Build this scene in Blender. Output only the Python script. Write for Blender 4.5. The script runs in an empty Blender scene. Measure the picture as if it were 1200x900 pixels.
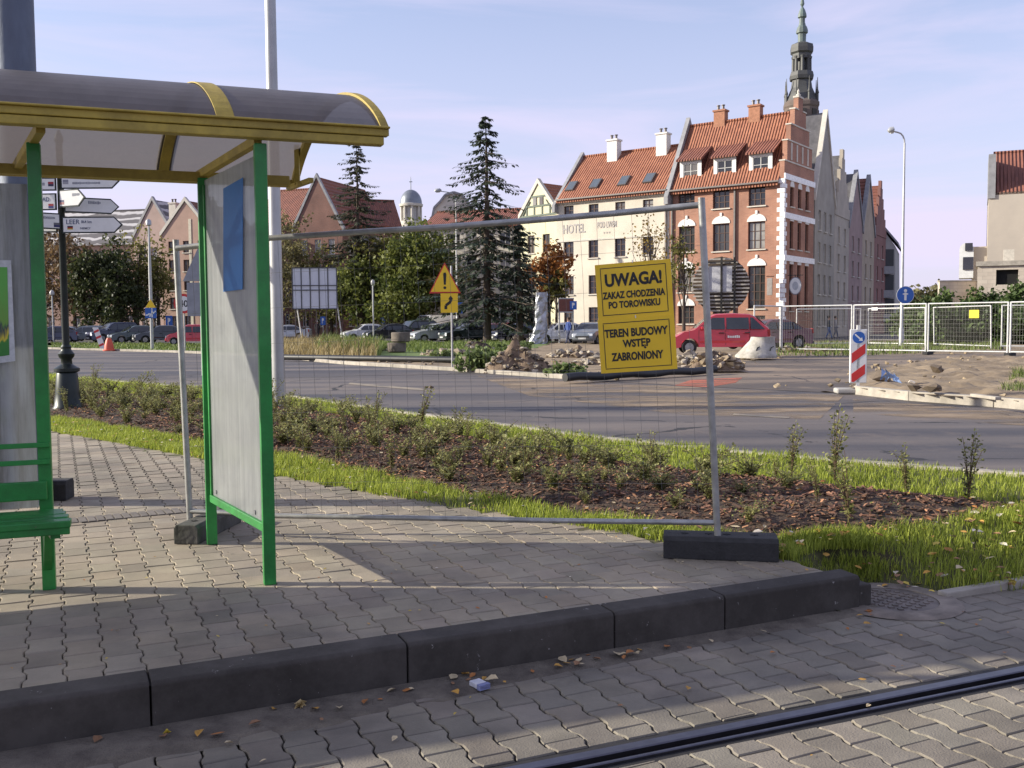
import bpy, bmesh, math, random
from mathutils import Vector, Matrix, noise
random.seed(7)
rnd = random.random
def U_(a, b): return a + (b - a) * rnd()
PI = math.pi
scene = bpy.context.scene
COL = scene.collection

# ------------------------------------------------------------------ camera
F_PX, CAM_H = 1150.0, 1.6
PITCH, ROLL = math.atan(71 / F_PX), math.radians(.4)
def ray(px, py):
    xc = (px - 600) / F_PX; yc = (450 - py) / F_PX
    a = xc * math.cos(ROLL) + yc * math.sin(ROLL); b = -xc * math.sin(ROLL) + yc * math.cos(ROLL)
    return (a, math.cos(PITCH) + b * math.sin(PITCH), -math.sin(PITCH) + b * math.cos(PITCH))
def at(px, py, z):                      # where the sight line through a pixel meets the height z
    d = ray(px, py); t = (z - CAM_H) / d[2]
    return Vector((d[0] * t, d[1] * t, z))
def atd(px, py, Y):                     # the point of a sight line at distance Y
    d = ray(px, py); t = Y / d[1]
    return Vector((d[0] * t, Y, CAM_H + d[2] * t))
cam = bpy.data.cameras.new('camera'); cam.sensor_width = 36; cam.lens = 36 * F_PX / 1200
cam.clip_start = .05; cam.clip_end = 6000
co = bpy.data.objects.new('camera', cam); COL.objects.link(co)
fw = Vector((0, math.cos(PITCH), -math.sin(PITCH))); up0 = Vector((0, math.sin(PITCH), math.cos(PITCH))); ri0 = Vector((1, 0, 0))
cx = ri0 * math.cos(ROLL) - up0 * math.sin(ROLL); cy = ri0 * math.sin(ROLL) + up0 * math.cos(ROLL)
M3 = Matrix((cx, cy, -fw)).transposed()
co.matrix_world = Matrix.Translation((0, 0, CAM_H)) @ M3.to_4x4()
scene.camera = co

# ------------------------------------------------------------------ materials
MATS = {}
def new_mat(name):
    m = bpy.data.materials.new(name); m.use_nodes = True
    nt = m.node_tree; b = nt.nodes['Principled BSDF']
    return m, nt, b
def N(nt, t, **kw):
    n = nt.nodes.new(t)
    for k, v in kw.items(): setattr(n, k, v)
    return n
def L(nt, a, b): nt.links.new(a, b)
def mat(name, col, rough=.6, metal=0., var=.12, scale=6., bump=0., bscale=None, col2=None, spec=.5, stretch=None, attr=False, coat=0., detail=6, lo=.35, hi=.65):
    """A surface whose colour wanders between two tones on a noise field, with optional bump and per-piece colour attribute."""
    if name in MATS: return MATS[name]
    m, nt, b = new_mat(name)
    b.inputs['Roughness'].default_value = rough; b.inputs['Metallic'].default_value = metal
    b.inputs['Specular IOR Level'].default_value = spec; b.inputs['Coat Weight'].default_value = coat
    tc = N(nt, 'ShaderNodeTexCoord'); src = tc.outputs['Object']
    if stretch:
        mp = N(nt, 'ShaderNodeMapping'); mp.inputs['Scale'].default_value = stretch[:3]
        if len(stretch) > 3: mp.inputs['Rotation'].default_value = (0, 0, stretch[3])
        L(nt, src, mp.inputs['Vector']); src = mp.outputs['Vector']
    nz = N(nt, 'ShaderNodeTexNoise'); nz.inputs['Scale'].default_value = scale; nz.inputs['Detail'].default_value = detail
    nz.inputs['Roughness'].default_value = .65
    L(nt, src, nz.inputs['Vector'])
    rp = N(nt, 'ShaderNodeValToRGB')
    c = col; d = col2 or tuple(x * (1 - 2 * var) for x in col)
    e = rp.color_ramp.elements
    e[0].position = lo; e[1].position = hi
    e[0].color = (*d, 1); e[1].color = (*c, 1)
    L(nt, nz.outputs['Fac'], rp.inputs['Fac'])
    out = rp.outputs['Color']
    if attr:
        at_ = N(nt, 'ShaderNodeAttribute'); at_.attribute_name = 'Col'
        mx = N(nt, 'ShaderNodeMix'); mx.data_type = 'RGBA'; mx.blend_type = 'MULTIPLY'; mx.inputs['Factor'].default_value = 1
        L(nt, out, mx.inputs[6]); L(nt, at_.outputs['Color'], mx.inputs[7]); out = mx.outputs[2]
    L(nt, out, b.inputs['Base Color'])
    if bump:
        n2 = N(nt, 'ShaderNodeTexNoise'); n2.inputs['Scale'].default_value = bscale or scale * 4; n2.inputs['Detail'].default_value = 5
        L(nt, src, n2.inputs['Vector'])
        bp = N(nt, 'ShaderNodeBump'); bp.inputs['Strength'].default_value = bump; bp.inputs['Distance'].default_value = .02
        L(nt, n2.outputs['Fac'], bp.inputs['Height']); L(nt, bp.outputs['Normal'], b.inputs['Normal'])
    MATS[name] = m
    return m
def worn(name, col, chip, rough=.4, scale=3., amount=.60, coat=.15, dirt=.55):
    """Painted steel: uneven sun-faded paint, grime and small chips down to rusty primer."""
    m = mat(name, col, rough, scale=scale, var=.13, coat=coat, bump=.06, bscale=60); nt = m.node_tree; b = nt.nodes['Principled BSDF']
    src = b.inputs['Base Color'].links[0].from_socket; tc = N(nt, 'ShaderNodeTexCoord')
    g = N(nt, 'ShaderNodeTexNoise'); g.inputs['Scale'].default_value = 2.3; g.inputs['Detail'].default_value = 9; g.inputs['Roughness'].default_value = .75; L(nt, tc.outputs['Object'], g.inputs['Vector'])
    gr = N(nt, 'ShaderNodeValToRGB'); e = gr.color_ramp.elements; e[0].position = .42; e[1].position = .62; e[0].color = (dirt, dirt * .97, dirt * .92, 1); e[1].color = (1, 1, 1, 1); L(nt, g.outputs['Fac'], gr.inputs[0])
    mu = N(nt, 'ShaderNodeMix'); mu.data_type = 'RGBA'; mu.blend_type = 'MULTIPLY'; mu.inputs['Factor'].default_value = .8; L(nt, src, mu.inputs[6]); L(nt, gr.outputs[0], mu.inputs[7])
    c = N(nt, 'ShaderNodeTexNoise'); c.inputs['Scale'].default_value = 22; c.inputs['Detail'].default_value = 6; c.inputs['Roughness'].default_value = .7; L(nt, tc.outputs['Object'], c.inputs['Vector'])
    cr = N(nt, 'ShaderNodeValToRGB'); e = cr.color_ramp.elements; e[0].position = amount; e[1].position = amount + .02; e[0].color = (0, 0, 0, 1); e[1].color = (1, 1, 1, 1); L(nt, c.outputs['Fac'], cr.inputs[0])
    mx = N(nt, 'ShaderNodeMix'); mx.data_type = 'RGBA'; L(nt, cr.outputs[0], mx.inputs['Factor']); L(nt, mu.outputs[2], mx.inputs[6]); mx.inputs[7].default_value = (*chip, 1); L(nt, mx.outputs[2], b.inputs['Base Color'])
    rr = N(nt, 'ShaderNodeMapRange'); rr.inputs[3].default_value = rough - .08; rr.inputs[4].default_value = rough + .3; L(nt, g.outputs['Fac'], rr.inputs[0]); L(nt, rr.outputs[0], b.inputs['Roughness'])
    return m
def leaf_mat(name, c1, c2, trans=.3, rough=.55):
    """Foliage: two tones mixed by the per-leaf attribute, partly translucent."""
    if name in MATS: return MATS[name]
    m, nt, b = new_mat(name)
    a = N(nt, 'ShaderNodeAttribute'); a.attribute_name = 'Col'
    sp = N(nt, 'ShaderNodeSeparateColor'); L(nt, a.outputs['Color'], sp.inputs['Color'])
    rp = N(nt, 'ShaderNodeValToRGB'); e = rp.color_ramp.elements
    e[0].color = (*c1, 1); e[1].color = (*c2, 1); L(nt, sp.outputs['Red'], rp.inputs['Fac'])
    b.inputs['Roughness'].default_value = rough; b.inputs['Specular IOR Level'].default_value = .3
    L(nt, rp.outputs['Color'], b.inputs['Base Color'])
    tr = N(nt, 'ShaderNodeBsdfTranslucent'); L(nt, rp.outputs['Color'], tr.inputs['Color'])
    mx = N(nt, 'ShaderNodeMixShader'); mx.inputs[0].default_value = trans
    L(nt, b.outputs[0], mx.inputs[1]); L(nt, tr.outputs[0], mx.inputs[2])
    L(nt, mx.outputs[0], nt.nodes['Material Output'].inputs['Surface'])
    MATS[name] = m
    return m
def brick_mat(name, c1, c2, mortar, bw=.25, bh=.075, rough=.85):
    if name in MATS: return MATS[name]
    m, nt, b = new_mat(name); b.inputs['Roughness'].default_value = rough
    tc = N(nt, 'ShaderNodeTexCoord')
    sx = N(nt, 'ShaderNodeSeparateXYZ'); L(nt, tc.outputs['Object'], sx.inputs[0])
    ad = N(nt, 'ShaderNodeMath'); L(nt, sx.outputs[0], ad.inputs[0]); L(nt, sx.outputs[1], ad.inputs[1])
    cb = N(nt, 'ShaderNodeCombineXYZ'); L(nt, ad.outputs[0], cb.inputs[0]); L(nt, sx.outputs[2], cb.inputs[1])
    bt = N(nt, 'ShaderNodeTexBrick'); bt.inputs['Scale'].default_value = 1
    bt.inputs['Color1'].default_value = (*c1, 1); bt.inputs['Color2'].default_value = (*c2, 1); bt.inputs['Mortar'].default_value = (*mortar, 1)
    bt.inputs['Brick Width'].default_value = bw; bt.inputs['Row Height'].default_value = bh; bt.inputs['Mortar Size'].default_value = .008
    L(nt, cb.outputs[0], bt.inputs['Vector'])
    nz = N(nt, 'ShaderNodeTexNoise'); nz.inputs['Scale'].default_value = .6; nz.inputs['Detail'].default_value = 7
    L(nt, tc.outputs['Object'], nz.inputs['Vector'])
    rp = N(nt, 'ShaderNodeValToRGB'); rp.color_ramp.elements[0].color = (.72, .7, .7, 1); rp.color_ramp.elements[1].color = (1.1, 1.08, 1.05, 1)
    rp.color_ramp.elements[0].position = .3; rp.color_ramp.elements[1].position = .7
    L(nt, nz.outputs['Fac'], rp.inputs['Fac'])
    mx = N(nt, 'ShaderNodeMix'); mx.data_type = 'RGBA'; mx.blend_type = 'MULTIPLY'; mx.inputs['Factor'].default_value = 1
    L(nt, bt.outputs['Color'], mx.inputs[6]); L(nt, rp.outputs['Color'], mx.inputs[7]); L(nt, mx.outputs[2], b.inputs['Base Color'])
    MATS[name] = m
    return m
def tile_mat(name, c1, c2, w=.24, h=.34, rough=.75):
    """Pantiles: rolls running down the slope (along local x) and courses across it (along height), each tile its own tone."""
    if name in MATS: return MATS[name]
    m, nt, b = new_mat(name); b.inputs['Roughness'].default_value = rough
    tc = N(nt, 'ShaderNodeTexCoord')
    sx = N(nt, 'ShaderNodeSeparateXYZ'); L(nt, tc.outputs['Object'], sx.inputs[0])
    wv = N(nt, 'ShaderNodeMath', operation='MULTIPLY'); wv.inputs[1].default_value = 2 * PI / w; L(nt, sx.outputs[0], wv.inputs[0])
    sn = N(nt, 'ShaderNodeMath', operation='SINE'); L(nt, wv.outputs[0], sn.inputs[0])
    fz = N(nt, 'ShaderNodeMath', operation='MULTIPLY'); fz.inputs[1].default_value = 1 / h; L(nt, sx.outputs[2], fz.inputs[0])
    fr = N(nt, 'ShaderNodeMath', operation='FRACT'); L(nt, fz.outputs[0], fr.inputs[0])
    hm = N(nt, 'ShaderNodeMath', operation='ADD'); L(nt, sn.outputs[0], hm.inputs[0]); L(nt, fr.outputs[0], hm.inputs[1])
    # one tone per tile
    fx = N(nt, 'ShaderNodeMath', operation='MULTIPLY'); fx.inputs[1].default_value = 1 / w; L(nt, sx.outputs[0], fx.inputs[0])
    f1 = N(nt, 'ShaderNodeMath', operation='FLOOR'); L(nt, fx.outputs[0], f1.inputs[0])
    f2 = N(nt, 'ShaderNodeMath', operation='FLOOR'); L(nt, fz.outputs[0], f2.inputs[0])
    cb = N(nt, 'ShaderNodeCombineXYZ'); L(nt, f1.outputs[0], cb.inputs[0]); L(nt, f2.outputs[0], cb.inputs[1])
    wn = N(nt, 'ShaderNodeTexWhiteNoise'); L(nt, cb.outputs[0], wn.inputs['Vector'])
    nz = N(nt, 'ShaderNodeTexNoise'); nz.inputs['Scale'].default_value = .8; L(nt, tc.outputs['Object'], nz.inputs['Vector'])
    av = N(nt, 'ShaderNodeMath', operation='ADD'); L(nt, wn.outputs['Value'], av.inputs[0]); L(nt, nz.outputs['Fac'], av.inputs[1])
    hf = N(nt, 'ShaderNodeMath', operation='MULTIPLY'); hf.inputs[1].default_value = .5; L(nt, av.outputs[0], hf.inputs[0])
    rp = N(nt, 'ShaderNodeValToRGB'); rp.color_ramp.elements[0].color = (*c1, 1); rp.color_ramp.elements[1].color = (*c2, 1)
    L(nt, hf.outputs[0], rp.inputs['Fac']); L(nt, rp.outputs['Color'], b.inputs['Base Color'])
    bp = N(nt, 'ShaderNodeBump'); bp.inputs['Strength'].default_value = 1; bp.inputs['Distance'].default_value = .05
    L(nt, hm.outputs[0], bp.inputs['Height']); L(nt, bp.outputs['Normal'], b.inputs['Normal'])
    MATS[name] = m
    return m
def frosted(name, col, trans, rough=.5, scale=9., stretch=(1, 1, .25), streak=(.35, .33, .3)):
    """Weathered translucent sheet: dirty diffuse mixed with rough see-through and light that passes."""
    if name in MATS: return MATS[name]
    m, nt, b = new_mat(name)
    tc = N(nt, 'ShaderNodeTexCoord'); mp = N(nt, 'ShaderNodeMapping'); mp.inputs['Scale'].default_value = stretch
    L(nt, tc.outputs['Object'], mp.inputs['Vector'])
    nz = N(nt, 'ShaderNodeTexNoise'); nz.inputs['Scale'].default_value = scale; nz.inputs['Detail'].default_value = 8; nz.inputs['Roughness'].default_value = .7
    L(nt, mp.outputs['Vector'], nz.inputs['Vector'])
    rp = N(nt, 'ShaderNodeValToRGB'); e = rp.color_ramp.elements; e[0].position = .36; e[1].position = .58
    e[0].color = (*streak, 1); e[1].color = (*col, 1); L(nt, nz.outputs['Fac'], rp.inputs['Fac'])
    n2 = N(nt, 'ShaderNodeTexNoise'); n2.inputs['Scale'].default_value = 2.2; n2.inputs['Detail'].default_value = 9; n2.inputs['Roughness'].default_value = .72; n2.inputs['Distortion'].default_value = .8; L(nt, tc.outputs['Object'], n2.inputs['Vector'])
    r2 = N(nt, 'ShaderNodeValToRGB'); e = r2.color_ramp.elements; e[0].position = .35; e[1].position = .68; e[0].color = (.82, .82, .82, 1); e[1].color = (1.16, 1.16, 1.14, 1); L(nt, n2.outputs['Fac'], r2.inputs[0])
    mq = N(nt, 'ShaderNodeMix'); mq.data_type = 'RGBA'; mq.blend_type = 'MULTIPLY'; mq.inputs['Factor'].default_value = 1; L(nt, rp.outputs['Color'], mq.inputs[6]); L(nt, r2.outputs[0], mq.inputs[7])
    L(nt, mq.outputs[2], b.inputs['Base Color']); b.inputs['Roughness'].default_value = rough
    tl = N(nt, 'ShaderNodeBsdfTranslucent'); tl.inputs['Color'].default_value = (*[min(1, c * 1.2) for c in col], 1)
    gl = N(nt, 'ShaderNodeBsdfTransparent'); gl.inputs['Color'].default_value = (.9, .92, .92, 1)
    m1 = N(nt, 'ShaderNodeMixShader'); m1.inputs[0].default_value = .4; L(nt, b.outputs[0], m1.inputs[1]); L(nt, tl.outputs[0], m1.inputs[2])
    m2 = N(nt, 'ShaderNodeMixShader'); m2.inputs[0].default_value = trans; L(nt, m1.outputs[0], m2.inputs[1]); L(nt, gl.outputs[0], m2.inputs[2])
    L(nt, m2.outputs[0], nt.nodes['Material Output'].inputs['Surface'])
    MATS[name] = m
    return m

# ------------------------------------------------------------------ mesh builder and tagging
class MB:
    def __init__(s): s.v = []; s.f = []; s.m = []; s.c = []
    def face(s, pts, m=0, c=None):
        i = len(s.v); s.v += [tuple(p) for p in pts]; s.f.append(tuple(range(i, i + len(pts)))); s.m.append(m); s.c.append(c)
    def add(s, vs, fs, m=0, c=None):
        i = len(s.v); s.v += [tuple(p) for p in vs]
        for f in fs: s.f.append(tuple(i + k for k in f)); s.m.append(m); s.c.append(c)
    def box(s, lo, hi, m=0, c=None):
        x0, y0, z0 = lo; x1, y1, z1 = hi
        s.add([(x0, y0, z0), (x1, y0, z0), (x1, y1, z0), (x0, y1, z0), (x0, y0, z1), (x1, y0, z1), (x1, y1, z1), (x0, y1, z1)],
              [(3, 2, 1, 0), (4, 5, 6, 7), (0, 1, 5, 4), (1, 2, 6, 5), (2, 3, 7, 6), (3, 0, 4, 7)], m, c)
    def obox(s, c0, a, b, d, m=0, c=None):      # centre and three half-axes
        c0, a, b, d = map(Vector, (c0, a, b, d))
        s.add([c0 + i * a + j * b + k * d for k in (-1, 1) for (i, j) in ((-1, -1), (1, -1), (1, 1), (-1, 1))],
              [(3, 2, 1, 0), (4, 5, 6, 7), (0, 1, 5, 4), (1, 2, 6, 5), (2, 3, 7, 6), (3, 0, 4, 7)], m, c)
    def bar(s, p, q, w, h, m=0, up=(0, 0, 1)):   # square bar from p to q, w across, h along up
        p, q = Vector(p), Vector(q); d = q - p; up = Vector(up)
        r = d.cross(up)
        if r.length < 1e-6: r = d.cross(Vector((0, 1, 0)))
        r.normalize(); u = r.cross(d).normalized()
        s.obox((p + q) / 2, d / 2, r * w / 2, u * h / 2, m)
    def ext(s, pts, vec, m=0, c=None):           # a polygon pushed along vec
        vec = Vector(vec); n = len(pts); pts = [Vector(p) for p in pts]
        fs = [tuple(reversed(range(n))), tuple(range(n, 2 * n))] + [(i, (i + 1) % n, n + (i + 1) % n, n + i) for i in range(n)]
        s.add(pts + [p + vec for p in pts], fs, m, c)
    def tube(s, path, r, n=8, m=0, cap=True, c=None):
        path = [Vector(p) for p in path]; k = len(path); rs = r if isinstance(r, (list, tuple)) else [r] * k
        vs = []; prev = None
        for i, p in enumerate(path):
            d = (path[min(i + 1, k - 1)] - path[max(i - 1, 0)]).normalized()
            if prev is None:
                prev = d.orthogonal().normalized()
            a = (prev - d * prev.dot(d)).normalized(); prev = a; b = d.cross(a)
            vs += [p + (a * math.cos(2 * PI * j / n) + b * math.sin(2 * PI * j / n)) * rs[i] for j in range(n)]
        fs = [(i * n + j, i * n + (j + 1) % n, (i + 1) * n + (j + 1) % n, (i + 1) * n + j) for i in range(k - 1) for j in range(n)]
        if cap: fs += [tuple(reversed(range(n))), tuple(range((k - 1) * n, k * n))]
        s.add(vs, fs, m, c)
    def lathe(s, prof, ctr=(0, 0, 0), n=16, m=0, c=None):
        x, y, z = ctr
        vs = [(x + r * math.cos(2 * PI * j / n), y + r * math.sin(2 * PI * j / n), z + h) for r, h in prof for j in range(n)]
        k = len(prof)
        fs = [(i * n + j, i * n + (j + 1) % n, (i + 1) * n + (j + 1) % n, (i + 1) * n + j) for i in range(k - 1) for j in range(n)]
        fs += [tuple(reversed(range(n))), tuple(range((k - 1) * n, k * n))]
        s.add(vs, fs, m, c)
    def disc(s, c0, a, b, th, n=24, m=0):        # a round plate: centre, two in-plane radius vectors, thickness vector
        c0, a, b = map(Vector, (c0, a, b))
        s.ext([c0 + a * math.cos(2 * PI * j / n) + b * math.sin(2 * PI * j / n) for j in range(n)], th, m)
    def build(s, name, mats, parent=None, smooth=False, bevel=0, world=False, fix=False, kind=None):
        me = bpy.data.meshes.new(name)
        vs = s.v
        if parent is not None and world:
            im = ROOTM[parent.name].inverted(); vs = [tuple(im @ Vector(p)) for p in vs]
        me.from_pydata(vs, [], s.f)
        if not isinstance(mats, (list, tuple)): mats = [mats]
        for m_ in mats: me.materials.append(m_)
        if len(mats) > 1: me.polygons.foreach_set('material_index', s.m)
        if any(c is not None for c in s.c):
            ca = me.color_attributes.new('Col', 'FLOAT_COLOR', 'CORNER')
            buf = []
            for f, c in zip(s.f, s.c):
                c = c if c is not None else (1, 1, 1)
                if not isinstance(c, tuple): c = (c, c, c)
                buf += [*c, 1.] * len(f)
            ca.data.foreach_set('color', buf)
        if smooth: me.polygons.foreach_set('use_smooth', [True] * len(me.polygons))
        me.update()
        if fix:
            bm = bmesh.new(); bm.from_mesh(me); bmesh.ops.remove_doubles(bm, verts=bm.verts, dist=1e-5)
            bmesh.ops.recalc_face_normals(bm, faces=bm.faces); bm.to_mesh(me); bm.free()
        o = bpy.data.objects.new(name, me); COL.objects.link(o)
        if parent is not None: o.parent = parent
        if bevel:
            b = o.modifiers.new('bevel', 'BEVEL'); b.width = bevel; b.segments = 2; b.limit_method = 'ANGLE'; b.angle_limit = .7
        if smooth and not bevel:
            try: me.set_sharp_from_angle(angle=.8)
            except Exception: pass
        if kind: o['kind'] = kind
        return o
ROOTM = {}
def thing(name, label, cat, loc=(0, 0, 0), rotz=0., group=None):
    o = bpy.data.objects.new(name, None); COL.objects.link(o); o.empty_display_size = .2
    o.location = loc; o.rotation_euler = (0, 0, rotz)
    ROOTM[o.name] = Matrix.Translation(loc) @ Matrix.Rotation(rotz, 4, 'Z')
    return tag(o, label, cat, group)
def tag(o, label, cat, group=None):
    o['label'] = label; o['category'] = cat
    if group: o['group'] = group
    return o
def recentre(o, loc):                    # puts a one-mesh thing's origin at its base
    loc = Vector(loc); o.data.transform(Matrix.Translation(-loc)); o.location = loc
    return o
def copy_tree(o, parent=None):
    c = o.copy(); COL.objects.link(c)
    if parent is not None: c.parent = parent
    for ch in list(o.children): copy_tree(ch, c)
    return c
def text_part(name, body, size, M, material, parent=None, bold=0., sx=1., align='CENTER', depth=.001):
    """Lettering as a mesh: M is the 4x4 placing the text's plane (x along the line, y up)."""
    cu = bpy.data.curves.new(name, 'FONT'); cu.body = body; cu.size = size; cu.align_x = align; cu.align_y = 'CENTER'
    cu.offset = bold; cu.extrude = depth; cu.resolution_u = 3
    t = bpy.data.objects.new(name, cu); COL.objects.link(t)
    dg = bpy.context.evaluated_depsgraph_get(); dg.update()
    me = bpy.data.meshes.new_from_object(t.evaluated_get(dg)); me.name = name
    bpy.data.objects.remove(t); bpy.data.curves.remove(cu)
    me.transform(M @ Matrix.Diagonal((sx, 1, 1, 1)))
    if parent is not None and parent.name in ROOTM: me.transform(ROOTM[parent.name].inverted())
    me.materials.clear(); me.materials.append(material)
    o = bpy.data.objects.new(name, me); COL.objects.link(o)
    if parent is not None: o.parent = parent
    return o
def frame4(o, x, y):                     # plane matrix from origin and in-plane axes
    x = Vector(x).normalized(); y = Vector(y); y = (y - x * y.dot(x)).normalized(); z = x.cross(y); o = Vector(o)
    return Matrix(((x.x, y.x, z.x, o.x), (x.y, y.y, z.y, o.y), (x.z, y.z, z.z, o.z), (0, 0, 0, 1)))
def inside(p, poly):
    x, y = p[0], p[1]; c = False; n = len(poly)
    for i in range(n):
        x0, y0 = poly[i][0], poly[i][1]; x1, y1 = poly[i - 1][0], poly[i - 1][1]
        if (y0 > y) != (y1 > y) and x < (x1 - x0) * (y - y0) / (y1 - y0) + x0: c = not c
    return c
def edge_dist(p, poly):
    b = 1e9
    for i in range(len(poly)):
        a0 = Vector(poly[i][:2]); a1 = Vector(poly[i - 1][:2]); d = a1 - a0; q = Vector(p[:2])
        t = max(0, min(1, (q - a0).dot(d) / max(d.length_squared, 1e-9))); b = min(b, (a0 + d * t - q).length)
    return b
def rand_in(poly):
    xs = [p[0] for p in poly]; ys = [p[1] for p in poly]
    while True:
        p = (U_(min(xs), max(xs)), U_(min(ys), max(ys)))
        if inside(p, poly): return p

# ------------------------------------------------------------------ light and sky
SUN_EL, SUN_AZ = math.radians(21.5), math.radians(-88)      # azimuth from +Y towards +X
sd = Vector((math.sin(SUN_AZ) * math.cos(SUN_EL), math.cos(SUN_AZ) * math.cos(SUN_EL), math.sin(SUN_EL)))
sl = bpy.data.lights.new('sun', 'SUN'); sl.energy = 5.0; sl.angle = math.radians(.53); sl.color = (1, .93, .78)
so = bpy.data.objects.new('sun', sl); COL.objects.link(so); so.rotation_euler = sd.to_track_quat('Z', 'Y').to_euler(); so.location = (-40, 0, 30)
w = bpy.data.worlds.new('World'); scene.world = w; w.use_nodes = True
nt = w.node_tree; bg = nt.nodes['Background']
sk = N(nt, 'ShaderNodeTexSky', sky_type='NISHITA'); sk.sun_disc = False; sk.sun_elevation = SUN_EL; sk.sun_rotation = SUN_AZ % (2 * PI)
sk.air_density = 1.1; sk.dust_density = 1.2; sk.ozone_density = 4.0; sk.altitude = 20
tc = N(nt, 'ShaderNodeTexCoord'); mp = N(nt, 'ShaderNodeMapping'); mp.inputs['Scale'].default_value = (1.1, 1.6, 9); mp.inputs['Rotation'].default_value = (.04, .05, .3)
L(nt, tc.outputs['Generated'], mp.inputs['Vector'])
nz = N(nt, 'ShaderNodeTexNoise'); nz.inputs['Scale'].default_value = 1.9; nz.inputs['Detail'].default_value = 7; nz.inputs['Roughness'].default_value = .55; nz.inputs['Distortion'].default_value = .6
L(nt, mp.outputs['Vector'], nz.inputs['Vector'])
rp = N(nt, 'ShaderNodeValToRGB'); rp.color_ramp.elements[0].position = .4; rp.color_ramp.elements[1].position = .8
rp.color_ramp.elements[0].color = (.30, .30, .30, 1); rp.color_ramp.elements[1].color = (.85, .85, .85, 1)
L(nt, nz.outputs['Fac'], rp.inputs['Fac'])
sz = N(nt, 'ShaderNodeSeparateXYZ'); L(nt, tc.outputs['Generated'], sz.inputs[0])
hz = N(nt, 'ShaderNodeMapRange'); hz.inputs[1].default_value = 0.; hz.inputs[2].default_value = .34; hz.inputs[3].default_value = .55; hz.inputs[4].default_value = 0.; L(nt, sz.outputs[2], hz.inputs[0])
hs = N(nt, 'ShaderNodeMath', operation='ADD', use_clamp=True); L(nt, rp.outputs['Color'], hs.inputs[0]); L(nt, hz.outputs[0], hs.inputs[1])
mx = N(nt, 'ShaderNodeMix'); mx.data_type = 'RGBA'
L(nt, hs.outputs[0], mx.inputs['Factor']); L(nt, sk.outputs['Color'], mx.inputs[6]); mx.inputs[7].default_value = (4.1, 3.75, 4.95, 1)
L(nt, mx.outputs[2], bg.inputs['Color']); bg.inputs['Strength'].default_value = .135
scene.view_settings.view_transform = 'Standard'; scene.view_settings.look = 'None'; scene.view_settings.exposure = .64; scene.view_settings.gamma = 1
# ================================================================== GROUND, PAVING, ROAD
KU = Vector((.907, .421, 0)).normalized(); KN = Vector((-KU.y, KU.x, 0)); K0 = Vector((-1.92, 3.58, 0))
def K(t, n=0., z=0.): return K0 + KU * t + KN * n + Vector((0, 0, z))
T_END = 4.24
def V2(l): return [Vector((x, y, 0)) for x, y in l]
PB = V2([(-24, 28), (-16, 21.6), (-10, 16.5), (-6.27, 13.23), (-3.28, 10.32), (-2.23, 9.16), (-1.12, 8.06), (-.45, 7.5), (.39, 6.78), (1.01, 6.22), (1.59, 5.68), (1.84, 5.5)])
BF = V2([(-25, 30), (-17, 23.5), (-11, 18.4), (-7.27, 15.3), (-4.1, 12.2), (-2.61, 10.6), (-1.6, 9.5), (-.49, 8.2), (.42, 7.26), (1.13, 6.6), (1.75, 6.25), (2.5, 6.45), (3.2, 6.85), (4.0, 7.3)])
BB = V2([(-25, 36), (-16, 26.6), (-9, 21.2), (-3.95, 16.9), (-2.22, 14.6), (-.43, 12.0), (.85, 10.1), (1.9, 8.95), (2.8, 8.15), (3.6, 7.5), (4.0, 7.3)])
RN = V2([(-60, 86), (-30, 46), (-17, 32.2), (-10.7, 25.6), (-4.61, 19.6), (-1.3, 15.0), (1.02, 12.0), (2.29, 10.7), (3.38, 9.7), (4.61, 8.8), (7.5, 6.6), (14, 2), (24, -6)])
RF = V2([(-70, 120), (-42, 82), (-28.9, 61.5), (-17, 51), (-9.93, 42.3), (-6.01, 35), (-1.8, 29.6), (.45, 26.2), (2.07, 23.9), (6.62, 19.0), (7.42, 17.3), (8.5, 15.7), (12, 11.6), (20, 4), (30, -5)])
BED = BF + BB[::-1][1:]
GRASS_R = V2([(1.72, 5.72), (1.86, 5.52), (1.98, 5.52), (2.1, 5.62), (2.6, 5.66), (3.05, 5.75), (5, 6.6), (8, 6.1), (4.61, 8.7), (4.0, 7.3), (3.2, 6.85), (2.5, 6.45), (1.75, 6.25), (1.2, 6.5), (1.08, 6.3), (1.62, 5.75)])
MAN = (2.17, 5.51)
def sm(t): t = max(0., min(1., t)); return t * t * (3 - 2 * t)
EDGE_R = [Vector((1.85, 5.45, 0)), Vector((2.6, 5.64, 0)), Vector((3.05, 5.73, 0)), Vector((5, 6.6, 0)), Vector((9, 8.4, 0))]
def gz(x, y):                               # height of the planted ground
    z = .185
    if x > 1.7:
        d = (Vector((x, y, 0)) - EDGE_R[1]).dot(KN)
        z = .02 + .175 * sm((d + .02) / .75) + min(0, d) * .9
    if (x - MAN[0]) ** 2 + (y - MAN[1]) ** 2 < .3: z = min(z, -.05 + max(0, math.hypot(x - MAN[0], y - MAN[1]) - .4) * 1.1)
    if inside((x, y), BED): z += .07 * sm(edge_dist((x, y), BED) / .5)
    return z + .015 * noise.noise(Vector((x * 2, y * 2, 0)))

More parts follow.
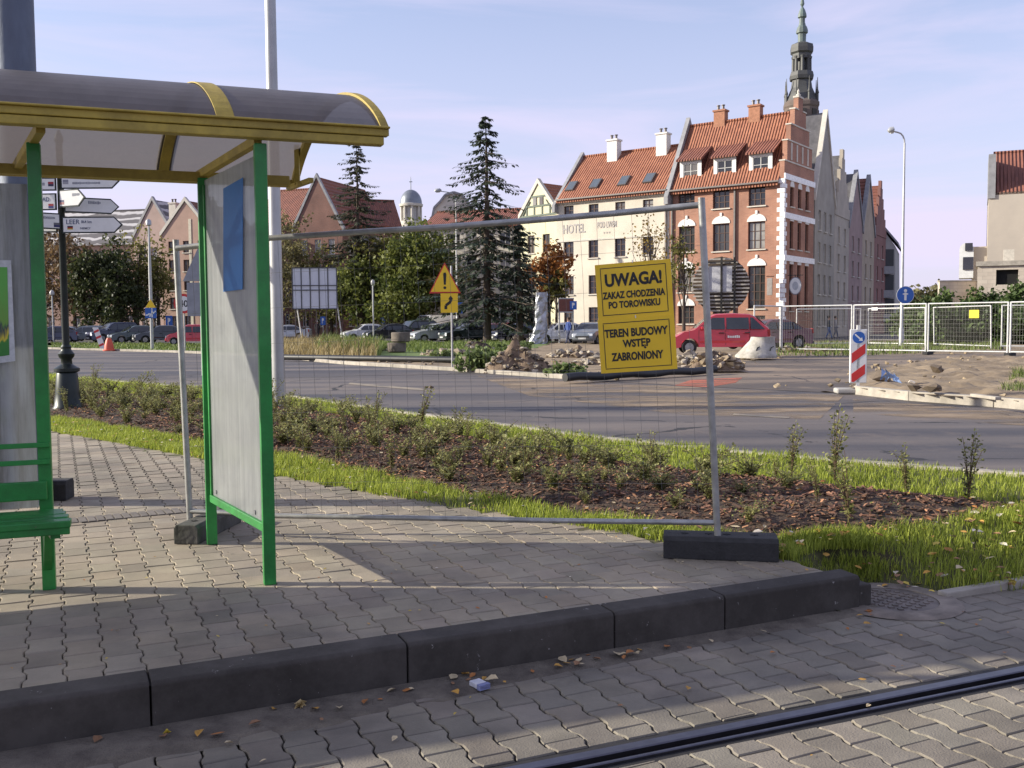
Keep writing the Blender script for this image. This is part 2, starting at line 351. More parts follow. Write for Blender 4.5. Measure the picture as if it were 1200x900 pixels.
def sheet(name, poly, z, m, kind='structure'):
    b = MB(); b.face([(p[0], p[1], z) for p in poly]); o = b.build(name, m, fix=True)
    if o.data.polygons[0].normal.z < 0: o.data.flip_normals()
    o['kind'] = kind; return o
def ribbon(name, A, B, za, zb, m, n=1):
    b = MB()
    for i in range(len(A) - 1):
        b.face([(A[i].x, A[i].y, za), (A[i + 1].x, A[i + 1].y, za), (B[i + 1].x, B[i + 1].y, zb), (B[i].x, B[i].y, zb)])
    o = b.build(name, m); o['kind'] = 'structure'; return o
def resample(P, n):
    d = [0]
    for a, b in zip(P, P[1:]): d.append(d[-1] + (b - a).length)
    out = []
    for i in range(n):
        s = d[-1] * i / (n - 1); k = 0
        while k < len(P) - 2 and d[k + 1] < s: k += 1
        out.append(P[k].lerp(P[k + 1], (s - d[k]) / max(1e-9, d[k + 1] - d[k])))
    return out

m_earth = mat('earth', (.16, .14, .075), .95, scale=.35, col2=(.075, .09, .03), bump=.3, bscale=3)
m_base = mat('joint sand', (.045, .039, .032), .95, scale=9, var=.25)
sheet('ground', [(-3000, -60), (3000, -60), (3000, 3000), (-3000, 3000)], -.03, m_base)
sheet('terrain', [tuple(K(-90, .3)[:2]), tuple(K(3.2, .3)[:2]), (1.6, 7.2), (2.6, 7.4), tuple(K(90, 2.0)[:2]), (3000, 100), (3000, 3000), (-3000, 3000), (-3000, 100)], .16, m_earth)

# -- asphalt road: patched and streaked along its course
def asphalt(name, c, c2, rot, tint=(.17, .135, .1), sc=(.035, .75, 1)):
    m, nt, b = new_mat(name); b.inputs['Roughness'].default_value = .62
    tc = N(nt, 'ShaderNodeTexCoord')
    mp = N(nt, 'ShaderNodeMapping'); mp.inputs['Rotation'].default_value = (0, 0, rot); mp.inputs['Scale'].default_value = sc
    L(nt, tc.outputs['Object'], mp.inputs['Vector'])
    n1 = N(nt, 'ShaderNodeTexNoise'); n1.inputs['Scale'].default_value = 1.1; n1.inputs['Detail'].default_value = 4; L(nt, mp.outputs[0], n1.inputs['Vector'])
    r1 = N(nt, 'ShaderNodeValToRGB'); e = r1.color_ramp.elements; e[0].position = .40; e[1].position = .62; e[0].color = (*c, 1); e[1].color = (*c2, 1)
    L(nt, n1.outputs['Fac'], r1.inputs['Fac'])
    n2 = N(nt, 'ShaderNodeTexNoise'); n2.inputs['Scale'].default_value = .45; n2.inputs['Detail'].default_value = 8; n2.inputs['Roughness'].default_value = .7; L(nt, tc.outputs['Object'], n2.inputs['Vector'])
    r2 = N(nt, 'ShaderNodeValToRGB'); e = r2.color_ramp.elements; e[0].position = .55; e[1].position = .72; e[0].color = (0, 0, 0, 1); e[1].color = (.7, .7, .7, 1)
    L(nt, n2.outputs['Fac'], r2.inputs['Fac'])
    mx = N(nt, 'ShaderNodeMix'); mx.data_type = 'RGBA'; L(nt, r2.outputs[0], mx.inputs['Factor']); L(nt, r1.outputs[0], mx.inputs[6]); mx.inputs[7].default_value = (*tint, 1)
    n3 = N(nt, 'ShaderNodeTexNoise'); n3.inputs['Scale'].default_value = 60; n3.inputs['Detail'].default_value = 3; L(nt, tc.outputs['Object'], n3.inputs['Vector'])
    m3 = N(nt, 'ShaderNodeMix'); m3.data_type = 'RGBA'; m3.blend_type = 'OVERLAY'; m3.inputs['Factor'].default_value = .35; L(nt, mx.outputs[2], m3.inputs[6]); L(nt, n3.outputs['Fac'], m3.inputs[7])
    vo = N(nt, 'ShaderNodeTexVoronoi', feature='DISTANCE_TO_EDGE'); vo.inputs['Scale'].default_value = .42
    nw = N(nt, 'ShaderNodeTexNoise'); nw.inputs['Scale'].default_value = 1.1; nw.inputs['Detail'].default_value = 6; L(nt, tc.outputs['Object'], nw.inputs['Vector'])
    mv = N(nt, 'ShaderNodeMix'); mv.data_type = 'RGBA'; mv.inputs['Factor'].default_value = .35; L(nt, tc.outputs['Object'], mv.inputs[6]); L(nt, nw.outputs['Color'], mv.inputs[7]); L(nt, mv.outputs[2], vo.inputs['Vector'])
    lt = N(nt, 'ShaderNodeMath', operation='LESS_THAN'); lt.inputs[1].default_value = .009; L(nt, vo.outputs['Distance'], lt.inputs[0])
    gt = N(nt, 'ShaderNodeMath', operation='GREATER_THAN'); gt.inputs[1].default_value = .5; L(nt, n2.outputs['Fac'], gt.inputs[0])
    cm = N(nt, 'ShaderNodeMath', operation='MULTIPLY'); L(nt, lt.outputs[0], cm.inputs[0]); L(nt, gt.outputs[0], cm.inputs[1])
    mk = N(nt, 'ShaderNodeMix'); mk.data_type = 'RGBA'; L(nt, cm.outputs[0], mk.inputs['Factor']); L(nt, m3.outputs[2], mk.inputs[6]); mk.inputs[7].default_value = (.02, .018, .016, 1)
    L(nt, mk.outputs[2], b.inputs['Base Color'])
    rr = N(nt, 'ShaderNodeMapRange'); rr.inputs[3].default_value = .5; rr.inputs[4].default_value = .85; L(nt, n1.outputs['Fac'], rr.inputs[0]); L(nt, rr.outputs[0], b.inputs['Roughness'])
    bp = N(nt, 'ShaderNodeBump'); bp.inputs['Strength'].default_value = .35; bp.inputs['Distance'].default_value = .01; L(nt, n3.outputs['Fac'], bp.inputs['Height']); L(nt, bp.outputs['Normal'], b.inputs['Normal'])
    return m
m_road = asphalt('road asphalt', (.052, .048, .05), (.155, .13, .112), math.radians(52), (.2, .155, .115))
ribbon('road', resample(RN, 60), resample(RF, 60), .2, .2, m_road)
m_park = mat('parking asphalt', (.12, .11, .105), .8, scale=.5, var=.2)
sheet('parking_lot', [(-60, 84), (36, 71), (60, 66), (70, 130), (-60, 130)], .19, m_park)
m_lawn = mat('far lawn', (.13, .2, .045), .95, scale=1.2, col2=(.09, .13, .03), bump=.5, bscale=8)
sheet('lawn', [(-60, 100), (-41, 81.5), (-27.5, 61.7), (-16, 51.5), (-9.2, 43), (-5.2, 38.5), (-1.6, 42), (1.5, 56), (3.5, 75), (-60, 84.5)], .215, m_lawn)

# kerbs along the road
m_conc = mat('kerb concrete', (.42, .38, .32), .9, scale=3, var=.2, bump=.2, bscale=40)
def kerb_run(name, P, w, z0, z1, seg=1.0, gap=.012, side=1):
    b = MB(); L0 = sum((q - p).length for p, q in zip(P, P[1:])); R = resample(P, max(2, int(L0 / seg)))
    for p, q in zip(R, R[1:]):
        d = (q - p).normalized(); n = Vector((-d.y, d.x, 0)) * side; c = (p + q) / 2 + n * w / 2
        b.obox((c.x, c.y, (z0 + z1) / 2 + U_(-.006, .006)), d * ((q - p).length / 2 - gap / 2), n * w / 2, (0, 0, (z1 - z0) / 2), c=U_(.85, 1.1))
    o = b.build(name, mat('kerb stone', (.40, .36, .30), .9, scale=3, var=.18, bump=.2, bscale=40, attr=True), bevel=.012); o['kind'] = 'structure'; return o
kerb_run('kerb', [p for p in RF if p.y > 23.5 and p.y < 83], .2, .1, .31, 1.6, side=-1)
kerb_run('kerb', [p for p in RN if p.x < 8 and p.x > -31], .12, .1, .225, 1.0, side=-1)
isl = [at(1000, 462, .2), at(1040, 467, .2), at(1090, 472, .2), at(1150, 476, .2), at(1215, 481, .2), at(1400, 500, .2)]
kerb_run('kerb', [Vector((p.x, p.y, 0)) for p in isl], .18, .1, .36, 1.1, side=1)

# churned construction ground beyond the road: an uneven sheet
b = MB(); nx, ny = 170, 150
def dgz(x, y):
    h = .225 + .05 * noise.noise(Vector((x * .45, y * .45, 3))) + .03 * noise.noise(Vector((x * 1.7, y * 1.7, 9)))
    return h
ISL = [isl[0], isl[2], isl[4], at(1400, 500, .2), at(1400, 432, .2), at(1180, 424, .2), at(1110, 424, .2), at(1050, 434, .2), at(1012, 446, .2)]
DIRT = [RF[i] for i in range(4, 13)] + V2([(60, 16), (60, 66), (20, 72), (3.5, 75), (1.5, 56), (-1.6, 42), (-5, 38.5)])
ACC = [at(690, 446, .2), at(820, 453, .2), at(985, 461, .2), at(1000, 452, .2), at(1022, 438, .2), at(1070, 427, .2), at(1180, 421, .2), at(1300, 419, .2), at(1300, 414, .2), at(1080, 415, .2), at(960, 414, .2), at(900, 419, .2), at(830, 430, .2), at(740, 440, .2)]
g = {}
for i in range(nx + 1):
    for j in range(ny + 1):
        x = -11 + 56 * i / nx; y = 13 + 62 * j / ny; z = dgz(x, y)
        if inside((x, y), ISL): z = .1 + 0 * sm(edge_dist((x, y), ISL) / .5) + 0 * .16 * abs(noise.noise(Vector((x * 1.3, y * 1.3, 1)))) + .1 * noise.noise(Vector((x * 3.1, y * 3.1, 6))) + .03
        elif inside((x, y), ACC): z = .19
        g[i, j] = (x, y, z)
for i in range(nx):
    for j in range(ny):
        q = [g[i, j], g[i + 1, j], g[i + 1, j + 1], g[i, j + 1]]
        if inside(((q[0][0] + q[2][0]) / 2, (q[0][1] + q[2][1]) / 2), DIRT): b.face(q)
m_dirt = mat('dug soil', (.31, .235, .15), .95, scale=.7, col2=(.15, .11, .07), bump=.8, bscale=6)
o = b.build('dirt_ground', m_dirt, smooth=True, fix=True); o['kind'] = 'structure'
sheet('dirt_ground', DIRT, .188, m_dirt)
b = MB(); g = {}; hs = .13; X0, Y0 = 6.2, 13.5
def isz(x, y):
    e = sm(edge_dist((x, y), ISL) / .6) if inside((x, y), ISL) else 0
    return .335 + e * (.10 * abs(noise.noise(Vector((x * 1.2, y * 1.2, 1)))) + .07 * noise.noise(Vector((x * 3.3, y * 3.3, 6))) + .035 * noise.noise(Vector((x * 9, y * 9, 2))) + .04)
for i in range(190):
    for j in range(150):
        x, y = X0 + i * hs, Y0 + j * hs
        if inside((x, y), ISL) or edge_dist((x, y), ISL) < .1: b.face([(x + a, y + c, isz(x + a, y + c)) for a, c in ((0, 0), (hs, 0), (hs, hs), (0, hs))])
o = b.build('dirt_ground', m_dirt, smooth=True, fix=True); o['kind'] = 'structure'
m_acc = asphalt('worn asphalt', (.085, .068, .052), (.225, .17, .12), .5, (.36, .265, .165), (.16, .5, 1))
sheet('access_road', ACC, .206, m_acc)
m_wet = mat('damp asphalt', (.09, .09, .1), .18, scale=1.5, var=.2)
sheet('wet_patch', [at(1000, 441, .24), at(1045, 429, .24), at(1075, 424, .24), at(1060, 432, .24), at(1022, 445, .24)], .214, m_wet)
def film(name, col, lo_, hi_):              # a worn film: the noise leaves the surface below bare in places
    m_, _n, _b = new_mat(name); _b.inputs['Base Color'].default_value = (*col, 1); _b.inputs['Roughness'].default_value = .85
    _t = N(_n, 'ShaderNodeTexCoord'); _z = N(_n, 'ShaderNodeTexNoise'); _z.inputs['Scale'].default_value = .7; _z.inputs['Detail'].default_value = 10; _z.inputs['Roughness'].default_value = .7; _mp = N(_n, 'ShaderNodeMapping'); _mp.inputs['Rotation'].default_value = (0, 0, .9); _mp.inputs['Scale'].default_value = (.5, 1.5, 1); L(_n, _t.outputs['Object'], _mp.inputs['Vector']); L(_n, _mp.outputs[0], _z.inputs['Vector'])
    _r = N(_n, 'ShaderNodeValToRGB'); _r.color_ramp.elements[0].position = lo_; _r.color_ramp.elements[1].position = hi_; L(_n, _z.outputs['Fac'], _r.inputs[0]); _tr = N(_n, 'ShaderNodeBsdfTransparent'); _ms = N(_n, 'ShaderNodeMixShader'); L(_n, _r.outputs[0], _ms.inputs[0]); L(_n, _tr.outputs[0], _ms.inputs[1]); L(_n, _b.outputs[0], _ms.inputs[2]); L(_n, _ms.outputs[0], _n.nodes['Material Output'].inputs['Surface'])
    return m_
m_mud = film('mud film', (.27, .20, .13), .43, .60)
sheet('mud', [at(560, 441, .2), at(690, 447, .2), at(830, 455, .2), at(990, 463, .2), at(960, 492, .2), at(800, 486, .2), at(620, 464, .2)], .2045, m_mud)
sheet('mud', [at(1000, 468, .2), at(1210, 484, .2), at(1210, 500, .2), at(1000, 484, .2)], .2045, m_mud)
m_redp = film('worn red paint', (.42, .12, .07), .42, .55)
sheet('painted_patch', [at(790, 450, .24), at(812, 443, .24), at(870, 441, .24), at(862, 447, .24), at(830, 452, .24)], .210, m_redp)
m_dash = mat('worn pale road line', (.27, .225, .165), .85, scale=1.6, col2=(.12, .11, .1), lo=.42, hi=.55)
sheet('road_marking', [at(410, 448.5, .2), at(500, 456, .2), at(500, 458.4, .2), at(408, 450.5, .2)], .206, m_dash)
sheet('road_marking', [at(860, 485, .2), at(925, 489, .2), at(925, 490.6, .2), at(858, 486.6, .2)], .206, m_dash)

# -- interlocking I-shaped concrete pavers, each with its own tone and a chamfer
def clip_poly(P, a, n):                         # keep the side of the line through a where n points
    out = []
    for i in range(len(P)):
        p, q = P[i - 1], P[i]; dp, dq = (p - a).dot(n), (q - a).dot(n)
        if dp >= 0: out.append(p)
        if (dp >= 0) != (dq >= 0): out.append(p + (q - p) * (dp / (dp - dq)))
    r = []
    for p in out:
        if not r or (p - r[-1]).length > 1e-5: r.append(p)
    return r
def pavers(name, poly, z, clips, m, lod=8.5, gap=.0025, tone=(.86, 1.06), wear=None):
    b = MB(); H1, H2, A = .0825, .0675, .1
    shape = [(-H1, -A), (H1, -A), (H1, -.066), (H2, -.034), (H2, .034), (H1, .066), (H1, A), (-H1, A), (-H1, .066), (-H2, .034), (-H2, -.034), (-H1, -.066)]
    ts = [(p - K0).dot(KU) for p in poly]; ns = [(p - K0).dot(KN) for p in poly]
    for i in range(int(min(ts) / .15) - 1, int(max(ts) / .15) + 2):
        for j in range(int(min(ns) / .2) - 1, int(max(ns) / .2) + 2):
            n0 = j * .2 + (.1 if i % 2 else 0); c = K(i * .15, n0)
            if not inside(c, poly): 
                if all(not inside(c + KN * e, poly) for e in (-.09, .09)): continue
            P = [c + KU * s + KN * t for s, t in shape]
            for a, nn in clips: P = clip_poly(P, a, nn) if len(P) > 2 else P
            if len(P) < 3: continue
            cc = sum(P, Vector()) / len(P); tn = U_(*tone)
            if rnd() < .05: tn *= .84
            col = (tn * U_(.98, 1.03), tn, tn * U_(.95, 1.0))
            if rnd() < .03: col = (tn * .98, tn * .94, tn * .88)
            dz = U_(-.0025, .0025); tx, ty = U_(-.012, .012), U_(-.012, .012)
            def ring(ins, h):
                r = []
                for p in P:
                    d = p - cc; l = d.length
                    s = d * max(0, (l - ins) / l) if l > 1e-6 else d
                    r.append(cc + s + Vector((0, 0, z + h + dz + s.x * tx + s.y * ty)))
                return r
            if cc.y > lod or cc.x < -4.5:
                b.face(ring(gap + .004, 0), c=col); continue
            n = len(P); r0, r1, r2 = ring(.0045, 0.), ring(gap, -.006), ring(gap, -.03)
            r0 = ring(gap + .0055, 0.)
            b.add(r0 + r1 + r2, [tuple(range(n))] + [(n + k, n + (k + 1) % n, (k + 1) % n, k) for k in range(n)] + [(2 * n + k, 2 * n + (k + 1) % n, n + (k + 1) % n, n + k) for k in range(n)], c=col)
    o = b.build(name, m); o['kind'] = 'structure'; return o
m_pv = mat('paver concrete', (.345, .292, .218), .86, scale=1.1, col2=(.18, .153, .118), bump=.25, bscale=120, attr=True)
m_pt = mat('track paver concrete', (.265, .232, .185), .75, scale=1.2, col2=(.125, .11, .09), bump=.25, bscale=120, attr=True)
plat = [K(-16, .16), K(T_END - .02, .16)] + [p for p in PB[::-1] if p.y < 29]
sheet('platform_base', [K(-16, .02), K(T_END - .05, .02)] + PB[::-1], .172, m_base)
pavers('platform_paving', plat, .19, [(K(0, .158), KN), (K(T_END - .03, 0), -KU)], m_pv)
RU = Vector((.922, .388, 0)).normalized(); RNm = Vector((-RU.y, RU.x, 0)); R0 = Vector((-.04, 3.45, 0))
def Rl(t, n=0., z=0.): return R0 + RU * t + RNm * n + Vector((0, 0, z))
za = [K(-4, -1.8), K(9, -1.8), K(9, .9), Vector((3.05, 5.75, 0)), Vector((2.6, 5.66, 0)), Vector((2.0, 5.6, 0)), K(T_END, .1), K(T_END, -.005), K(-4, -.005)]
pavers('track_paving', za, .0, [(Rl(0, .035), RNm)], m_pt, lod=12, gap=.0048, tone=(.84, 1.07))
zb = [K(-4, -2.6), K(9, -2.6), K(9, 1.), K(-4, .4)]
pavers('track_paving', zb, .0, [(Rl(0, -.165), -RNm)], m_pt, lod=12, gap=.0048, tone=(.84, 1.07))
# dirt washed along the foot of the kerb
b = MB(); n = 90
prev = None
for i in range(n + 1):
    t = -1.5 + (T_END + 1.6) * i / n; wd = .30 * (1 - .62 * sm(t / 4.0)) + .05 * noise.noise(Vector((t * 3, 0, 0))) + .03 * noise.noise(Vector((t * 11, 5, 0)))
    row = [K(t, -.002, .016), K(t, -wd * .55, .010 + .006 * noise.noise(Vector((t * 5, 1, 0)))), K(t, -wd, -.003)]
    if prev:
        for k in range(2): b.face([prev[k], prev[k + 1], row[k + 1], row[k]])
    prev = row
o = b.build('dirt_strip', mat('kerb grit', (.17, .145, .11), .95, scale=7, col2=(.085, .07, .055), bump=.6, bscale=90), smooth=True); o['kind'] = 'structure'

# platform kerb of long precast stones
b = MB(); cuts = [-16, -12, -8, -5, -2.9, -1.0, .555, 1.62, 2.68, 3.4, T_END]
cuts = [-16, -12, -8, -4.5, -2.2, -.55, .53, 1.6, 2.66, 3.32, T_END]
for t0, t1 in zip(cuts, cuts[1:]):
    prof = [(0.012, -.12), (0.0, -.12), (0.0, .178), (.014, .192), (.155, .196), (.155, -.12)]
    b.ext([K(t0 + .004, nn, z) for nn, z in prof], KU * (t1 - t0 - .008), c=U_(.88, 1.08))
o = b.build('platform_kerb', worn('dark kerb concrete', (.082, .072, .062), (.26, .245, .225), .93, 1.8, .665, 0., .5), fix=True, bevel=.006); o['kind'] = 'structure'
b = MB(); b.obox(K(T_END + .05, .09, .06), KU * .05, KN * .075, (0, 0, .07))
o = b.build('platform_kerb', mat('dark kerb concrete', (1, 1, 1)), bevel=.01); o['kind'] = 'structure'
# narrow drain course crossing the paving
b = MB(); p0, p1 = at(70, 612, .19), at(240, 596, .19); d = (p1 - p0)
for i in range(17):
    c = p0 + d * (i + .5) / 17; b.obox((c.x, c.y, .1925), d.normalized() * (d.length / 34 - .006), Vector((-d.y, d.x, 0)).normalized() * .10, (0, 0, .0045), c=U_(.8, 1.1))
o = b.build('drain_course', mat('dark setts', (.19, .165, .14), .85, scale=8, var=.2, attr=True)); o['kind'] = 'structure'

# -- grooved tram rails, gauge one metre
m_rail = mat('rail steel', (.13, .13, .155), .3, .95, scale=14, var=.12, stretch=(1, 1, 1)); m_rdark = mat('rail rust', (.06, .045, .035), .8, scale=20, var=.3)
m_tar = mat('rail tar joint', (.022, .02, .02), .75, scale=12, var=.2)
def rail(off, label):
    t = thing('tram_rail', label, 'rail', Rl(0, off), 0)
    def part(name, prof, m, bev=0):
        q = MB(); q.ext([Rl(-3, off + a, z) for a, z in prof], RU * 13); return q.build(name, m, t, world=True, bevel=bev, fix=True)
    part('rail_head', [(-.01, -.14), (-.066, -.14), (-.066, .004), (-.060, .008), (-.016, .008), (-.01, .004)], m_rail)
    part('groove', [(-.066, -.14), (-.108, -.14), (-.108, -.034), (-.066, -.034)], m_rdark)
    part('guard_lip', [(-.108, -.14), (-.126, -.14), (-.126, .002), (-.122, .005), (-.111, .005), (-.108, .002)], m_rail)
    part('joint_filler', [(.036, -.15), (-.0095, -.15), (-.0095, -.004), (.036, -.006)], m_tar)
    part('joint_filler', [(-.1265, -.15), (-.166, -.15), (-.166, -.010), (-.1265, -.008)], m_tar)
rail(0, 'shiny grooved tram rail set flush in the grey block paving in front of the kerb')

# manhole in the corner by the kerb end
mc = Vector((MAN[0], MAN[1], 0)); t = thing('manhole_cover', 'round cast iron manhole cover in a concrete ring by the kerb end', 'manhole', (mc.x, mc.y, 0))
b = MB(); b.lathe([(.24, .004), (.24, .016), (.355, .016), (.37, .004)], n=40); 
ringpts = []
b.build('rim', mat('manhole ring', (.27, .225, .18), .85, scale=6, var=.25, bump=.3), t, smooth=True)
b = MB(); b.lathe([(.0, .012), (.236, .012), (.236, .002)], n=36)
for i in range(-5, 6):
    for j in range(-5, 6):
        if (i * i + j * j) < 27 and (i + j) % 2 == 0: b.obox((i * .038, j * .038, .0145), (.014, 0, 0), (0, .014, 0), (0, 0, .003))
b.build('lid', mat('cast iron', (.20, .165, .14), .6, .3, scale=8, var=.25), t)

b = MB(); e0 = Vector((2.48, 5.545, 0))
for i in range(7): b.obox(e0 + KU * (.52 * i + .26) + KN * .03 + Vector((0, 0, -.02)), KU * .255, KN * .035, (0, 0, .06), c=U_(.85, 1.1))
o = b.build('edging', mat('kerb stone', (1, 1, 1)), bevel=.008); o['kind'] = 'structure'
# ------------------------------------------------------------------ planting bed, grass, mulch, leaves
b = MB(); step = .22
xs = [i * step for i in range(int(-12 / step), int(9 / step))]; ys = [i * step for i in range(int(5 / step), int(26 / step))]
area = PB[2:] + GRASS_R[1:6] + RN[::-1][3:11]
area = [p for p in PB[1:]] + [GRASS_R[2], GRASS_R[3], GRASS_R[4], GRASS_R[5], GRASS_R[6], Vector((8, 6.2, 0))] + [p for p in RN[::-1] if -18 < p.x < 7]
cache = {}
def gp(i, j):
    if (i, j) not in cache: cache[i, j] = (xs[i], ys[j], gz(xs[i], ys[j]))
    return cache[i, j]
for i in range(len(xs) - 1):
    for j in range(len(ys) - 1):
        c = (xs[i] + step / 2, ys[j] + step / 2)
        ib = inside(c, BED)
        if not inside(c, area) and (c[0] < 1.7 or edge_dist(c, area) > .15): continue
        b.face([gp(i, j), gp(i + 1, j), gp(i + 1, j + 1), gp(i, j + 1)], 1 if ib else 0)
m_sod = mat('sod', (.085, .095, .03), .95, scale=3, col2=(.07, .05, .03), bump=.6, bscale=30)
m_mul = mat('mulch soil', (.10, .062, .038), .95, scale=5, col2=(.03, .02, .014), bump=1., bscale=40)
o = b.build('planting_ground', [m_sod, m_mul], smooth=True, fix=True); o['kind'] = 'structure'

def blades(b, p, h, w):
    a = U_(0, 2 * PI); d = Vector((math.cos(a), math.sin(a), 0)); s = Vector((-d.y, d.x, 0)) * w; le = d * h * U_(.15, .7); c = rnd()
    q = Vector(p); mid = q + le * .35 + Vector((0, 0, h * .6)); tip = q + le + Vector((0, 0, h))
    b.face([q - s, q + s, mid + s * .7, mid - s * .7], c=c); b.face([mid - s * .7, mid + s * .7, tip], c=c)
m_gr = leaf_mat('grass blade', (.12, .17, .02), (.50, .55, .09), .48)
def grass(name, poly, n, h0, h1, w, keep=None, dense=None):
    b = MB(); k = 0; tries = 0
    while k < n and tries < n * 12:
        tries += 1; x, y = rand_in(poly)
        if inside((x, y), BED) and edge_dist((x, y), BED) > .14: continue
        if math.hypot(x - MAN[0], y - MAN[1]) < .40: continue
        f = noise.noise(Vector((x * 1.6, y * 1.6, 4)))
        if f < -.3 and rnd() < .5: continue
        z = gz(x, y); hh = U_(h0, h1) * (1 + .5 * f)
        blades(b, (x, y, z - .005), hh, w * U_(.7, 1.3)); k += 1
    o = b.build(name, m_gr); o['kind'] = 'stuff'; return o
grass('grass', GRASS_R, 26000, .03, .12, .0030)
grass('grass', V2([(1.5, 5.8), (1.74, 5.68), (1.95, 5.75), (2.3, 6.0), (2.2, 6.35), (1.75, 6.22), (1.2, 6.48), (1.12, 6.28)]), 4500, .03, .11, .003)
front = [p for p in PB if -7 < p.x < 1.7] + [p for p in BF[::-1] if -8 < p.x < 1.8]
front = [Vector((p.x, p.y, 0)) for p in front]
grass('grass', front, 26000, .03, .10, .0035)
grass('grass', [p for p in PB if -17 < p.x < -5] + [p for p in BF[::-1] if -18 < p.x < -6], 9000, .05, .1, .008)
back = [p for p in BB if -10 < p.x] + [p for p in RN[::-1] if -11 < p.x < 5]
grass('grass', back, 40000, .03, .09, .0045)
grass('grass', [p for p in BB if -17 < p.x < -8] + [p for p in RN[::-1] if -18 < p.x < -10], 7000, .06, .12, .012)
# bark chips
b = MB(); bd = [p for p in BED if p.x > -9.5]
for i in range(20000):
    x, y = rand_in(bd)
    if y > 14 and rnd() < .6: continue
    z = gz(x, y) + U_(.002, .03); l, wd = U_(.008, .036), U_(.004, .012); a = U_(0, PI); tl = Vector((math.cos(a), math.sin(a), U_(-.5, .5))).normalized(); s = Vector((-math.sin(a), math.cos(a), U_(-.6, .6))).normalized()
    q = rnd(); c = (.5, .5, .5) if q < .5 else (1.1, .95, .9)
    if q > .93: c = (2.6, 2.3, 1.9)
    k = U_(.6, 1.25); b.obox((x, y, z), tl * l, s * wd, tl.cross(s) * .003, c=tuple(k * e for e in c))
o = b.build('bark_mulch', mat('bark chip', (.22, .125, .078), .9, scale=20, col2=(.13, .075, .05), attr=True)); o['kind'] = 'stuff'
# small weeds seeding through the mulch
b = MB()
for i in range(420):
    x0, y0 = rand_in(bd)
    if noise.noise(Vector((x0 * .9, y0 * .9, 8))) < -.1: continue
    for q in range(22):
        x, y = x0 + random.gauss(0, .05), y0 + random.gauss(0, .05)
        if not inside((x, y), BED): continue
        z = gz(x, y) + abs(random.gauss(0, .035)); d = Vector((U_(-1, 1), U_(-1, 1), U_(-.2, .7))).normalized(); e = d.cross(Vector((U_(-.5, .5), U_(-.5, .5), 1))).normalized(); s = U_(.008, .022); p = Vector((x, y, z)); b.face([p, p + d * s * .6 + e * s * .35, p + d * s * 1.2, p + d * s * .6 - e * s * .35], c=min(1, max(0, random.gauss(.5, .25))))
o = b.build('weeds', leaf_mat('small weed leaf', (.06, .085, .02), (.30, .34, .10), .35)); o['kind'] = 'stuff'
# fallen leaves on the grass, the paving and along the kerb
b = MB()
def leaf(x, y, z, s, c):
    a = U_(0, 2 * PI); d = Vector((math.cos(a), math.sin(a), U_(-.3, .3))); e = Vector((-math.sin(a), math.cos(a), U_(-.3, .3))) * .62; o_ = Vector((x, y, z + .3 * s)); up = Vector((0, 0, U_(0, .35) * s))
    b.face([o_ - d * s, o_ - d * .2 * s + e * s + up, o_ + d * .5 * s + e * .8 * s + up, o_ + d * 1.1 * s], c=c); b.face([o_ - d * s, o_ + d * 1.1 * s, o_ + d * .5 * s - e * .8 * s + up, o_ - d * .2 * s - e * s + up], c=c)
LC = [(.55, .3, .06), (.45, .18, .05), (.62, .5, .3), (.3, .16, .08), (.6, .45, .08), (.7, .62, .5)]
for i in range(700):
    x, y = rand_in(GRASS_R); leaf(x, y, gz(x, y) + U_(.02, .10), U_(.014, .036), random.choice(LC))
for i in range(420):
    x, y = rand_in(front); leaf(x, y, gz(x, y) + U_(.01, .06), U_(.012, .028), random.choice(LC))
for i in range(900):
    x, y = rand_in(bd); leaf(x, y, gz(x, y) + U_(.01, .05), U_(.01, .026), random.choice(LC[:4]))
for i in range(40):
    t = U_(-.5, T_END); p = K(t, -abs(random.gauss(.02, .1)) - .03); leaf(p.x, p.y, .012, U_(.01, .03), random.choice(LC[:4]))
for cxp, cyp, k in ((470, 795, 4), (670, 780, 7), (555, 800, 4), (735, 770, 6)):
    p = at(cxp, cyp, 0)
    for i in range(k): leaf(p.x + random.gauss(0, .05), p.y + random.gauss(0, .03), .014, U_(.015, .035), random.choice(LC[:4]))
for i in range(60):
    p = K(U_(0, 4.2), U_(.2, 2.5)); leaf(p.x, p.y, .194, U_(.006, .012), random.choice(LC))
for i in range(40):
    p = K(U_(0, 6), U_(-1.4, -.2)); leaf(p.x, p.y, .006, U_(.006, .02), random.choice(LC[:5]))
o = b.build('fallen_leaves', mat('dry leaf', (1, 1, 1), .8, scale=30, var=.15, attr=True)); o['kind'] = 'stuff'

# clump of curled leaf and scraps lying by the kerb
def scrap(name, label, cat, px, py, size, cols):
    p = at(px, py, .012); b = MB()
    for i in range(5):
        a = U_(0, 2 * PI); d = Vector((math.cos(a), math.sin(a), 0)) * size * U_(.5, 1); e = Vector((-d.y, d.x, 0)) * U_(.3, .5); h = Vector((0, 0, size * U_(.3, .8)))
        b.face([p - d, p - e + h, p + d + h * .4], c=random.choice(cols)); b.face([p - d, p + d + h * .4, p + e + h * .7], c=random.choice(cols))
    o = b.build(name, mat('dry leaf', (1, 1, 1))); tag(o, label, cat); recentre(o, p)
scrap('leaf_clump', 'curled pale yellow leaf clump on the dirt at the foot of the kerb', 'leaf', 352, 828, .05, [(.55, .42, .2), (.45, .33, .14)])
scrap('leaf_clump', 'small bright yellow leaf lying below the kerb joint', 'leaf', 196, 859, .022, [(.65, .5, .05), (.55, .4, .04)])
p = at(562, 802, .02); b = MB(); d = Vector((.6, -.8, 0)).normalized(); b.obox((p.x, p.y, .02), d * .042, Vector((-d.y, d.x, 0)) * .027, (0, 0, .011))
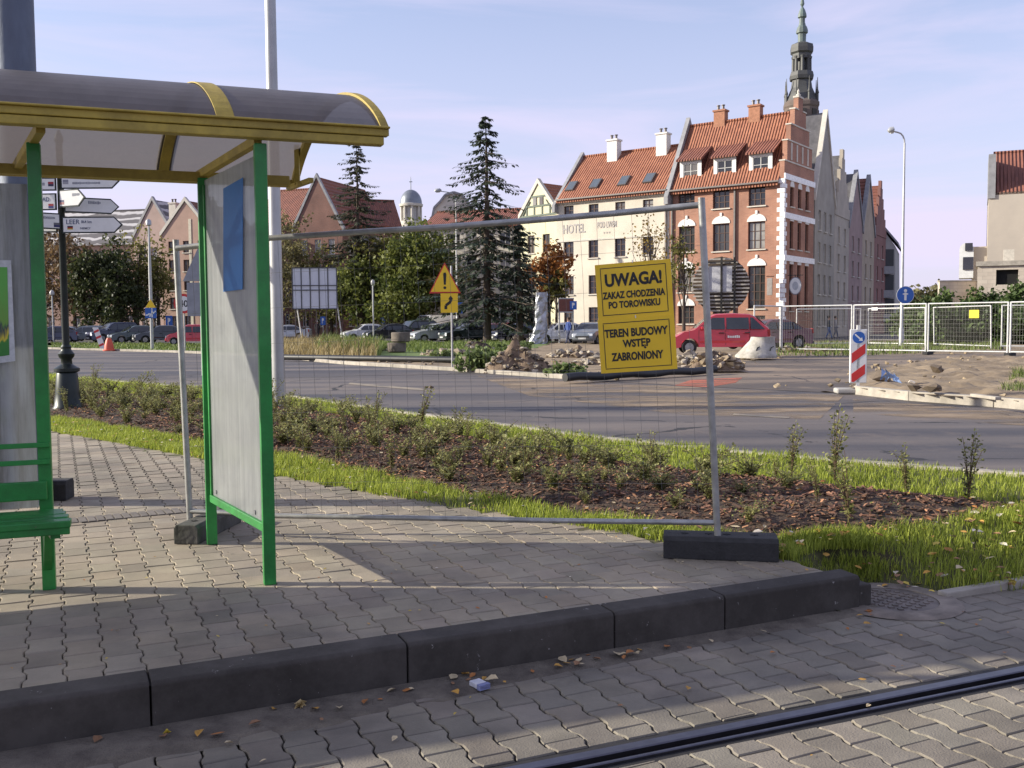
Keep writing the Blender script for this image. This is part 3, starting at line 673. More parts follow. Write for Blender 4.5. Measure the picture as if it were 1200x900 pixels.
b2 = thing('cigarette_packet', 'crumpled white and blue cigarette packet on the dirt below the kerb', 'packet', (p.x, p.y, .008))
b.build('box_body', mat('white card', (.7, .7, .74), .6, scale=30), b2, world=True, bevel=.003)
b = MB(); b.obox((p.x + d.x * .03, p.y + d.y * .03, .02), d * .012, Vector((-d.y, d.x, 0)) * .0275, (0, 0, .0115)); b.build('flap', mat('blue card', (.22, .24, .42), .6), b2, world=True)

# -- young shrubs of the bed
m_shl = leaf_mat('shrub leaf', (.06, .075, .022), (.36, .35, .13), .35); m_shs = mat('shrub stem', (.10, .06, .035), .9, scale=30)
def shrub_meshes(h, nst, nl, spread):
    st = MB(); fo = MB()
    for i in range(nst):
        a = U_(0, 2 * PI); l = h * U_(.55, 1.05); lean = spread * U_(.2, 1)
        P = [Vector((math.cos(a) * lean * s * s + .02 * noise.noise(Vector((i * 3, s * 4, 0))), math.sin(a) * lean * s * s, l * s)) for s in (0, .25, .5, .75, 1)]
        st.tube(P, [.005, .0042, .0034, .0026, .0012], 5)
        for k in range(nl):
            s = U_(.12, 1.03); q = s * 4; k0 = min(3, int(q)); p = P[k0].lerp(P[k0 + 1], q - k0)
            d = Vector((U_(-1, 1), U_(-1, 1), U_(-.2, .8))).normalized(); sz = U_(.014, .03); e = d.cross(Vector((U_(-1, 1), U_(-1, 1), 1))).normalized() * sz * .42
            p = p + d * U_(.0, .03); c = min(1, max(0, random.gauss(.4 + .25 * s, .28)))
            fo.face([p, p + d * sz * .5 + e, p + d * sz, p + d * sz * .5 - e], c=c)
    return st, fo
protos = []
for h, ns, nl, sp in ((.28, 9, 50, .22), (.42, 6, 44, .14), (.2, 12, 46, .26), (.5, 6, 52, .11), (.32, 8, 56, .25)):
    t = thing('shrub', 'young sparse shrub with small leaves growing through the bark mulch', 'shrub', (0, 0, 0), 0, 'young shrubs planted in the mulched bed')
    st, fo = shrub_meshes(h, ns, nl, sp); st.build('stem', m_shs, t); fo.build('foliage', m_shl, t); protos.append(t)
used = [0] * 5; spots = []
def put_shrub(k, x, y, s, label=None):
    o = protos[k] if not used[k] else copy_tree(protos[k]); used[k] = 1
    o.location = (x, y, gz(x, y) - .01); o.rotation_euler = (0, 0, U_(0, 6.28)); o.scale = (s, s, s * U_(.9, 1.1))
    if label: o['label'] = label
tall = [(928, 553, 1.15, 'leafy upright shrub just right of the fence post, behind the rubber foot'), (978, 562, 1.35, 'tallest dark leafy shrub standing on the grass edge of the bed, right of the fence'), (1062, 574, .95, 'thin two-stemmed shrub before the road, second from the right end of the bed'), (1135, 585, 1.15, 'slender shrub at the pointed right end of the mulched bed')]
for px, py, s, lb in tall:
    p = at(px, py, .23); put_shrub(3, p.x, p.y, s, lb); spots.append((p.x, p.y))
bed2 = [p for p in BED if p.x > -17]
tries = 0
while len(spots) < 275 and tries < 9000:
    tries += 1; x, y = rand_in(bed2)
    if edge_dist((x, y), BED) < .16 or (x > 2.3): continue
    if x > .9 and rnd() < .35: continue
    md = U_(.2, .5) if y < 12 else U_(.3, .5)
    if any((x - a) ** 2 + (y - c) ** 2 < md * md for a, c in spots): continue
    spots.append((x, y)); put_shrub(random.choice((0, 1, 2, 4, 2, 0)), x, y, U_(.6, 1.3) * (1.1 if y > 10 else .95))
# ================================================================== THE STOP: SHELTER, BENCH, FENCE, SIGNS
A_ = Vector((-1.33, 5.28, 0)); SU = Vector((.9367, .3502, 0)); SN = Vector((-.3502, .9367, 0)); PZ = .19
def S(u, n, z): return A_ + SU * (u - .2 * n) + SN * n + Vector((0, 0, z))
def hit(px, py, P0, nrm):
    d = Vector(ray(px, py)); o = Vector((0, 0, CAM_H)); t = (Vector(P0) - o).dot(nrm) / d.dot(nrm); return o + d * t
m_green = worn('green paint', (.017, .29, .045), (.10, .07, .045), .38, 3, .70)
m_yel = worn('yellow paint', (.50, .37, .06), (.13, .09, .05), .5, 2.5, .69, .05)
m_skin = frosted('smoked roof sheet', (.165, .148, .15), .06, .33, 5, (1, 1, 1), (.13, .118, .12))
m_side = frosted('scratched side sheet', (.43, .44, .435), .3, .4, 5, (3.2, 3.2, .09), (.27, .28, .275))
m_backp = frosted('stained back sheet', (.40, .41, .42), .22, .5, 9, (2.2, 2.2, .16), (.07, .065, .06))
def shelter(name, label, shift, full=True):
    off = SU * shift
    t = thing(name, label, 'bus shelter', tuple(A_ + off + Vector((0, 0, PZ))))
    P = lambda u, n, z: S(u, n, z) + off
    def post(u, n, z1, w=.065):
        b = MB(); c = P(u, n, (PZ + z1) / 2); b.obox(c, SU * w / 2, SN * w / 2, (0, 0, (z1 - PZ) / 2)); b.build('post', m_green, t, world=True, bevel=.006)
    uR, uL = .64, -3.4
    us = [0, -1.05, -3.0]
    post(0, 0, 2.56); post(0, 1.15, 2.53); post(-1.05, .344, 2.56); post(-3.0, .344, 2.56); post(-3.0, 1.15, 2.53); post(-5.9, .344, 2.56)  # last post is unseen, added to carry the panel's shade-casting extension
    # roof sheet: a shallow vault, with thickness
    n0, n1, z0, z1, rise, k = -.07, 1.36, 2.665, 2.57, .345, 30
    arc = []
    for i in range(k + 1):
        s = i / k; nn = n0 + (n1 - n0) * s; zz = z0 + (z1 - z0) * s + rise * (4 * s * (1 - s)) ** .85; arc.append((nn, zz))
    b = MB()
    for i in range(k):
        (a, za), (c, zc) = arc[i], arc[i + 1]
        b.face([P(uL, a, za), P(uR, a, za), P(uR, c, zc), P(uL, c, zc)])
    b.build('roof_sheet', m_skin, t, world=True, smooth=True)
    def strap(u0, u1, lift, th, nm='roof_strap'):
        b = MB()
        for i in range(k):
            (a, za), (c, zc) = arc[i], arc[i + 1]
            q = [P(u0, a, za + lift), P(u1, a, za + lift), P(u1, c, zc + lift), P(u0, c, zc + lift)]
            b.ext(q, (0, 0, th))
        b.build(nm, m_yel, t, world=True, fix=True)
    strap(uR - .015, uR + .03, -.035, .05, 'roof_rim'); strap(uL - .03, uL + .015, -.035, .05, 'roof_rim')
    for u in (-.19, -1.44, -2.69): strap(u - .045, u + .045, .004, .006); strap(u - .03, u + .03, -.022, .018, 'roof_rib')
    def beam(u0, na, u1, nb, zc, w, h, nm='beam', zc2=None):
        b = MB(); b.bar(P(u0, na, zc), P(u1, nb, zc if zc2 is None else zc2), w, h); b.build(nm, m_yel, t, world=True, bevel=.005)
    beam(uL, -.075, uR + .02, -.075, 2.643, .05, .040, 'gutter'); beam(uL, -.055, uR, -.055, 2.598, .075, .044); beam(uL, -.105, uR + .02, -.105, 2.667, .03, .012, 'gutter')
    beam(uL, 1.15, uR - .1, 1.15, 2.535, .05, .062); beam(uL, 1.37, uR, 1.37, 2.55, .04, .05, 'gutter')
    for u in us: beam(u, .03, u, 1.35, 2.585, .045, .05, 'cross_beam', 2.555)
    b = MB(); b.bar(P(uR - .03, 1.2, 2.52), P(uR - .03, 1.2, 2.78), .03, .03); b.bar(P(uR - .03, .95, 2.52), P(uR - .03, 1.38, 2.52), .03, .03); b.build('roof_bracket', m_yel, t, world=True)
    # side panel with its bottom rail
    a, c = P(0, .045, 0), P(0, 1.105, 0); d = (c - a).normalized(); q = Vector((-d.y, d.x, 0))
    b = MB(); b.obox((a + c) / 2 + Vector((0, 0, 1.515)), d * ((c - a).length / 2 - .012), q * .004, (0, 0, .995)); sp = b.build('side_panel', m_side, t, world=True)
    b = MB(); b.obox((a + c) / 2 + Vector((0, 0, .495)), d * ((c - a).length / 2), q * .02, (0, 0, .024)); b.build('panel_rail', m_green, t, world=True, bevel=.004)
    b = MB(); b.obox(c - d * .012 + Vector((0, 0, 1.50)), d * .011, q * .016, (0, 0, .98)); b.build('panel_edge', m_green, t, world=True, bevel=.003)
    for e in (.16, .9):
        b = MB(); b.disc(a.lerp(c, e) + Vector((0, 0, .55)) + q * -.005, d * .013, (0, 0, .013), q * .014, 12); b.build('panel_bolt', mat('grey plastic', (.15, .15, .16), .5), t, world=True, fix=True)
    # back panel behind the bench, lengthened out of view to shade the platform; hand rails
    a, c = P(-5.9, .38, 0), P(-1.085, .38, 0)
    b = MB(); b.obox((a + c) / 2 + Vector((0, 0, 1.49)), SU * ((c - a).length / 2), SN * .004, (0, 0, .86)); b.build('back_panel_and_shade_screen', m_backp, t, world=True)
    for z in (.975, .885):
        b = MB(); b.bar(P(-3.0, .30, z), P(-1.03, .30, z), .018, .026); b.build('back_rail', m_green, t, world=True, bevel=.003)
    return t, P
sh, P_ = shelter('bus_shelter', 'green and yellow bus shelter with curved smoked roof and scratched side panel on the platform', 0)
# blue poster on the inner face of the side panel
a, c = S(0, .045, 0), S(0, 1.105, 0); d = (c - a).normalized(); q = Vector((-d.y, d.x, 0)); q = q if q.x < 0 else -q
pl = a + q * .012
cs = [hit(px, py, pl, q) for px, py in ((262, 221), (285, 208), (284.5, 339), (262, 342))]
b = MB(); b.ext(cs, q * .002)
o = b.build('poster', mat('blue poster paper', (.015, .14, .40), .55, spec=.2, scale=1.5, col2=(.014, .10, .30)), fix=True); recentre(o, cs[3]); tag(o, 'tall plain blue poster stuck on the scratched side panel of the shelter', 'poster')
# poster on the back panel, with tape frame
b0 = S(-1.3, .345, 0); cs = [hit(px, py, b0, SN) for px, py in ((-22, 305), (13, 305), (18, 423), (-18, 428))]
t = thing('poster', 'green and yellow landscape poster in a white taped border behind the bench', 'poster', cs[2])
b = MB(); b.ext(cs, -SN * .002); b.build('tape_border', mat('white tape', (.62, .63, .62), .6, scale=20, var=.15), t, world=True, fix=True)
ci = [hit(px, py, b0 - SN * .004, SN) for px, py in ((-20, 313), (8.5, 313), (11, 416), (-16, 420))]
m, ntm, bs = new_mat('landscape print'); g_ = N(ntm, 'ShaderNodeTexCoord'); sx = N(ntm, 'ShaderNodeSeparateXYZ'); L(ntm, g_.outputs['Generated'], sx.inputs[0])
nzz = N(ntm, 'ShaderNodeTexNoise'); nzz.inputs['Scale'].default_value = 6; L(ntm, g_.outputs['Generated'], nzz.inputs['Vector'])
ad = N(ntm, 'ShaderNodeMath', operation='MULTIPLY_ADD'); ad.inputs[1].default_value = .35; L(ntm, nzz.outputs['Fac'], ad.inputs[0]); L(ntm, sx.outputs[2], ad.inputs[2])
r = N(ntm, 'ShaderNodeValToRGB'); e = r.color_ramp.elements; e[0].color = (.02, .16, .02, 1); e[1].position = .95; e[1].color = (.10, .38, .05, 1)
for ps, cl in ((.36, (.03, .2, .02, 1)), (.40, (.62, .5, .03, 1)), (.52, (.02, .05, .05, 1)), (.58, (.14, .3, .04, 1))): x = e.new(ps); x.color = cl
L(ntm, ad.outputs[0], r.inputs[0]); L(ntm, r.outputs[0], bs.inputs['Base Color']); bs.inputs['Roughness'].default_value = .4
b = MB(); b.face(ci); b.face([p + Vector((0, 0, 0)) - SN * .0005 for p in ci]); b.f.pop(); b.m.pop(); b.c.pop(); b.build('print', m, t, world=True)

# bench fixed in front of the back panel
t = thing('bench', 'green slatted bench under the shelter roof', 'bench', tuple(S(-1.05, .1, PZ)))
for nn, zz in ((.20, .64), (.10, .645), (.0, .645), (-.09, .64)):
    b = MB(); b.obox(S(-2.0, nn, zz - .018), SU * 1.01, SN * .044, (0, 0, .018)); b.build('seat_slat', m_green, t, world=True, bevel=.006)
b = MB(); b.obox(S(-2.0, -.115, .605), SU * 1.0, SN * .012, (0, 0, .035)); b.build('seat_apron', m_green, t, world=True, bevel=.004)
b = MB(); b.obox(S(-2.05, .29, .735), SU * 1.0, SN * .014, (0, 0, .05)); b.build('backrest_slat', m_green, t, world=True, bevel=.006)
for u in (-1.06, -2.9):
    b = MB(); b.bar(S(u, -.06, .565), S(u, .3, .565), .045, .05); b.ext([S(u - .02, .31, .30), S(u - .02, .27, .36), S(u - .02, .2, .545), S(u - .02, .08, .545), S(u - .02, .31, .545)], SU * .04); b.build('bracket', m_green, t, world=True, fix=True)
    if u < -2: b = MB(); b.obox(S(u + .012, .12, .19 + .19), SU * .02, SN * .03, (0, 0, .185)); b.build('leg', m_green, t, world=True, bevel=.005)

# thick steel column behind the bench
m_col = mat('weathered column paint', (.13, .155, .21), .55, .2, scale=2.2, col2=(.075, .09, .125), bump=.15, bscale=25, stretch=(1, 1, .35))
b = MB(); b.lathe([(.15, 0), (.148, 4), (.14, 9)], (0, 0, 0), 28); o = b.build('steel_column', m_col, smooth=True); o.location = (-3.86, 7.8, PZ - .01); tag(o, 'thick bluish grey steel column rising behind the shelter bench', 'column')
m_rub = mat('black rubber block', (.035, .034, .034), .85, scale=12, var=.2, bump=.3, bscale=60)
# ---- mobile fence in front of the bed
m_galv = mat('galvanised tube', (.42, .42, .40), .42, .55, scale=9, var=.18, bump=.05)
m_wire = mat('fence wire', (.22, .215, .2), .5, .5, scale=20, var=.2)
def foot_block(name, label, c, ax, l, h, wd, m, group=None, slots=True):
    c = Vector(c); ax = Vector(ax).normalized(); q = Vector((-ax.y, ax.x, 0)); t = thing(name, label, 'fence foot', tuple(c), 0, group)
    b = MB(); prof = [(-wd, 0), (wd, 0), (wd, h * .82), (wd * .82, h), (-wd * .82, h), (-wd, h * .82)]
    b.ext([c - ax * l + q * a + Vector((0, 0, z)) for a, z in prof], ax * 2 * l); b.build('block', m, t, world=True, fix=True, bevel=.006)
    if slots:
        for e in (-.62, -.2, .12, .6):
            b = MB(); p = c + ax * l * e + Vector((0, 0, h + .001)); b.obox(p, ax * .022, q * .006, (0, 0, .002)); b.obox(p, ax * .006, q * .022, (0, 0, .0022)); b.build('slot', mat('slot dark', (.006, .006, .006), .9), t, world=True)
    return t
FL, FR = Vector((-2.18, 6.56, PZ)), Vector((1.23, 5.81, PZ)); FD = (FR - FL).normalized(); FQ = Vector((FD.y, -FD.x, 0))      # FQ points to the camera side
t = thing('mesh_fence_panel', 'galvanised mobile fence panel with wide mesh between the shelter and the planted bed', 'fence', tuple(FL))
tl, tr = atd(206, 282, 6.62), atd(822, 233, 5.77); bl, br = Vector((FL.x, FL.y, PZ + .05)), Vector((FR.x, FR.y, PZ + .05))
for p, q in ((bl, tl), (br, tr)):
    b = MB(); b.tube([p, q], .0205, 12); b.lathe([(.021, 0), (.021, .006)], tuple(q), 12); b.build('post', m_galv, t, world=True, smooth=True)
tp = [hit(x, y, FL, FQ) for x, y in ((207, 291), (260, 285), (316, 279), (420, 272), (520, 266), (620, 258.5), (720, 250), (822, 240))]
b = MB(); b.tube(tp, .019, 12); b.build('top_rail', m_galv, t, world=True, smooth=True)
bp_ = [hit(x, y, FL, FQ) for x, y in ((223, 599), (320, 604.5), (480, 607), (640, 610), (760, 611.5), (840, 612.5))]
b = MB(); b.tube(bp_, .0165, 10); b.build('bottom_rail', m_galv, t, world=True, smooth=True)
def along(P, s):
    k = min(len(P) - 2, int(s * (len(P) - 1))); f = s * (len(P) - 1) - k; return P[k].lerp(P[k + 1], f)
TP, BP = resample(tp, 60), resample(bp_, 60)
b = MB(); nv = 33
for i in range(1, nv):
    s = i / nv; wob = [along(BP, s).lerp(along(TP, s), f) + FD * (.006 * noise.noise(Vector((i * 1.3, f * 3, 0)))) + FQ * (.012 * noise.noise(Vector((s * 4, f * 2, 7)))) for f in (0, .2, .4, .6, .8, 1)]
    b.tube(wob, .0011, 4, cap=False)
for k in range(1, 8):
    f = k / 8; pts = [along(BP, s / 30).lerp(along(TP, s / 30), f) + FQ * (.012 * noise.noise(Vector((s / 30 * 4, f * 2, 7))) + .003) + Vector((0, 0, .006 * noise.noise(Vector((s * .4, k, 2))))) for s in range(31)]
    b.tube(pts, .0011, 4, cap=False)
b.build('wire_mesh', m_wire, t, world=True)
p = at(243, 637, PZ); foot_block('fence_foot', 'low dark concrete fence foot with mossy brown stains beside the shelter post', (-2.07, 6.62, PZ), (.12, .99, 0), .36, .125, .082, mat('mossy concrete', (.10, .095, .085), .95, scale=5, col2=(.05, .05, .04), bump=.5))
foot_block('fence_foot', 'black rubber fence foot under the right fence post at the platform end', (1.245, 5.84, PZ), (.985, -.17, 0), .335, .135, .11, m_rub)
p = at(62, 588, PZ); foot_block('fence_foot', 'dark block at the foot of the thick steel column', (p.x - .12, p.y + .12, PZ), (1, .1, 0), .2, .16, .1, m_rub, slots=False)
# neighbouring panel whose rail shows left of the post is tied on beyond the shelter
m_sy = mat('sign yellow', (.86, .56, .016), .42, scale=2, var=.05); m_blk = mat('sign black', (.012, .012, .012), .5); m_sw = mat('sign white', (.72, .72, .70), .45, scale=4, var=.06)
def fit_text(body, centre, ex, ey, wd, ht, m, parent, bold=.04, nm='lettering'):
    """Lettering whose outline fills wd x ht metres round a centre on the plane of ex, ey."""
    o = text_part(nm, body, 1., Matrix.Identity(4), m, None, bold, 1.)
    xs_ = [v.co.x for v in o.data.vertices]; ys_ = [v.co.y for v in o.data.vertices]
    x0, x1 = min(xs_), max(xs_); 
    cap = [v.co.y for v in o.data.vertices]; y0, y1 = min(cap), max(cap)
    sx_, sy_ = wd / (x1 - x0), ht / (y1 - y0); Mx = frame4(centre, ex, ey)
    if parent is not None and parent.name in ROOTM: Mx = ROOTM[parent.name].inverted() @ Mx
    for v in o.data.vertices:
        v.co = Mx @ Vector(((v.co.x - (x0 + x1) / 2) * sx_, (v.co.y - (y0 + y1) / 2) * sy_, v.co.z))
    if parent is not None: o.parent = parent
    return o
def yellow_sign(label, corners, lines, lift):
    pl = FL + FQ * lift; c = [hit(px, py, pl, FQ) for px, py in corners]
    ce = sum(c, Vector()) / 4; ex = ((c[1] - c[0]) + (c[2] - c[3])).normalized(); wd = ((c[1] - c[0]).length + (c[2] - c[3]).length) / 2; ht = ((c[0] - c[3]).length + (c[1] - c[2]).length) / 2
    ey = ((c[0] - c[3]) + (c[1] - c[2])).normalized(); ey = (ey - ex * ey.dot(ex)).normalized()
    t = thing('warning_sign', label, 'sign', tuple(c[3]), 0, None)
    b = MB(); b.obox(ce, ex * wd / 2, ey * ht / 2, FQ * .0022); b.build('plate', m_sy, t, world=True, bevel=.001)
    b = MB(); i = .032; lw = .0022
    for sg in (-1, 1):
        b.obox(ce + ex * sg * (wd / 2 - i) + FQ * .0026, ex * lw, ey * (ht / 2 - i + lw), FQ * .0006); b.obox(ce + ey * sg * (ht / 2 - i * .8) + FQ * .0028, ex * (wd / 2 - i + lw), ey * lw, FQ * .0006)
    b.build('border', m_blk, t, world=True)
    for body, cpx, cpy, wp, hp in lines:
        p = hit(cpx, cpy, pl + FQ * .003, FQ); k = p.y / F_PX * 1.0
        fit_text(body, p, ex, ey, wp * k * 1.02, hp * k, m_blk, t)
    for e in (-.5, .5):
        b = MB(); b.tube([ce + ey * ht * .485 * (1 if lift else 1) + ex * .002 + FQ * .004, ce + ey * (ht * .5 + .012)], .003, 6); 
    b.build('cable_tie', m_sw, t, world=True)
    return t
q8 = lambda x, y: (690 + x / 5.625, 290 + y / 5.625)
yellow_sign('yellow sign reading UWAGA at its head, upper one of the pair wired to the fence', [q8(40, 115), q8(540, 75), q8(560, 442), q8(62, 482)],
    [('UWAGA!', *q8(292, 205), 65, 15.5), ('ZAKAZ CHODZENIA', *q8(296, 305), 71.5, 8.6), ('PO TOROWISKU', *q8(300, 369), 59, 8.4)], .022)
yellow_sign('yellow sign reading TEREN BUDOWY, lower one of the pair wired to the fence', [q8(60, 478), q8(562, 441), q8(585, 800), q8(80, 832)],
    [('TEREN BUDOWY', *q8(311, 556), 72.5, 10), ('WSTĘP', *q8(315, 634), 32, 12.2), ('ZABRONIONY', *q8(320, 713), 59.5, 10)], .028)

# ---- cast iron fingerpost with town names
m_iron = mat('black green iron', (.016, .024, .022), .4, .3, scale=6, var=.2)
fx, fy = -7.38, 16.26
t = thing('fingerpost', 'black cast iron signpost with white arrow boards standing at the edge of the bed', 'signpost', (fx, fy, .2))
b = MB(); b.lathe([(.25, 0), (.25, .05), (.22, .09), (.19, .3), (.165, .62), (.155, .64), (.2, .66), (.2, .71), (.15, .74), (.09, .78), (.085, .86), (.12, .9), (.13, .95), (.09, 1.0), (.075, 1.03), (.085, 1.06), (.062, 1.1)], n=20); b.build('base', m_iron, t, smooth=True)
b = MB(); b.lathe([(.058, 1.09), (.05, 4.4), (.07, 4.42), (.07, 4.48), (.02, 4.6)], n=14); b.build('pole', m_iron, t, smooth=True)
m_ink = mat('sign ink blue', (.03, .05, .12), .5)
def arrow(ang, z, l, h, lines, flag=None, start=.06):
    ex = Vector((math.cos(ang), math.sin(ang), 0)); ey = Vector((0, 0, 1)); nn = ex.cross(ey)   # nn faces the camera for ang = 0
    if nn.y > 0: nn = -nn
    o0 = Vector((fx, fy, z)) + nn * .065
    def plate(g, th, lf):
        p = [(start - g, -h / 2 - g), (l - h * .5, -h / 2 - g), (l + g * 1.3, 0), (l - h * .5, h / 2 + g), (start - g, h / 2 + g)]
        return [o0 + ex * a + ey * c + nn * lf for a, c in p], nn * th
    p, v = plate(.022, .02, -.011); b = MB(); b.ext(p, v); br_ = b.build('board', m_iron, t, world=True, fix=True)
    p, v = plate(0, .026, -.014); b = MB(); b.ext(p, v); w_ = b.build('face', m_sw, t, world=True, fix=True)
    rt = ex if ex.x > 0 else -ex
    for body, a, c, wd, ht in lines:
        if body: fit_text(body, o0 + ex * a + ey * c + nn * .0135, rt, ey, wd, ht, m_ink, t, .01)
        else:                                   # lines too small to read in the place: faint worn strokes
            b = MB(); x_ = -wd / 2
            while x_ < wd / 2 - .012:
                l_ = U_(.012, .026); b.obox(o0 + ex * (a + x_ + l_ / 2) + ey * c + nn * .0135, ex * l_ * .38, ey * ht * U_(.3, .5), nn * .0004); x_ += l_
            b.build('lettering', mat('faded ink', (.25, .26, .3), .6), t, world=True)
    if flag:
        a, c, cols = flag
        for i, cl in enumerate(cols):
            b = MB(); b.obox(o0 + ex * a + ey * (c + .018 - .018 * i * 2 / max(1, len(cols) - 1) * 1) + nn * .0136, ex * .045, ey * (.036 / len(cols) * 1.0), nn * .0005); b.build('flag', mat('flag tone %d %d %d' % tuple(int(x * 99) for x in cl), cl, .5, var=.03), t, world=True)
zr = lambda y: 1.6 + (384.2 - y) * fy / F_PX
GER = [(.02, .02, .02), (.45, .03, .03), (.55, .38, .04)]
arrow(0, zr(267), 1.0, .225, [('LEER', .22, .05, .22, .075), ('864 km', .44, .05, .17, .05), ('NIEMCY', .42, -.055, .17, .035)], (.17, -.045, GER))
arrow(0, zr(217), .97, .20, [(None, .46, -.03, .46, .04)], (.12, -.01, [(.2, .2, .25), (.3, .3, .33)]))
arrow(-.38, zr(237), .56, .24, [(None, .4, .05, .16, .05)], (.1, -.06, [(.02, .02, .1), (.3, .1, .1)]))
arrow(.5, zr(243), .86, .21, [(None, .5, .05, .2, .05)])
arrow(PI, zr(220), .9, .17, [(None, .32, 0, .2, .05)], (.12, 0, [(.3, .02, .03), (.02, .02, .06)]))
arrow(PI - .12, zr(240), 1.0, .23, [('RAD', .24, .04, .17, .07)], (.13, -.07, [(.35, .03, .03), (.03, .04, .16)]))
arrow(PI + .7, zr(263), .5, .22, [(None, .22, .05, .2, .045)], (.1, -.06, [(.1, .1, .12), (.02, .02, .1)]))
arrow(PI - .1, zr(266), .95, .22, [(None, .5, 0, .4, .06)])
# tall galvanised pole at the bed's far side
b = MB(); b.lathe([(.13, 0), (.13, .02), (.102, .03), (.1, 3), (.078, 10.5)], n=20); o = b.build('steel_pole', mat('pale galvanised pole', (.46, .46, .45), .4, .45, scale=3, var=.12, stretch=(1, 1, .4)), smooth=True); o.location = (-3.91, 16.4, .2); tag(o, 'tall slim galvanised pole rising from the bed just right of the shelter post', 'pole')

# ================================================================== ROAD SIGNS, LAMPS, STREET THINGS FURTHER OFF
m_gp = mat('sign pole grey', (.45, .45, .44), .45, .4, scale=8, var=.1); m_gback = mat('sign back grey', (.28, .29, .32), .5, .3, scale=4, var=.1)
m_red = mat('sign red', (.55, .03, .025), .45, var=.06); m_blue = mat('sign blue', (.02, .11, .42), .45, var=.06)
def base_thing(name, label, cat, px, py, z, rot=0., group=None):
    p = at(px, py, z); return thing(name, label, cat, (p.x, p.y, z), rot, group), p.y / F_PX, p
def lpole(t, h, r=.035, m=None, top=None):
    b = MB(); b.lathe([(r * 1.0, -.1), (r, h * .6), (top or r, h)], n=10); b.build('pole', m or m_gp, t, smooth=True)
def plate_round(t, z, r, m, nm='plate', x=0, y=-.06, th=.012):
    b = MB(); b.disc((x, y, z), (r, 0, 0), (0, 0, r), (0, -th, 0), 28); return b.build(nm, m, t, fix=True)
def plate_poly(t, pts, m, y, th, nm='plate'):
    b = MB(); b.ext([(x, y, z) for x, z in pts], (0, -th, 0)); return b.build(nm, m, t, fix=True)
def rect(cx, cz, w, h): return [(cx - w / 2, cz - h / 2), (cx + w / 2, cz - h / 2), (cx + w / 2, cz + h / 2), (cx - w / 2, cz + h / 2)]
def tri(cx, zb, w, h, r=.0): return [(cx - w / 2, zb), (cx + w / 2, zb), (cx, zb + h)]
# temporary triangle + diverting arrow plate
t, k, p = base_thing('road_sign', 'yellow triangular warning sign over a yellow plate with a bent arrow, on the far verge', 'road sign', 530, 431, .22)
H = lambda py: (431 - py) * k
lpole(t, H(312), .03)
plate_poly(t, tri(-.2, H(344), 37 * k, 36 * k), m_red, -.05, .012); 
plate_poly(t, tri(-.2, H(342.2), 32.5 * k, 31.5 * k), m_sy, -.062, .004, 'plate_face')
b = MB(); xx = -.2; b.ext([(xx - .05, -.068, H(322)), (xx - .03, -.068, H(334)), (xx + .03, -.068, H(334)), (xx + .05, -.068, H(322)), (xx + .035, -.068, H(320)), (xx - .035, -.068, H(320))], (0, -.003, 0)); b.disc((xx, -.068, H(337.5)), (.045, 0, 0), (0, 0, .045), (0, -.003, 0), 12); b.build('exclamation_mark', m_blk, t, fix=True)
plate_poly(t, rect(-.07, H(355), 20 * k, 23 * k), m_sy, -.05, .012, 'arrow_plate')
b = MB(); 
pts = [(-4, -7.5), (-4, -3), (1.8, 1.2), (1.8, 4)]
for (x0, z0), (x1, z1) in zip(pts, pts[1:]): b.bar((-.07 + x0 * k, -.066, H(355) + z0 * k), (-.07 + x1 * k, -.066, H(355) + z1 * k), .004, .085, up=(0, 0, 1) if abs(z1 - z0) < abs(x1 - x0) else (1, 0, 0))
b.ext([(-.07 - 1.2 * k, -.066, H(355) + 4 * k), (-.07 + 4.8 * k, -.066, H(355) + 4 * k), (-.07 + 1.8 * k, -.066, H(355) + 8.5 * k)], (0, -.004, 0)); b.build('arrow', m_blk, t)
# guide board with diagonal stripes at the island's corner
t, k, p = base_thing('guide_board', 'red and white striped guide board with a blue arrow disc on the island corner', 'guide board', 1005, 459, .24, -.12)
w_, h0, h1 = .315, .17, 1.2
b = MB(); b.box((-w_ / 2, -.03, h0), (w_ / 2, .03, h1)); b.build('board', m_sw, t, bevel=.012)
y0 = -.033
for za in (.155, .55):
    pr = [(-.125, za), (.125, za + .19), (.125, za + .38), (-.125, za + .19)]; pr = clip_poly([Vector((a, c, 0)) for a, c in pr], Vector((0, h0 + .02, 0)), Vector((0, 1, 0)))
    b = MB(); b.ext([(q.x, -.03, q.y) for q in pr], (0, -.003, 0)); b.build('stripe', m_red, t, fix=True)
plate_poly(t, rect(0, 1.045, .25, .25), m_sw, -.03, .002, 'disc_backing'); plate_round(t, 1.045, .115, m_blue, 'disc', 0, -.033, .004)
b = MB(); b.bar((-.07, -.039, 1.105), (.03, -.039, 1.015), .004, .028, up=(.7, 0, .7)); b.ext([(.075, -.0375, .975), (.06, -.0375, 1.05), (0, -.0375, .985)], (0, -.003, 0)); b.build('arrow', m_sw, t)
b = MB(); b.box((-.42, -.2, -.03), (-.05, .2, .07)); b.build('foot', mat('pale foot', (.4, .38, .35), .8), t, bevel=.03); b = MB(); b.box((-.04, -.21, -.03), (.38, .2, .09)); b.build('foot', m_rub, t, bevel=.03); b = MB(); b.box((-.03, -.03, .05), (.03, .03, 1.28)); b.build('stake', m_sw, t)
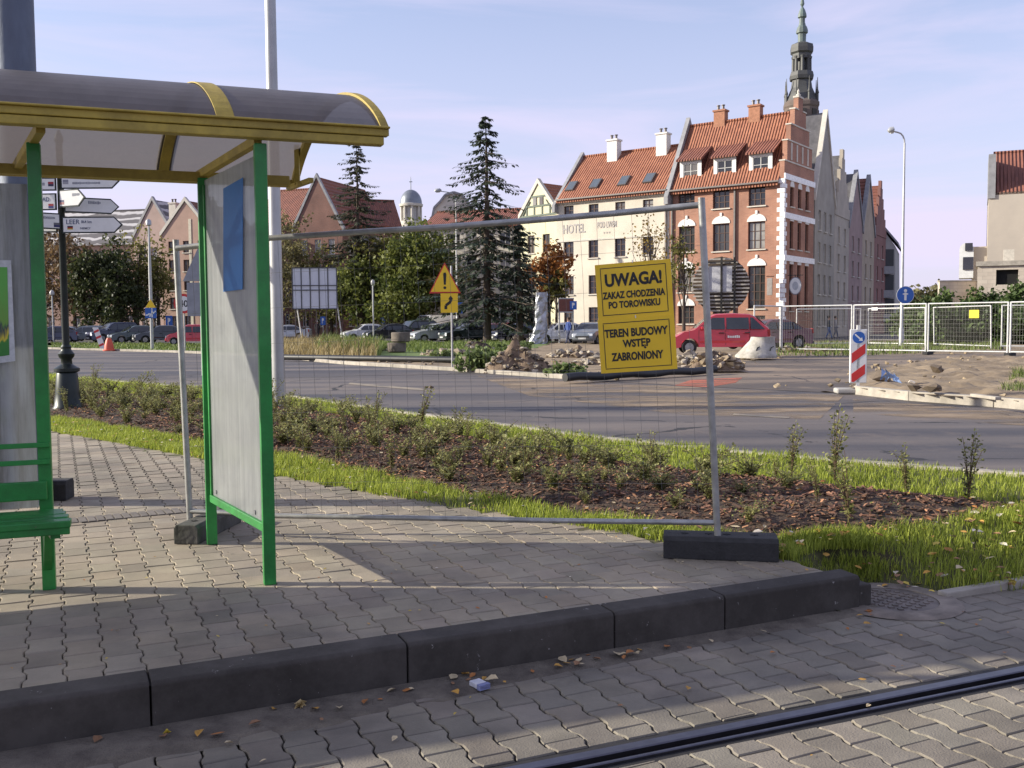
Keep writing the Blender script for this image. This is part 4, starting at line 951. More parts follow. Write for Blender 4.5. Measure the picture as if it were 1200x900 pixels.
# blue footpath sign on the tall lamp; lamp
def street_lamp(label, px, py, z, hpx, armpx, headdrop=3, r0=.09, r1=.045, head=.55, nm='street_lamp'):
    t, k, p = base_thing(nm, label, 'street lamp', px, py, z); h = hpx * k; a = armpx * k
    b = MB(); b.lathe([(r0 * 1.4, -.1), (r0 * 1.4, .9), (r0, 1.0), (r1, h * .94)], n=12); b.build('pole', m_gp, t, smooth=True)
    b = MB(); path = [(0, 0, h * .935)] + [(a * .5 * (1 - math.cos(s)), 0, h * .94 + h * .05 * math.sin(s)) for s in (.3, .7, 1.1, 1.57)] + [(a * .8, 0, h * .995)]
    b.tube(path, r1 * .9, 8); b.build('arm', m_gp, t, smooth=True)
    sg = 1 if a > 0 else -1; b = MB(); b.tube([(a * .72, 0, h), (a * .8, 0, h + .02), (a, 0, h + .0), (a + sg * .1, 0, h - .06)], [.05, head * .3, head * .3, .08], 10); b.build('lamp_head', mat('lamp head', (.42, .43, .44), .4, .2), t, smooth=True)
    b = MB(); b.tube([(a * .8, 0, h - .06), (a * 1.0, 0, h - .08)], [head * .2, head * .2], 10); b.build('lamp_lens', mat('lamp lens', (.6, .62, .6), .15), t, smooth=True)
    return t, k
t, k = street_lamp('tall slender street lamp with a single arm reaching left, behind the far mesh fences', 1056, 406, .25, 250, -17)
t2, k2, p2 = base_thing('road_sign', 'round blue footpath sign fixed to the tall lamp behind the fences', 'road sign', 1056, 406, .25); t2.location.y -= .12; zc = (406 - 346) * k2
plate_round(t2, zc, .46, m_sw, 'plate', .1); plate_round(t2, zc, .44, m_blue, 'plate_face', .1, -.072, .004)
b = MB(); b.box((.1 - .06, -.08, zc - .28), (.1 + .06, -.077, zc + .12)); b.disc((.1, -.0765, zc + .22), (.085, 0, 0), (0, 0, .085), (0, -.004, 0), 12); b.box((.1 - .14, -.0795, zc + .02), (.1 + .14, -.0768, zc + .08)); b.build('pictogram', m_sw, t2)
street_lamp('street lamp with an arm reaching left, in front of the large spruce', 536, 398, .25, 173, -23)
t, k, p = base_thing('street_lamp', 'slim grey lamp column behind the road verge, carrying a blue lane sign', 'street lamp', 178.5, 409, .22); h = 144 * k
lpole(t, h, .1, None, .05); b = MB(); b.lathe([(.06, h - .05), (.16, h), (.16, h + .25), (.06, h + .35)], n=12); b.build('lamp_head', mat('lamp head', (1, 1, 1)), t, smooth=True)
t, k, p = base_thing('road_sign', 'square blue lane sign with white arrows under a small yellow triangle, on the lamp column', 'road sign', 178.5, 409, .22); t.location.y -= .15; zc = (409 - 367) * k; wq = 12.5 * k
plate_poly(t, rect(.05, zc, wq * 1.05, 12 * k), m_blue, -.05, .02); zt = zc + 6.3 * k
plate_poly(t, tri(.05, zt, 12 * k, 10 * k), m_sy, -.05, .02, 'triangle_plate')
b = MB()
for x0, x1, z0, z1 in ((-.35, -.1, -.2, -.05), (-.1, .0, -.35, -.05), (.12, .12, -.4, .25), (.12, .35, -.1, .1)): b.bar((.05 + x0 * wq, -.076, zc + z0 * wq), (.05 + x1 * wq, -.076, zc + z1 * wq), .008, .12 * wq, up=(0, 0, 1) if x0 != x1 else (1, 0, 0))
for x, z, sx in ((-.42, -.2, -1), (.12, .38, 0), (.42, .14, 1)): b.ext([(.05 + (x - .08) * wq, -.074, zc + (z - .06) * wq), (.05 + (x + .1) * wq, -.074, zc + (z - .06) * wq), (.05 + x * wq, -.074, zc + (z + .12) * wq)], (0, -.008, 0))
b.build('arrows', m_sw, t)
# backs of a triangle and a plate seen from behind, by the shelter panel
t, k, p = base_thing('road_sign', 'grey triangular sign and tall plate seen from behind, left of the shelter panel', 'road sign', 238, 440, .2); H = lambda py: (440 - py) * k
lpole(t, H(292), .04)
plate_poly(t, [(-20 * k, H(330)), (19 * k, H(330)), (1.5 * k, H(292)), (-1.5 * k, H(292))], m_gback, -.05, .012); plate_poly(t, rect(-.5 * k, H(351), 30 * k, 39 * k), m_gback, -.05, .014, 'lower_plate')
t, k, p = base_thing('road_sign', 'round speed limit sign with red ring, half behind the left fence post', 'road sign', 217, 411, .22); zc = (411 - 356) * k
lpole(t, zc + .1, .04); plate_round(t, zc, 11.5 * k, m_red, 'plate', 0, -.05, .015); plate_round(t, zc, 8.6 * k, m_sw, 'plate_face', 0, -.066, .005); fit_text('40', Vector((p.x, p.y - .0725, zc + .22)), Vector((1, 0, 0)), Vector((0, 0, 1)), 10.5 * k, 8 * k, m_blk, t, .02)
def park_sign(label, px, py, z, top, w, h, letter='P'):
    t, k, p = base_thing('parking_sign', label, 'road sign', px, py, z); lpole(t, (py - top) * k, .035); zc = (py - top - h / 2) * k
    plate_poly(t, rect(0, zc, w * k, h * k), m_blue, -.05, .015)
    b = MB(); ww, hh = w * k * .2, h * k * .32; b.box((-ww, -.07, zc - hh), (-ww * .4, -.066, zc + hh)); b.disc((ww * .1, -.0655, zc + hh * .45), (ww * .9, 0, 0), (0, 0, hh * .5), (0, -.004, 0), 14); b.build('letter', m_sw, t, fix=True); return t
park_sign('tiny blue parking sign between the parked cars, beneath the bushy green trees', 449, 397, .2, 372, 5, 7)
park_sign('small blue and white sign on a post by the red parked car at far left', 199, 398, .2, 370, 8, 14)
park_sign('blue sign beside the billboard legs, left of the white parked car', 379, 397, .2, 371, 6, 10)
t = park_sign('blue pedestrian sign on the post of the brown board, in front of the cream hotel', 672, 402, .22, 353, 8, 10)
t, k, p = base_thing('information_board', 'brown board on a white post in front of the cream hotel, beside the silver sculpture', 'sign', 667, 402, .22)
H = lambda py: (402 - py) * k
plate_poly(t, rect(-3.5 * k, H(358), 17 * k, 15.5 * k), mat('board brown', (.16, .05, .035), .6), -.05, .05); b = MB(); b.box((-12.6 * k, -.11, H(366.5)), (5.5 * k, 0, H(365.2))); b.box((-12.6 * k, -.11, H(350.6)), (5.5 * k, 0, H(349.3))); b.box((-12.6 * k, -.11, H(366.5)), (-11.9 * k, 0, H(349.3))); b.box((4.9 * k, -.11, H(366.5)), (5.5 * k, 0, H(349.3))); b.build('frame', m_gp, t)
b = MB(); b.lathe([(.06, -.1), (.06, H(350))], (-11.5 * k, 0, 0), 8); b.lathe([(.06, -.1), (.06, H(350))], (4.5 * k, 0, 0), 8); b.build('post', m_gp, t)
# small globe lamp and a thin park lamp
t, k, p = base_thing('street_lamp', 'short park lamp with a globe head, right of the white parked car', 'street lamp', 438, 404, .22); h = 69 * k; lpole(t, h, .05); b = MB(); b.lathe([(.05, h), (.12, h + .06), (.15, h + .2), (.12, h + .32), (.05, h + .4)], n=12); b.build('globe', mat('globe', (.42, .41, .39), .4), t, smooth=True)
t, k, p = base_thing('street_lamp', 'thin grey park lamp at far left before the dark trees, near the black fingerpost', 'street lamp', 63, 402, .22); h = 55 * k; lpole(t, h, .06); b = MB(); b.lathe([(.05, h), (.18, h + .1), (.2, h + .3), (.05, h + .5)], n=12); b.build('globe', mat('globe', (1, 1, 1)), t, smooth=True)
t, k, p = base_thing('road_sign', 'small blue triangle-topped crossing sign on the lamp in front of the spruce', 'road sign', 537, 398, .22); t.location.y -= .15; zc = (398 - 361) * k; plate_poly(t, rect(0, zc, 12 * k, 13 * k), m_blue, -.05, .02); plate_poly(t, tri(0, zc - 3.5 * k, 8 * k, 7 * k), m_sw, -.071, .005, 'plate_face')

# billboard of pale panels on raking legs
t, k, p = base_thing('billboard', 'large pale billboard of ten panels on tall legs, seen against the trees', 'billboard', 370, 399, .22, .1); H = lambda py: (399 - py) * k
w_, zb, zt = 51 * k, H(362), H(314.5)
b = MB(); b.box((-w_ / 2, -.05, zb), (w_ / 2, 0, zt)); b.build('panel', mat('billboard sheet', (.62, .62, .68), .6, scale=1, var=.05), t)
b = MB()
for i in range(6): x = -w_ / 2 + w_ * i / 5; b.box((x - .045, -.1, zb), (x + .045, -.052, zt))
for z in (zb, (zb + zt) / 2 - .15, (zb + zt) / 2 + .25, zt): b.box((-w_ / 2, -.13, z - .04), (w_ / 2, -.101, z + .04))
b.build('grid_frame', mat('billboard frame', (.08, .08, .09), .6), t)
for x in (-.9, -.45, .05, .5, .95):
    b = MB(); b.bar((x * w_ / 2, .1, -.1), (x * w_ / 2, .1, zt * .98), .09, .09); b.build('leg', mat('rusty leg', (.16, .12, .1), .8), t)
for x in (-.85, .98):
    b = MB(); b.bar((x * w_ / 2 + .5, -.6 if x > 0 else -.3, -.1), (x * w_ / 2, .05, zb + .6), .08, .08); b.build('strut', mat('pale strut', (.5, .48, .45), .7), t)
# low concrete wall before it
p0, p1 = at(328, 394, .22), at(398, 394, .22); t = thing('low_wall', 'low pale concrete wall of panels in front of the billboard legs', 'wall', tuple(p0)); L_ = (p1 - p0).length; kk = p0.y / F_PX
for i in range(4):
    b = MB(); b.bar(p0.lerp(p1, (i + .02) / 4) + Vector((0, 0, 4.8 * kk)), p0.lerp(p1, (i + .98) / 4) + Vector((0, 0, 4.8 * kk)), .12, 9.6 * kk); b.build('panel', mat('wall panel', (.42, .38, .33), .9, scale=1.5, var=.15), t, world=True)
b = MB(); b.bar(p0 + Vector((0, 0, 9.8 * kk)), p1 + Vector((0, 0, 9.8 * kk)), .18, .06); b.build('coping', mat('pale strut', (1, 1, 1)), t, world=True)
# ================================================================== CARS
m_glass = mat('car glass', (.03, .035, .04), .06, 0, scale=2, var=.2, spec=.8); m_tyre = mat('tyre', (.02, .02, .02), .85, scale=10, var=.2); m_rim = mat('wheel rim', (.38, .38, .39), .35, .7, scale=8, var=.1)
m_hl = mat('headlight glass', (.62, .64, .66), .12, .2, scale=8, var=.1); m_tl = mat('tail light', (.35, .015, .01), .2, scale=8, var=.1); m_trim = mat('car trim', (.025, .025, .028), .6); m_plate = mat('number plate', (.6, .6, .58), .5)
def paint(name, c): return mat('paint ' + name, c, .28, .15, scale=1.5, var=.04, coat=.7)
# silhouettes: front at +x.  (length, width, height, belt, wheelbase half, wheel radius, hood points, windscreen base x, roof front x, roof rear x, rear-window base x, tail height)
CARS = {
 'hatch': dict(L=3.5, W=1.5, H=1.485, belt=.90, wb=1.17, r=.265, xw=1.02, xf=.30, xr=-1.15, xb=-1.66, hood=.84, nose=.62, tail=.92),
 'compact': dict(L=4.0, W=1.68, H=1.44, belt=.92, wb=1.24, r=.3, xw=.95, xf=.20, xr=-1.15, xb=-1.86, hood=.88, nose=.66, tail=.95),
 'sedan': dict(L=4.45, W=1.72, H=1.42, belt=.93, wb=1.3, r=.31, xw=.85, xf=.15, xr=-.95, xb=-1.58, hood=.9, nose=.7, tail=.98),
 'estate': dict(L=4.5, W=1.73, H=1.46, belt=.93, wb=1.32, r=.31, xw=.9, xf=.2, xr=-1.75, xb=-2.12, hood=.9, nose=.7, tail=.95),
 'suv': dict(L=4.4, W=1.8, H=1.74, belt=1.08, wb=1.3, r=.36, xw=.95, xf=.3, xr=-1.7, xb=-2.06, hood=1.06, nose=.85, tail=1.1),
 'van': dict(L=5.0, W=1.95, H=2.25, belt=1.25, wb=1.5, r=.34, xw=1.75, xf=1.0, xr=-2.3, xb=-2.45, hood=1.15, nose=.85, tail=1.3)}
def car(kind, col, label, loc, rot, group=None, cat='car'):
    d = CARS[kind]; Lh, W, H, bl, wb, r = d['L'] / 2, d['W'] / 2, d['H'], d['belt'], d['wb'], d['r']
    t = thing('parked_car' if kind != 'van' else 'parked_van', label, cat, loc, rot, group); pm = paint(*col); zb = .2
    tum = .22 if kind != 'van' else .12
    def hw(x, z):                           # half width: tumblehome above the belt, plan taper at the ends
        q = W - max(0, z - bl) / (H - bl) * tum - .02 * max(0, (zb + .25 - z) / .25)
        e = max(0, abs(x) - Lh * .62) / (Lh * .38); return q - .16 * e * e
    def arch(xc):
        return [(xc + (r + .055) * math.cos(a), max(zb, r + (r + .055) * math.sin(a))) for a in [PI * (1 - i / 10) for i in range(11)]]
    low = [(-Lh + .06, zb + .02)] + arch(-wb) + arch(wb) + [(Lh - .08, zb + .02)]
    front = [(Lh, zb + .15), (Lh, .5), (Lh - .05, d['nose']), (Lh - .2, d['nose'] + .09), ((Lh + d['xw']) / 2, d['hood'] - .02), (d['xw'], d['hood'] + .05)]
    roof = [(d['xf'] + .12, H - .11), (d['xf'] - .1, H - .025), ((d['xf'] + d['xr']) / 2, H), (d['xr'] + .15, H - .03), (d['xr'], H - .09)]
    back = [(d['xb'], d['tail'] + .05)] + ([(d['xb'] - .1, d['tail']), (-Lh + .06, d['tail'] - .03)] if kind == 'sedan' else []) + [(-Lh + .01, d['tail'] - .2), (-Lh, .5), (-Lh + .02, zb + .14)]
    out = low + front + roof + back
    b = MB(); n = len(out); ys = (-1, -.9, -.45, 0, .45, .9, 1)
    vs = []
    for q in ys:
        for x, z in out:
            s = 1 if abs(q) == 1 else .0
            cx_, cz_ = x, z
            if abs(q) == 1: cx_ = x * .985; cz_ = z - (.02 if z > bl else 0)
            bow = .02 * (1 - q * q) if z > H - .15 else 0
            ex = .05 * (1 - q * q) * (1 if x > Lh * .8 else -1 if x < -Lh * .8 else 0)
            vs.append((cx_ + ex, q * hw(x, z), cz_ + bow))
    fs = []
    for k in range(len(ys) - 1):
        for i in range(n): fs.append((k * n + i, k * n + (i + 1) % n, (k + 1) * n + (i + 1) % n, (k + 1) * n + i))
    b.add(vs, fs)
    b.f.append(tuple(range(n))); b.m.append(0); b.c.append(None); b.f.append(tuple(reversed(range((len(ys) - 1) * n, len(ys) * n)))); b.m.append(0); b.c.append(None)
    b.build('body', pm, t, fix=True, smooth=True)
    # glass: side windows between slanting pillars, windscreen and rear window
    z0, z1 = bl + .03, H - .13
    def xa(z): f = (z - d['hood']) / (H - .06 - d['hood']); return d['xw'] + (d['xf'] + .05 - d['xw']) * f
    def xb(z): f = (z - d['tail']) / (H - .06 - d['tail']); return d['xb'] + (d['xr'] - d['xb']) * f
    xs0, xs1 = xa(z0) - .1, xb(z0) + .14
    if kind == 'van': cutsx = [.95]
    elif kind in ('estate', 'suv'): cutsx = [.0, -1.05]
    elif kind == 'hatch': cutsx = [-.12, -.98]
    else: cutsx = [-.1, -.98]
    for s in (-1, 1):
        edges = [None] + cutsx + [None]
        for k in range(len(edges) - 1):
            fa = (lambda z: xa(z) - .1) if edges[k] is None else (lambda z, e=edges[k]: e - .03)
            fb = (lambda z: xb(z) + .12) if edges[k + 1] is None else (lambda z, e=edges[k + 1]: e + .03)
            if kind == 'van' and k == 1: continue
            P = [(fa(z0), z0), (fa(z1), z1), (fb(z1), z1), (fb(z0), z0)]
            if P[0][0] - P[3][0] < .1 : continue
            b = MB(); b.face([(x, s * (hw(x, z) + .006), z - .018) for x, z in P]); b.build('side_window', m_glass, t)
    def strip(xf_, za, zc, name):
        b = MB(); rows = []
        for z in (za, (za + zc) / 2, zc):
            rows.append([(xf_(z) + .0, q * (hw(xf_(z), z) - .09), z + .02 * (1 - q * q)) for q in (-1, -.5, 0, .5, 1)])
        off = .03 if name == 'windscreen' else -.03
        for k in range(2):
            for i in range(4): b.face([tuple(Vector(p) + Vector((off, 0, .02))) for p in (rows[k][i], rows[k][i + 1], rows[k + 1][i + 1], rows[k + 1][i])])
        b.build(name, m_glass, t, smooth=True)
    strip(xa, d['hood'] + .1, H - .13, 'windscreen'); strip(xb, d['tail'] + .1, H - .15, 'rear_window')
    for x in (-wb, wb):
        for s in (-1, 1):
            b = MB(); pr = [(r * .62, -.08), (r * .97, -.09), (r, -.05), (r, .05), (r * .97, .09), (r * .62, .08)]
            nn = 20; vs = [(x + q * math.cos(2 * PI * j / nn), s * (W - .1) + y, r + q * math.sin(2 * PI * j / nn)) for q, y in pr for j in range(nn)]
            b.add(vs, [(i * nn + j, i * nn + (j + 1) % nn, ((i + 1) % 6) * nn + (j + 1) % nn, ((i + 1) % 6) * nn + j) for i in range(6) for j in range(nn)]); wl = b.build('wheel', m_tyre, t, smooth=True, fix=True)
            b = MB(); b.disc((x, s * (W - .04), r), (r * .64, 0, 0), (0, 0, r * .64), (0, -s * .06, 0), 20); b.disc((x, s * (W - .028), r), (r * .14, 0, 0), (0, 0, r * .14), (0, -s * .03, 0), 10)
            for a in range(5): an = a * 2 * PI / 5; b.bar((x, s * (W - .035), r), (x + r * .58 * math.cos(an), s * (W - .035), r + r * .58 * math.sin(an)), .02, .07, up=(0, 1, 0))
            b.build('rim', m_rim, wl, fix=True)
    for s in (-1, 1):
        b = MB(); zc = d['nose'] - .03; b.obox((Lh - .055, s * (hw(Lh - .1, zc) - .19), zc), (.04, 0, .0), (-.03 * 0, .16, 0), (-.02, 0, .075)); b.build('headlight', m_hl, t, bevel=.02)
        b = MB(); zc = d['tail'] - .13; b.obox((-Lh + .07, s * (hw(-Lh + .1, zc) - .10), zc), (.05, 0, 0), (0, .1, 0), (.01, 0, .12)); b.build('tail_light', m_tl, t, bevel=.02)
        b = MB(); b.obox((xa(z0) - .2, s * (W + .07), bl + .06), (.05, 0, 0), (0, .08, 0), (0, 0, .055)); b.build('wing_mirror', pm, t, bevel=.02)
        for xh in (cutsx[0] + .14, cutsx[-1] + .1)[:1 if kind == 'van' else 2]:
            b = MB(); b.obox((xh, s * (W + .008), bl - .12), (.09, 0, 0), (0, .014, 0), (0, 0, .02)); b.build('door_handle', m_trim, t)
        for e in cutsx + [xs0 + .02]: b = MB(); b.box((e - .006, min(s * (W + .001), s * (W - .006)), .34), (e + .006, max(s * (W + .001), s * (W - .006)), bl - .0)); b.build('door_seam', m_trim, t)
        b = MB(); b.box((-wb + r + .1, min(s * (W - .005), s * (W + .012)), .42), (wb - r - .1, max(s * (W - .005), s * (W + .012)), .5)); b.build('side_moulding', pm if kind != 'suv' else m_trim, t)
    b = MB(); b.box((Lh - .02, -W * .55, .44), (Lh + .055, W * .55, .56)); b.build('grille', m_trim, t)
    b = MB(); b.box((Lh + .03, -.26, .34), (Lh + .062, .26, .45)); b.build('number_plate', m_plate, t); b = MB(); b.box((-Lh - .05, -.26, .6), (-Lh - .01, .26, .71)); b.build('number_plate', m_plate, t)
    b = MB(); b.box((Lh - .1, -W * .8, .22), (Lh + .035, W * .8, .32)); b.build('bumper_trim', m_trim, t); b = MB(); b.box((-Lh - .03, -W * .8, .24), (-Lh + .1, W * .8, .36)); b.build('bumper_trim', m_trim, t)
    return t
WH, SV, DK, NV, RD, DR, GY, BK = ('white', (.7, .7, .7)), ('silver', (.42, .44, .46)), ('dark green', (.02, .035, .03)), ('navy', (.02, .025, .06)), ('red', (.55, .025, .035)), ('dark red', (.11, .012, .02)), ('grey', (.16, .18, .2)), ('black', (.015, .015, .018))
R_ = math.radians
def park(kind, col, label, px, py, rot, group='cars parked in front of the houses', cat='car'):
    p = at(px, py, .2); return car(kind, col, label, p, R_(rot), group, cat)
# red hatchback on the building site
p = at(843, 414.5, .35); t = car('hatch', RD, 'red small hatchback standing behind the dug earth, in front of the brick corner house', p, R_(176), None)
t.scale = (1.07, 1.07, 1.06)
b = MB(); x = -.62                           # worn white advertising line on the rear door, not readable
for i in range(7): b.box((x, .757, .60), (x + .05, .761, .60 + U_(.07, .1))); x += .064
b.build('door_lettering', m_sw, t)
p = at(897, 409, .3); car('sedan', DR, 'dark red car mostly hidden behind the red hatchback', p, R_(200))
left = [('compact', NV, 'dark car at the far left, beside the black fingerpost', 62, 402, 200), ('estate', GY, 'grey estate car parked side-on beneath the dark trees, right of the black fingerpost', 101, 401, 182),
 ('suv', NV, 'navy car behind the orange-red cone', 134, 401, 222), ('compact', DK, 'dark green car parked nose to the left in the middle of the left row', 158, 402, 215), ('compact', BK, 'black car directly behind the lane-sign column', 187, 402, 210), ('hatch', RD, 'red hatchback parked by the shelter panel, at the right end of the left row', 224, 404, 196), ('sedan', SV, 'silver car in the shade just left of the grey estate', 76, 400, 190)]
for a in left: park(*a)
mid = [('compact', WH, 'white car parked right of the billboard legs', 428, 399.5, 205), ('compact', BK, 'black car between the white car and the dark estate', 455, 400, 205), ('suv', DK, 'dark estate with roof rails right of the black car', 485, 399.5, 212), ('compact', SV, 'silver car with its nose to the left beside the warning sign pole', 510, 401, 208), ('compact', NV, 'navy car just behind the silver car, right by the warning sign pole', 530, 399, 205),
 ('sedan', DK, 'dark green car to the right of the warning sign pole', 549, 401, 210), ('compact', DR, 'dark maroon car behind the thick spruce trunk', 574, 399, 215), ('compact', RD, 'red car half hidden behind the navy car under the arched window', 592, 398.5, 215), ('sedan', NV, 'navy car with bright headlamps in front of the arched window', 604, 401, 218), ('compact', WH, 'white car behind the walking person in blue', 655, 402, 195), ('compact', GY, 'grey car in front of the cream hotel, left of the yellow signs', 692, 403, 250), ('sedan', SV, 'silver car glimpsed between the shelter post and the low wall', 335, 398, 190)]
for a in mid: park(*a)
park('van', WH, 'white van with dark windows parked behind the row of cars', 508, 397, 225, None, 'van')

# ================================================================== PEOPLE
def cloth_mat(name, stops):
    m, nt_, b_ = new_mat(name); tc_ = N(nt_, 'ShaderNodeTexCoord'); s_ = N(nt_, 'ShaderNodeSeparateXYZ'); L(nt_, tc_.outputs['Object'], s_.inputs[0])
    d_ = N(nt_, 'ShaderNodeMath', operation='MULTIPLY'); d_.inputs[1].default_value = .5; L(nt_, s_.outputs[2], d_.inputs[0])
    r_ = N(nt_, 'ShaderNodeValToRGB'); r_.color_ramp.interpolation = 'CONSTANT'; e_ = r_.color_ramp.elements
    e_[0].color = (*stops[0][1], 1); e_[1].position = stops[1][0] / 2; e_[1].color = (*stops[1][1], 1)
    for z, c in stops[2:]: q = e_.new(z / 2); q.color = (*c, 1)
    L(nt_, d_.outputs[0], r_.inputs[0]); L(nt_, r_.outputs[0], b_.inputs['Base Color']); b_.inputs['Roughness'].default_value = .85; return m
def person(label, loc, rot, top, legs, skin=(.45, .28, .2), hair=(.05, .03, .02), stride=.22, skirt=False):
    t = thing('person', label, 'person', loc, rot)
    V, E, R = [], [], []
    def v(p, r, par=None):
        V.append(p); R.append(r); 
        if par is not None: E.append((par, len(V) - 1))
        return len(V) - 1
    pel = v((0, 0, .93), .15); ch = v((0, 0, 1.2), .155, pel); sh_ = v((0, .0, 1.4), .12, ch); nk = v((0, 0, 1.5), .06, sh_); hd = v((0, -.02, 1.58), .085, nk); ht = v((0, -.01, 1.70), .08, hd)
    for s in (-1, 1):
        a = v((s * .19, 0, 1.39), .065, sh_); e = v((s * .24, .04 * s, 1.12), .05, a); w_ = v((s * .22, -.1 + s * .06, .88), .036, e); v((s * .21, -.13 + s * .06, .79), .035, w_)
        h = v((s * .09, 0, .86), .10, pel); k = v((s * .09, -.06 - s * stride * .3, .49), .068, h); an = v((s * .09, -s * stride, .09), .045, k); v((s * .09, -s * stride - .15, .04), .042, an)
    me = bpy.data.meshes.new('body'); me.from_pydata(V, E, []); o = bpy.data.objects.new('body', me); COL.objects.link(o); o.parent = t
    sk_ = o.modifiers.new('skin', 'SKIN'); sub = o.modifiers.new('sub', 'SUBSURF'); sub.levels = sub.render_levels = 2
    for i, r in enumerate(R): me.skin_vertices[0].data[i].radius = (r, r * .8 if i < 3 else r)
    me.skin_vertices[0].data[0].use_root = True
    me.materials.append(cloth_mat('clothes of ' + label[:30], [(0, (.03, .03, .03)), (.08, legs), (.9, top), (1.46, skin)]))
    b = MB(); b.lathe([(.03, .14), (.075, .13), (.1, .08), (.1, .0), (.08, -.06), (.03, -.08)], (0, .02, 1.64), 12); b.build('hair', mat('hair %.2f' % hair[0], hair, .8), t, smooth=True)
    b = MB(); b.obox((0, -.105, 1.6), (.012, 0, 0), (0, .018, 0), (0, 0, .022))
    for s in (-1, 1): b.obox((s * .033, -.095, 1.635), (.012, 0, 0), (0, .008, 0), (0, 0, .007))
    b.obox((0, -.095, 1.55), (.022, 0, 0), (0, .008, 0), (0, 0, .005)); b.build('face', mat('face features', (.25, .12, .09), .7), t, bevel=.004)
    return t
person('pedestrian in a blue jacket walking past the brown board', at(666, 403, .22), R_(-60), (.05, .09, .28), (.05, .06, .12))
person('white-haired person in a black coat behind the low concrete wall', at(372, 397.5, .22), R_(30), (.012, .012, .014), (.02, .02, .02), hair=(.7, .68, .62), stride=.1)
person('pedestrian in dark top and jeans behind the mesh fence, beside the gabled street', at(971, 397, .25), R_(70), (.06, .07, .08), (.08, .14, .3))
person('pedestrian in a pale top following another by the gabled street', at(979, 396, .25), R_(70), (.4, .4, .42), (.12, .14, .2), stride=.18)
# cone and leaning board on the far kerb at the left
t, k, p = base_thing('traffic_cone', 'orange-red cone-like marker standing on the far kerb before the parked cars', 'traffic cone', 128, 411, .22); h = 15 * k
b = MB(); b.lathe([(.34, 0), (.34, .05), (.27, .06), (.24, .3), (.17, .8 * h), (.1, h), (.03, h)], n=16); b.build('cone', mat('cone orange', (.62, .09, .04), .5, var=.08), t, smooth=True)
b = MB(); b.lathe([(.233, .42 * h), (.237, .42 * h), (.196, .62 * h), (.19, .62 * h)], n=16); b.build('band', m_sw, t, smooth=True)
t, k, p = base_thing('guide_board', 'white striped board leaning beside the orange-red cone', 'guide board', 121, 410, .22); b = MB(); b.obox((-.2, 0, .65), (.16, 0, 0), (0, .03, 0), (-.22, 0, .66)); b.build('board', m_sw, t, bevel=.01)
b = MB()
for z in (.3, .75, 1.1): b.obox((-.2 - (z - .65) * .33, -.034, z), (.14, 0, .06), (0, .004, 0), (-.02, 0, .06))
b.build('stripe', m_red, t); b = MB(); b.box((-.25, -.2, 0), (.3, .2, .08)); b.build('foot', m_rub, t, bevel=.02)

# ================================================================== THE BUILDING SITE BEYOND THE ROAD
m_bar = mat('white galvanised fence', (.66, .66, .64), .45, .25, scale=8, var=.1)
def site_fence(label, p, q, h=2.0, tilt=0., group='far mesh fence panels of the building site'):
    t = thing('mesh_fence_panel', label, 'fence', tuple(p), 0, group); d = (q - p).normalized(); u = Vector((d.y * tilt, -d.x * tilt, 1)); a, c = p + d * .05, q - d * .05; L_ = (c - a).length
    for e in (a, c):
        b = MB(); b.tube([e, e + u * h], .034, 8); b.build('post', m_bar, t, world=True, smooth=True)
    for z in (.12, h - .02):
        b = MB(); b.tube([a + u * z, c + u * z], .03, 8); b.build('rail', m_bar, t, world=True, smooth=True)
    b = MB()
    for i in range(1, int(L_ / .11)): b.tube([a + d * i * .11 + u * .12, a + d * i * .11 + u * (h - .02)], .003, 3, cap=False)
    for i in range(1, 9): b.tube([a + u * (.12 + i * (h - .14) / 9), c + u * (.12 + i * (h - .14) / 9)], .004, 3, cap=False)
    b.build('wire_mesh', m_wire, t, world=True)
    b = MB(); b.obox(a + Vector((0, 0, .03)), Vector((-d.y, d.x, 0)) * .35, d * .1, (0, 0, .06)); b.build('foot', m_rub, t, world=True, bevel=.01)
F1 = [at(x, y, .25) for x, y in ((883, 414), (915, 412), (999, 413), (1086, 414.5), (1182, 416), (1295, 418))]
nm = ['short oblique mesh panel by the dark red car', 'mesh fence panel in front of the brick house gable', 'mesh fence panel with a small white tag, before the tall street lamp', 'mesh fence panel with a yellow notice in front of the hedge', 'mesh fence panel running out of view at the right']
for i in range(5): site_fence(nm[i], F1[i], F1[i + 1], 2.05)
F2 = [at(x, y, .25) for x, y in ((932, 405), (1017, 404.5), (1094, 405.5), (1172, 408.5), (1290, 409))]
nm = ['rear mesh panel behind the white-tagged one', 'rear mesh panel behind the tall lamp', 'rear mesh panel standing askew before the hedge', 'rear mesh panel at the far right before the hedge']
for i in range(4): site_fence(nm[i], F2[i], F2[i + 1] - Vector((.4, 0, 0)), 2.05, .03)
def fence_tag(label, px, py, w_, h_, m):
    d = F1[3] - F1[2] if px < 1086 else F1[4] - F1[3]; d.normalize(); n_ = Vector((d.y, -d.x, 0)); P0 = F1[3] + n_ * .06; c = hit(px, py, P0, n_); k = c.y / F_PX
    b = MB(); b.obox(c, d * w_ * k / 2, (0, 0, h_ * k / 2), n_ * .006); o = b.build('notice', m, bevel=.004); tag(o, label, 'notice'); recentre(o, c)
fence_tag('small yellow square notice hanging on the far mesh fence', 1141.5, 368, 11, 9.5, mat('notice yellow', (.75, .62, .05), .5, var=.05)); fence_tag('small white tag on the top rail of the far mesh fence', 1025, 362, 7.5, 3.6, m_sw)

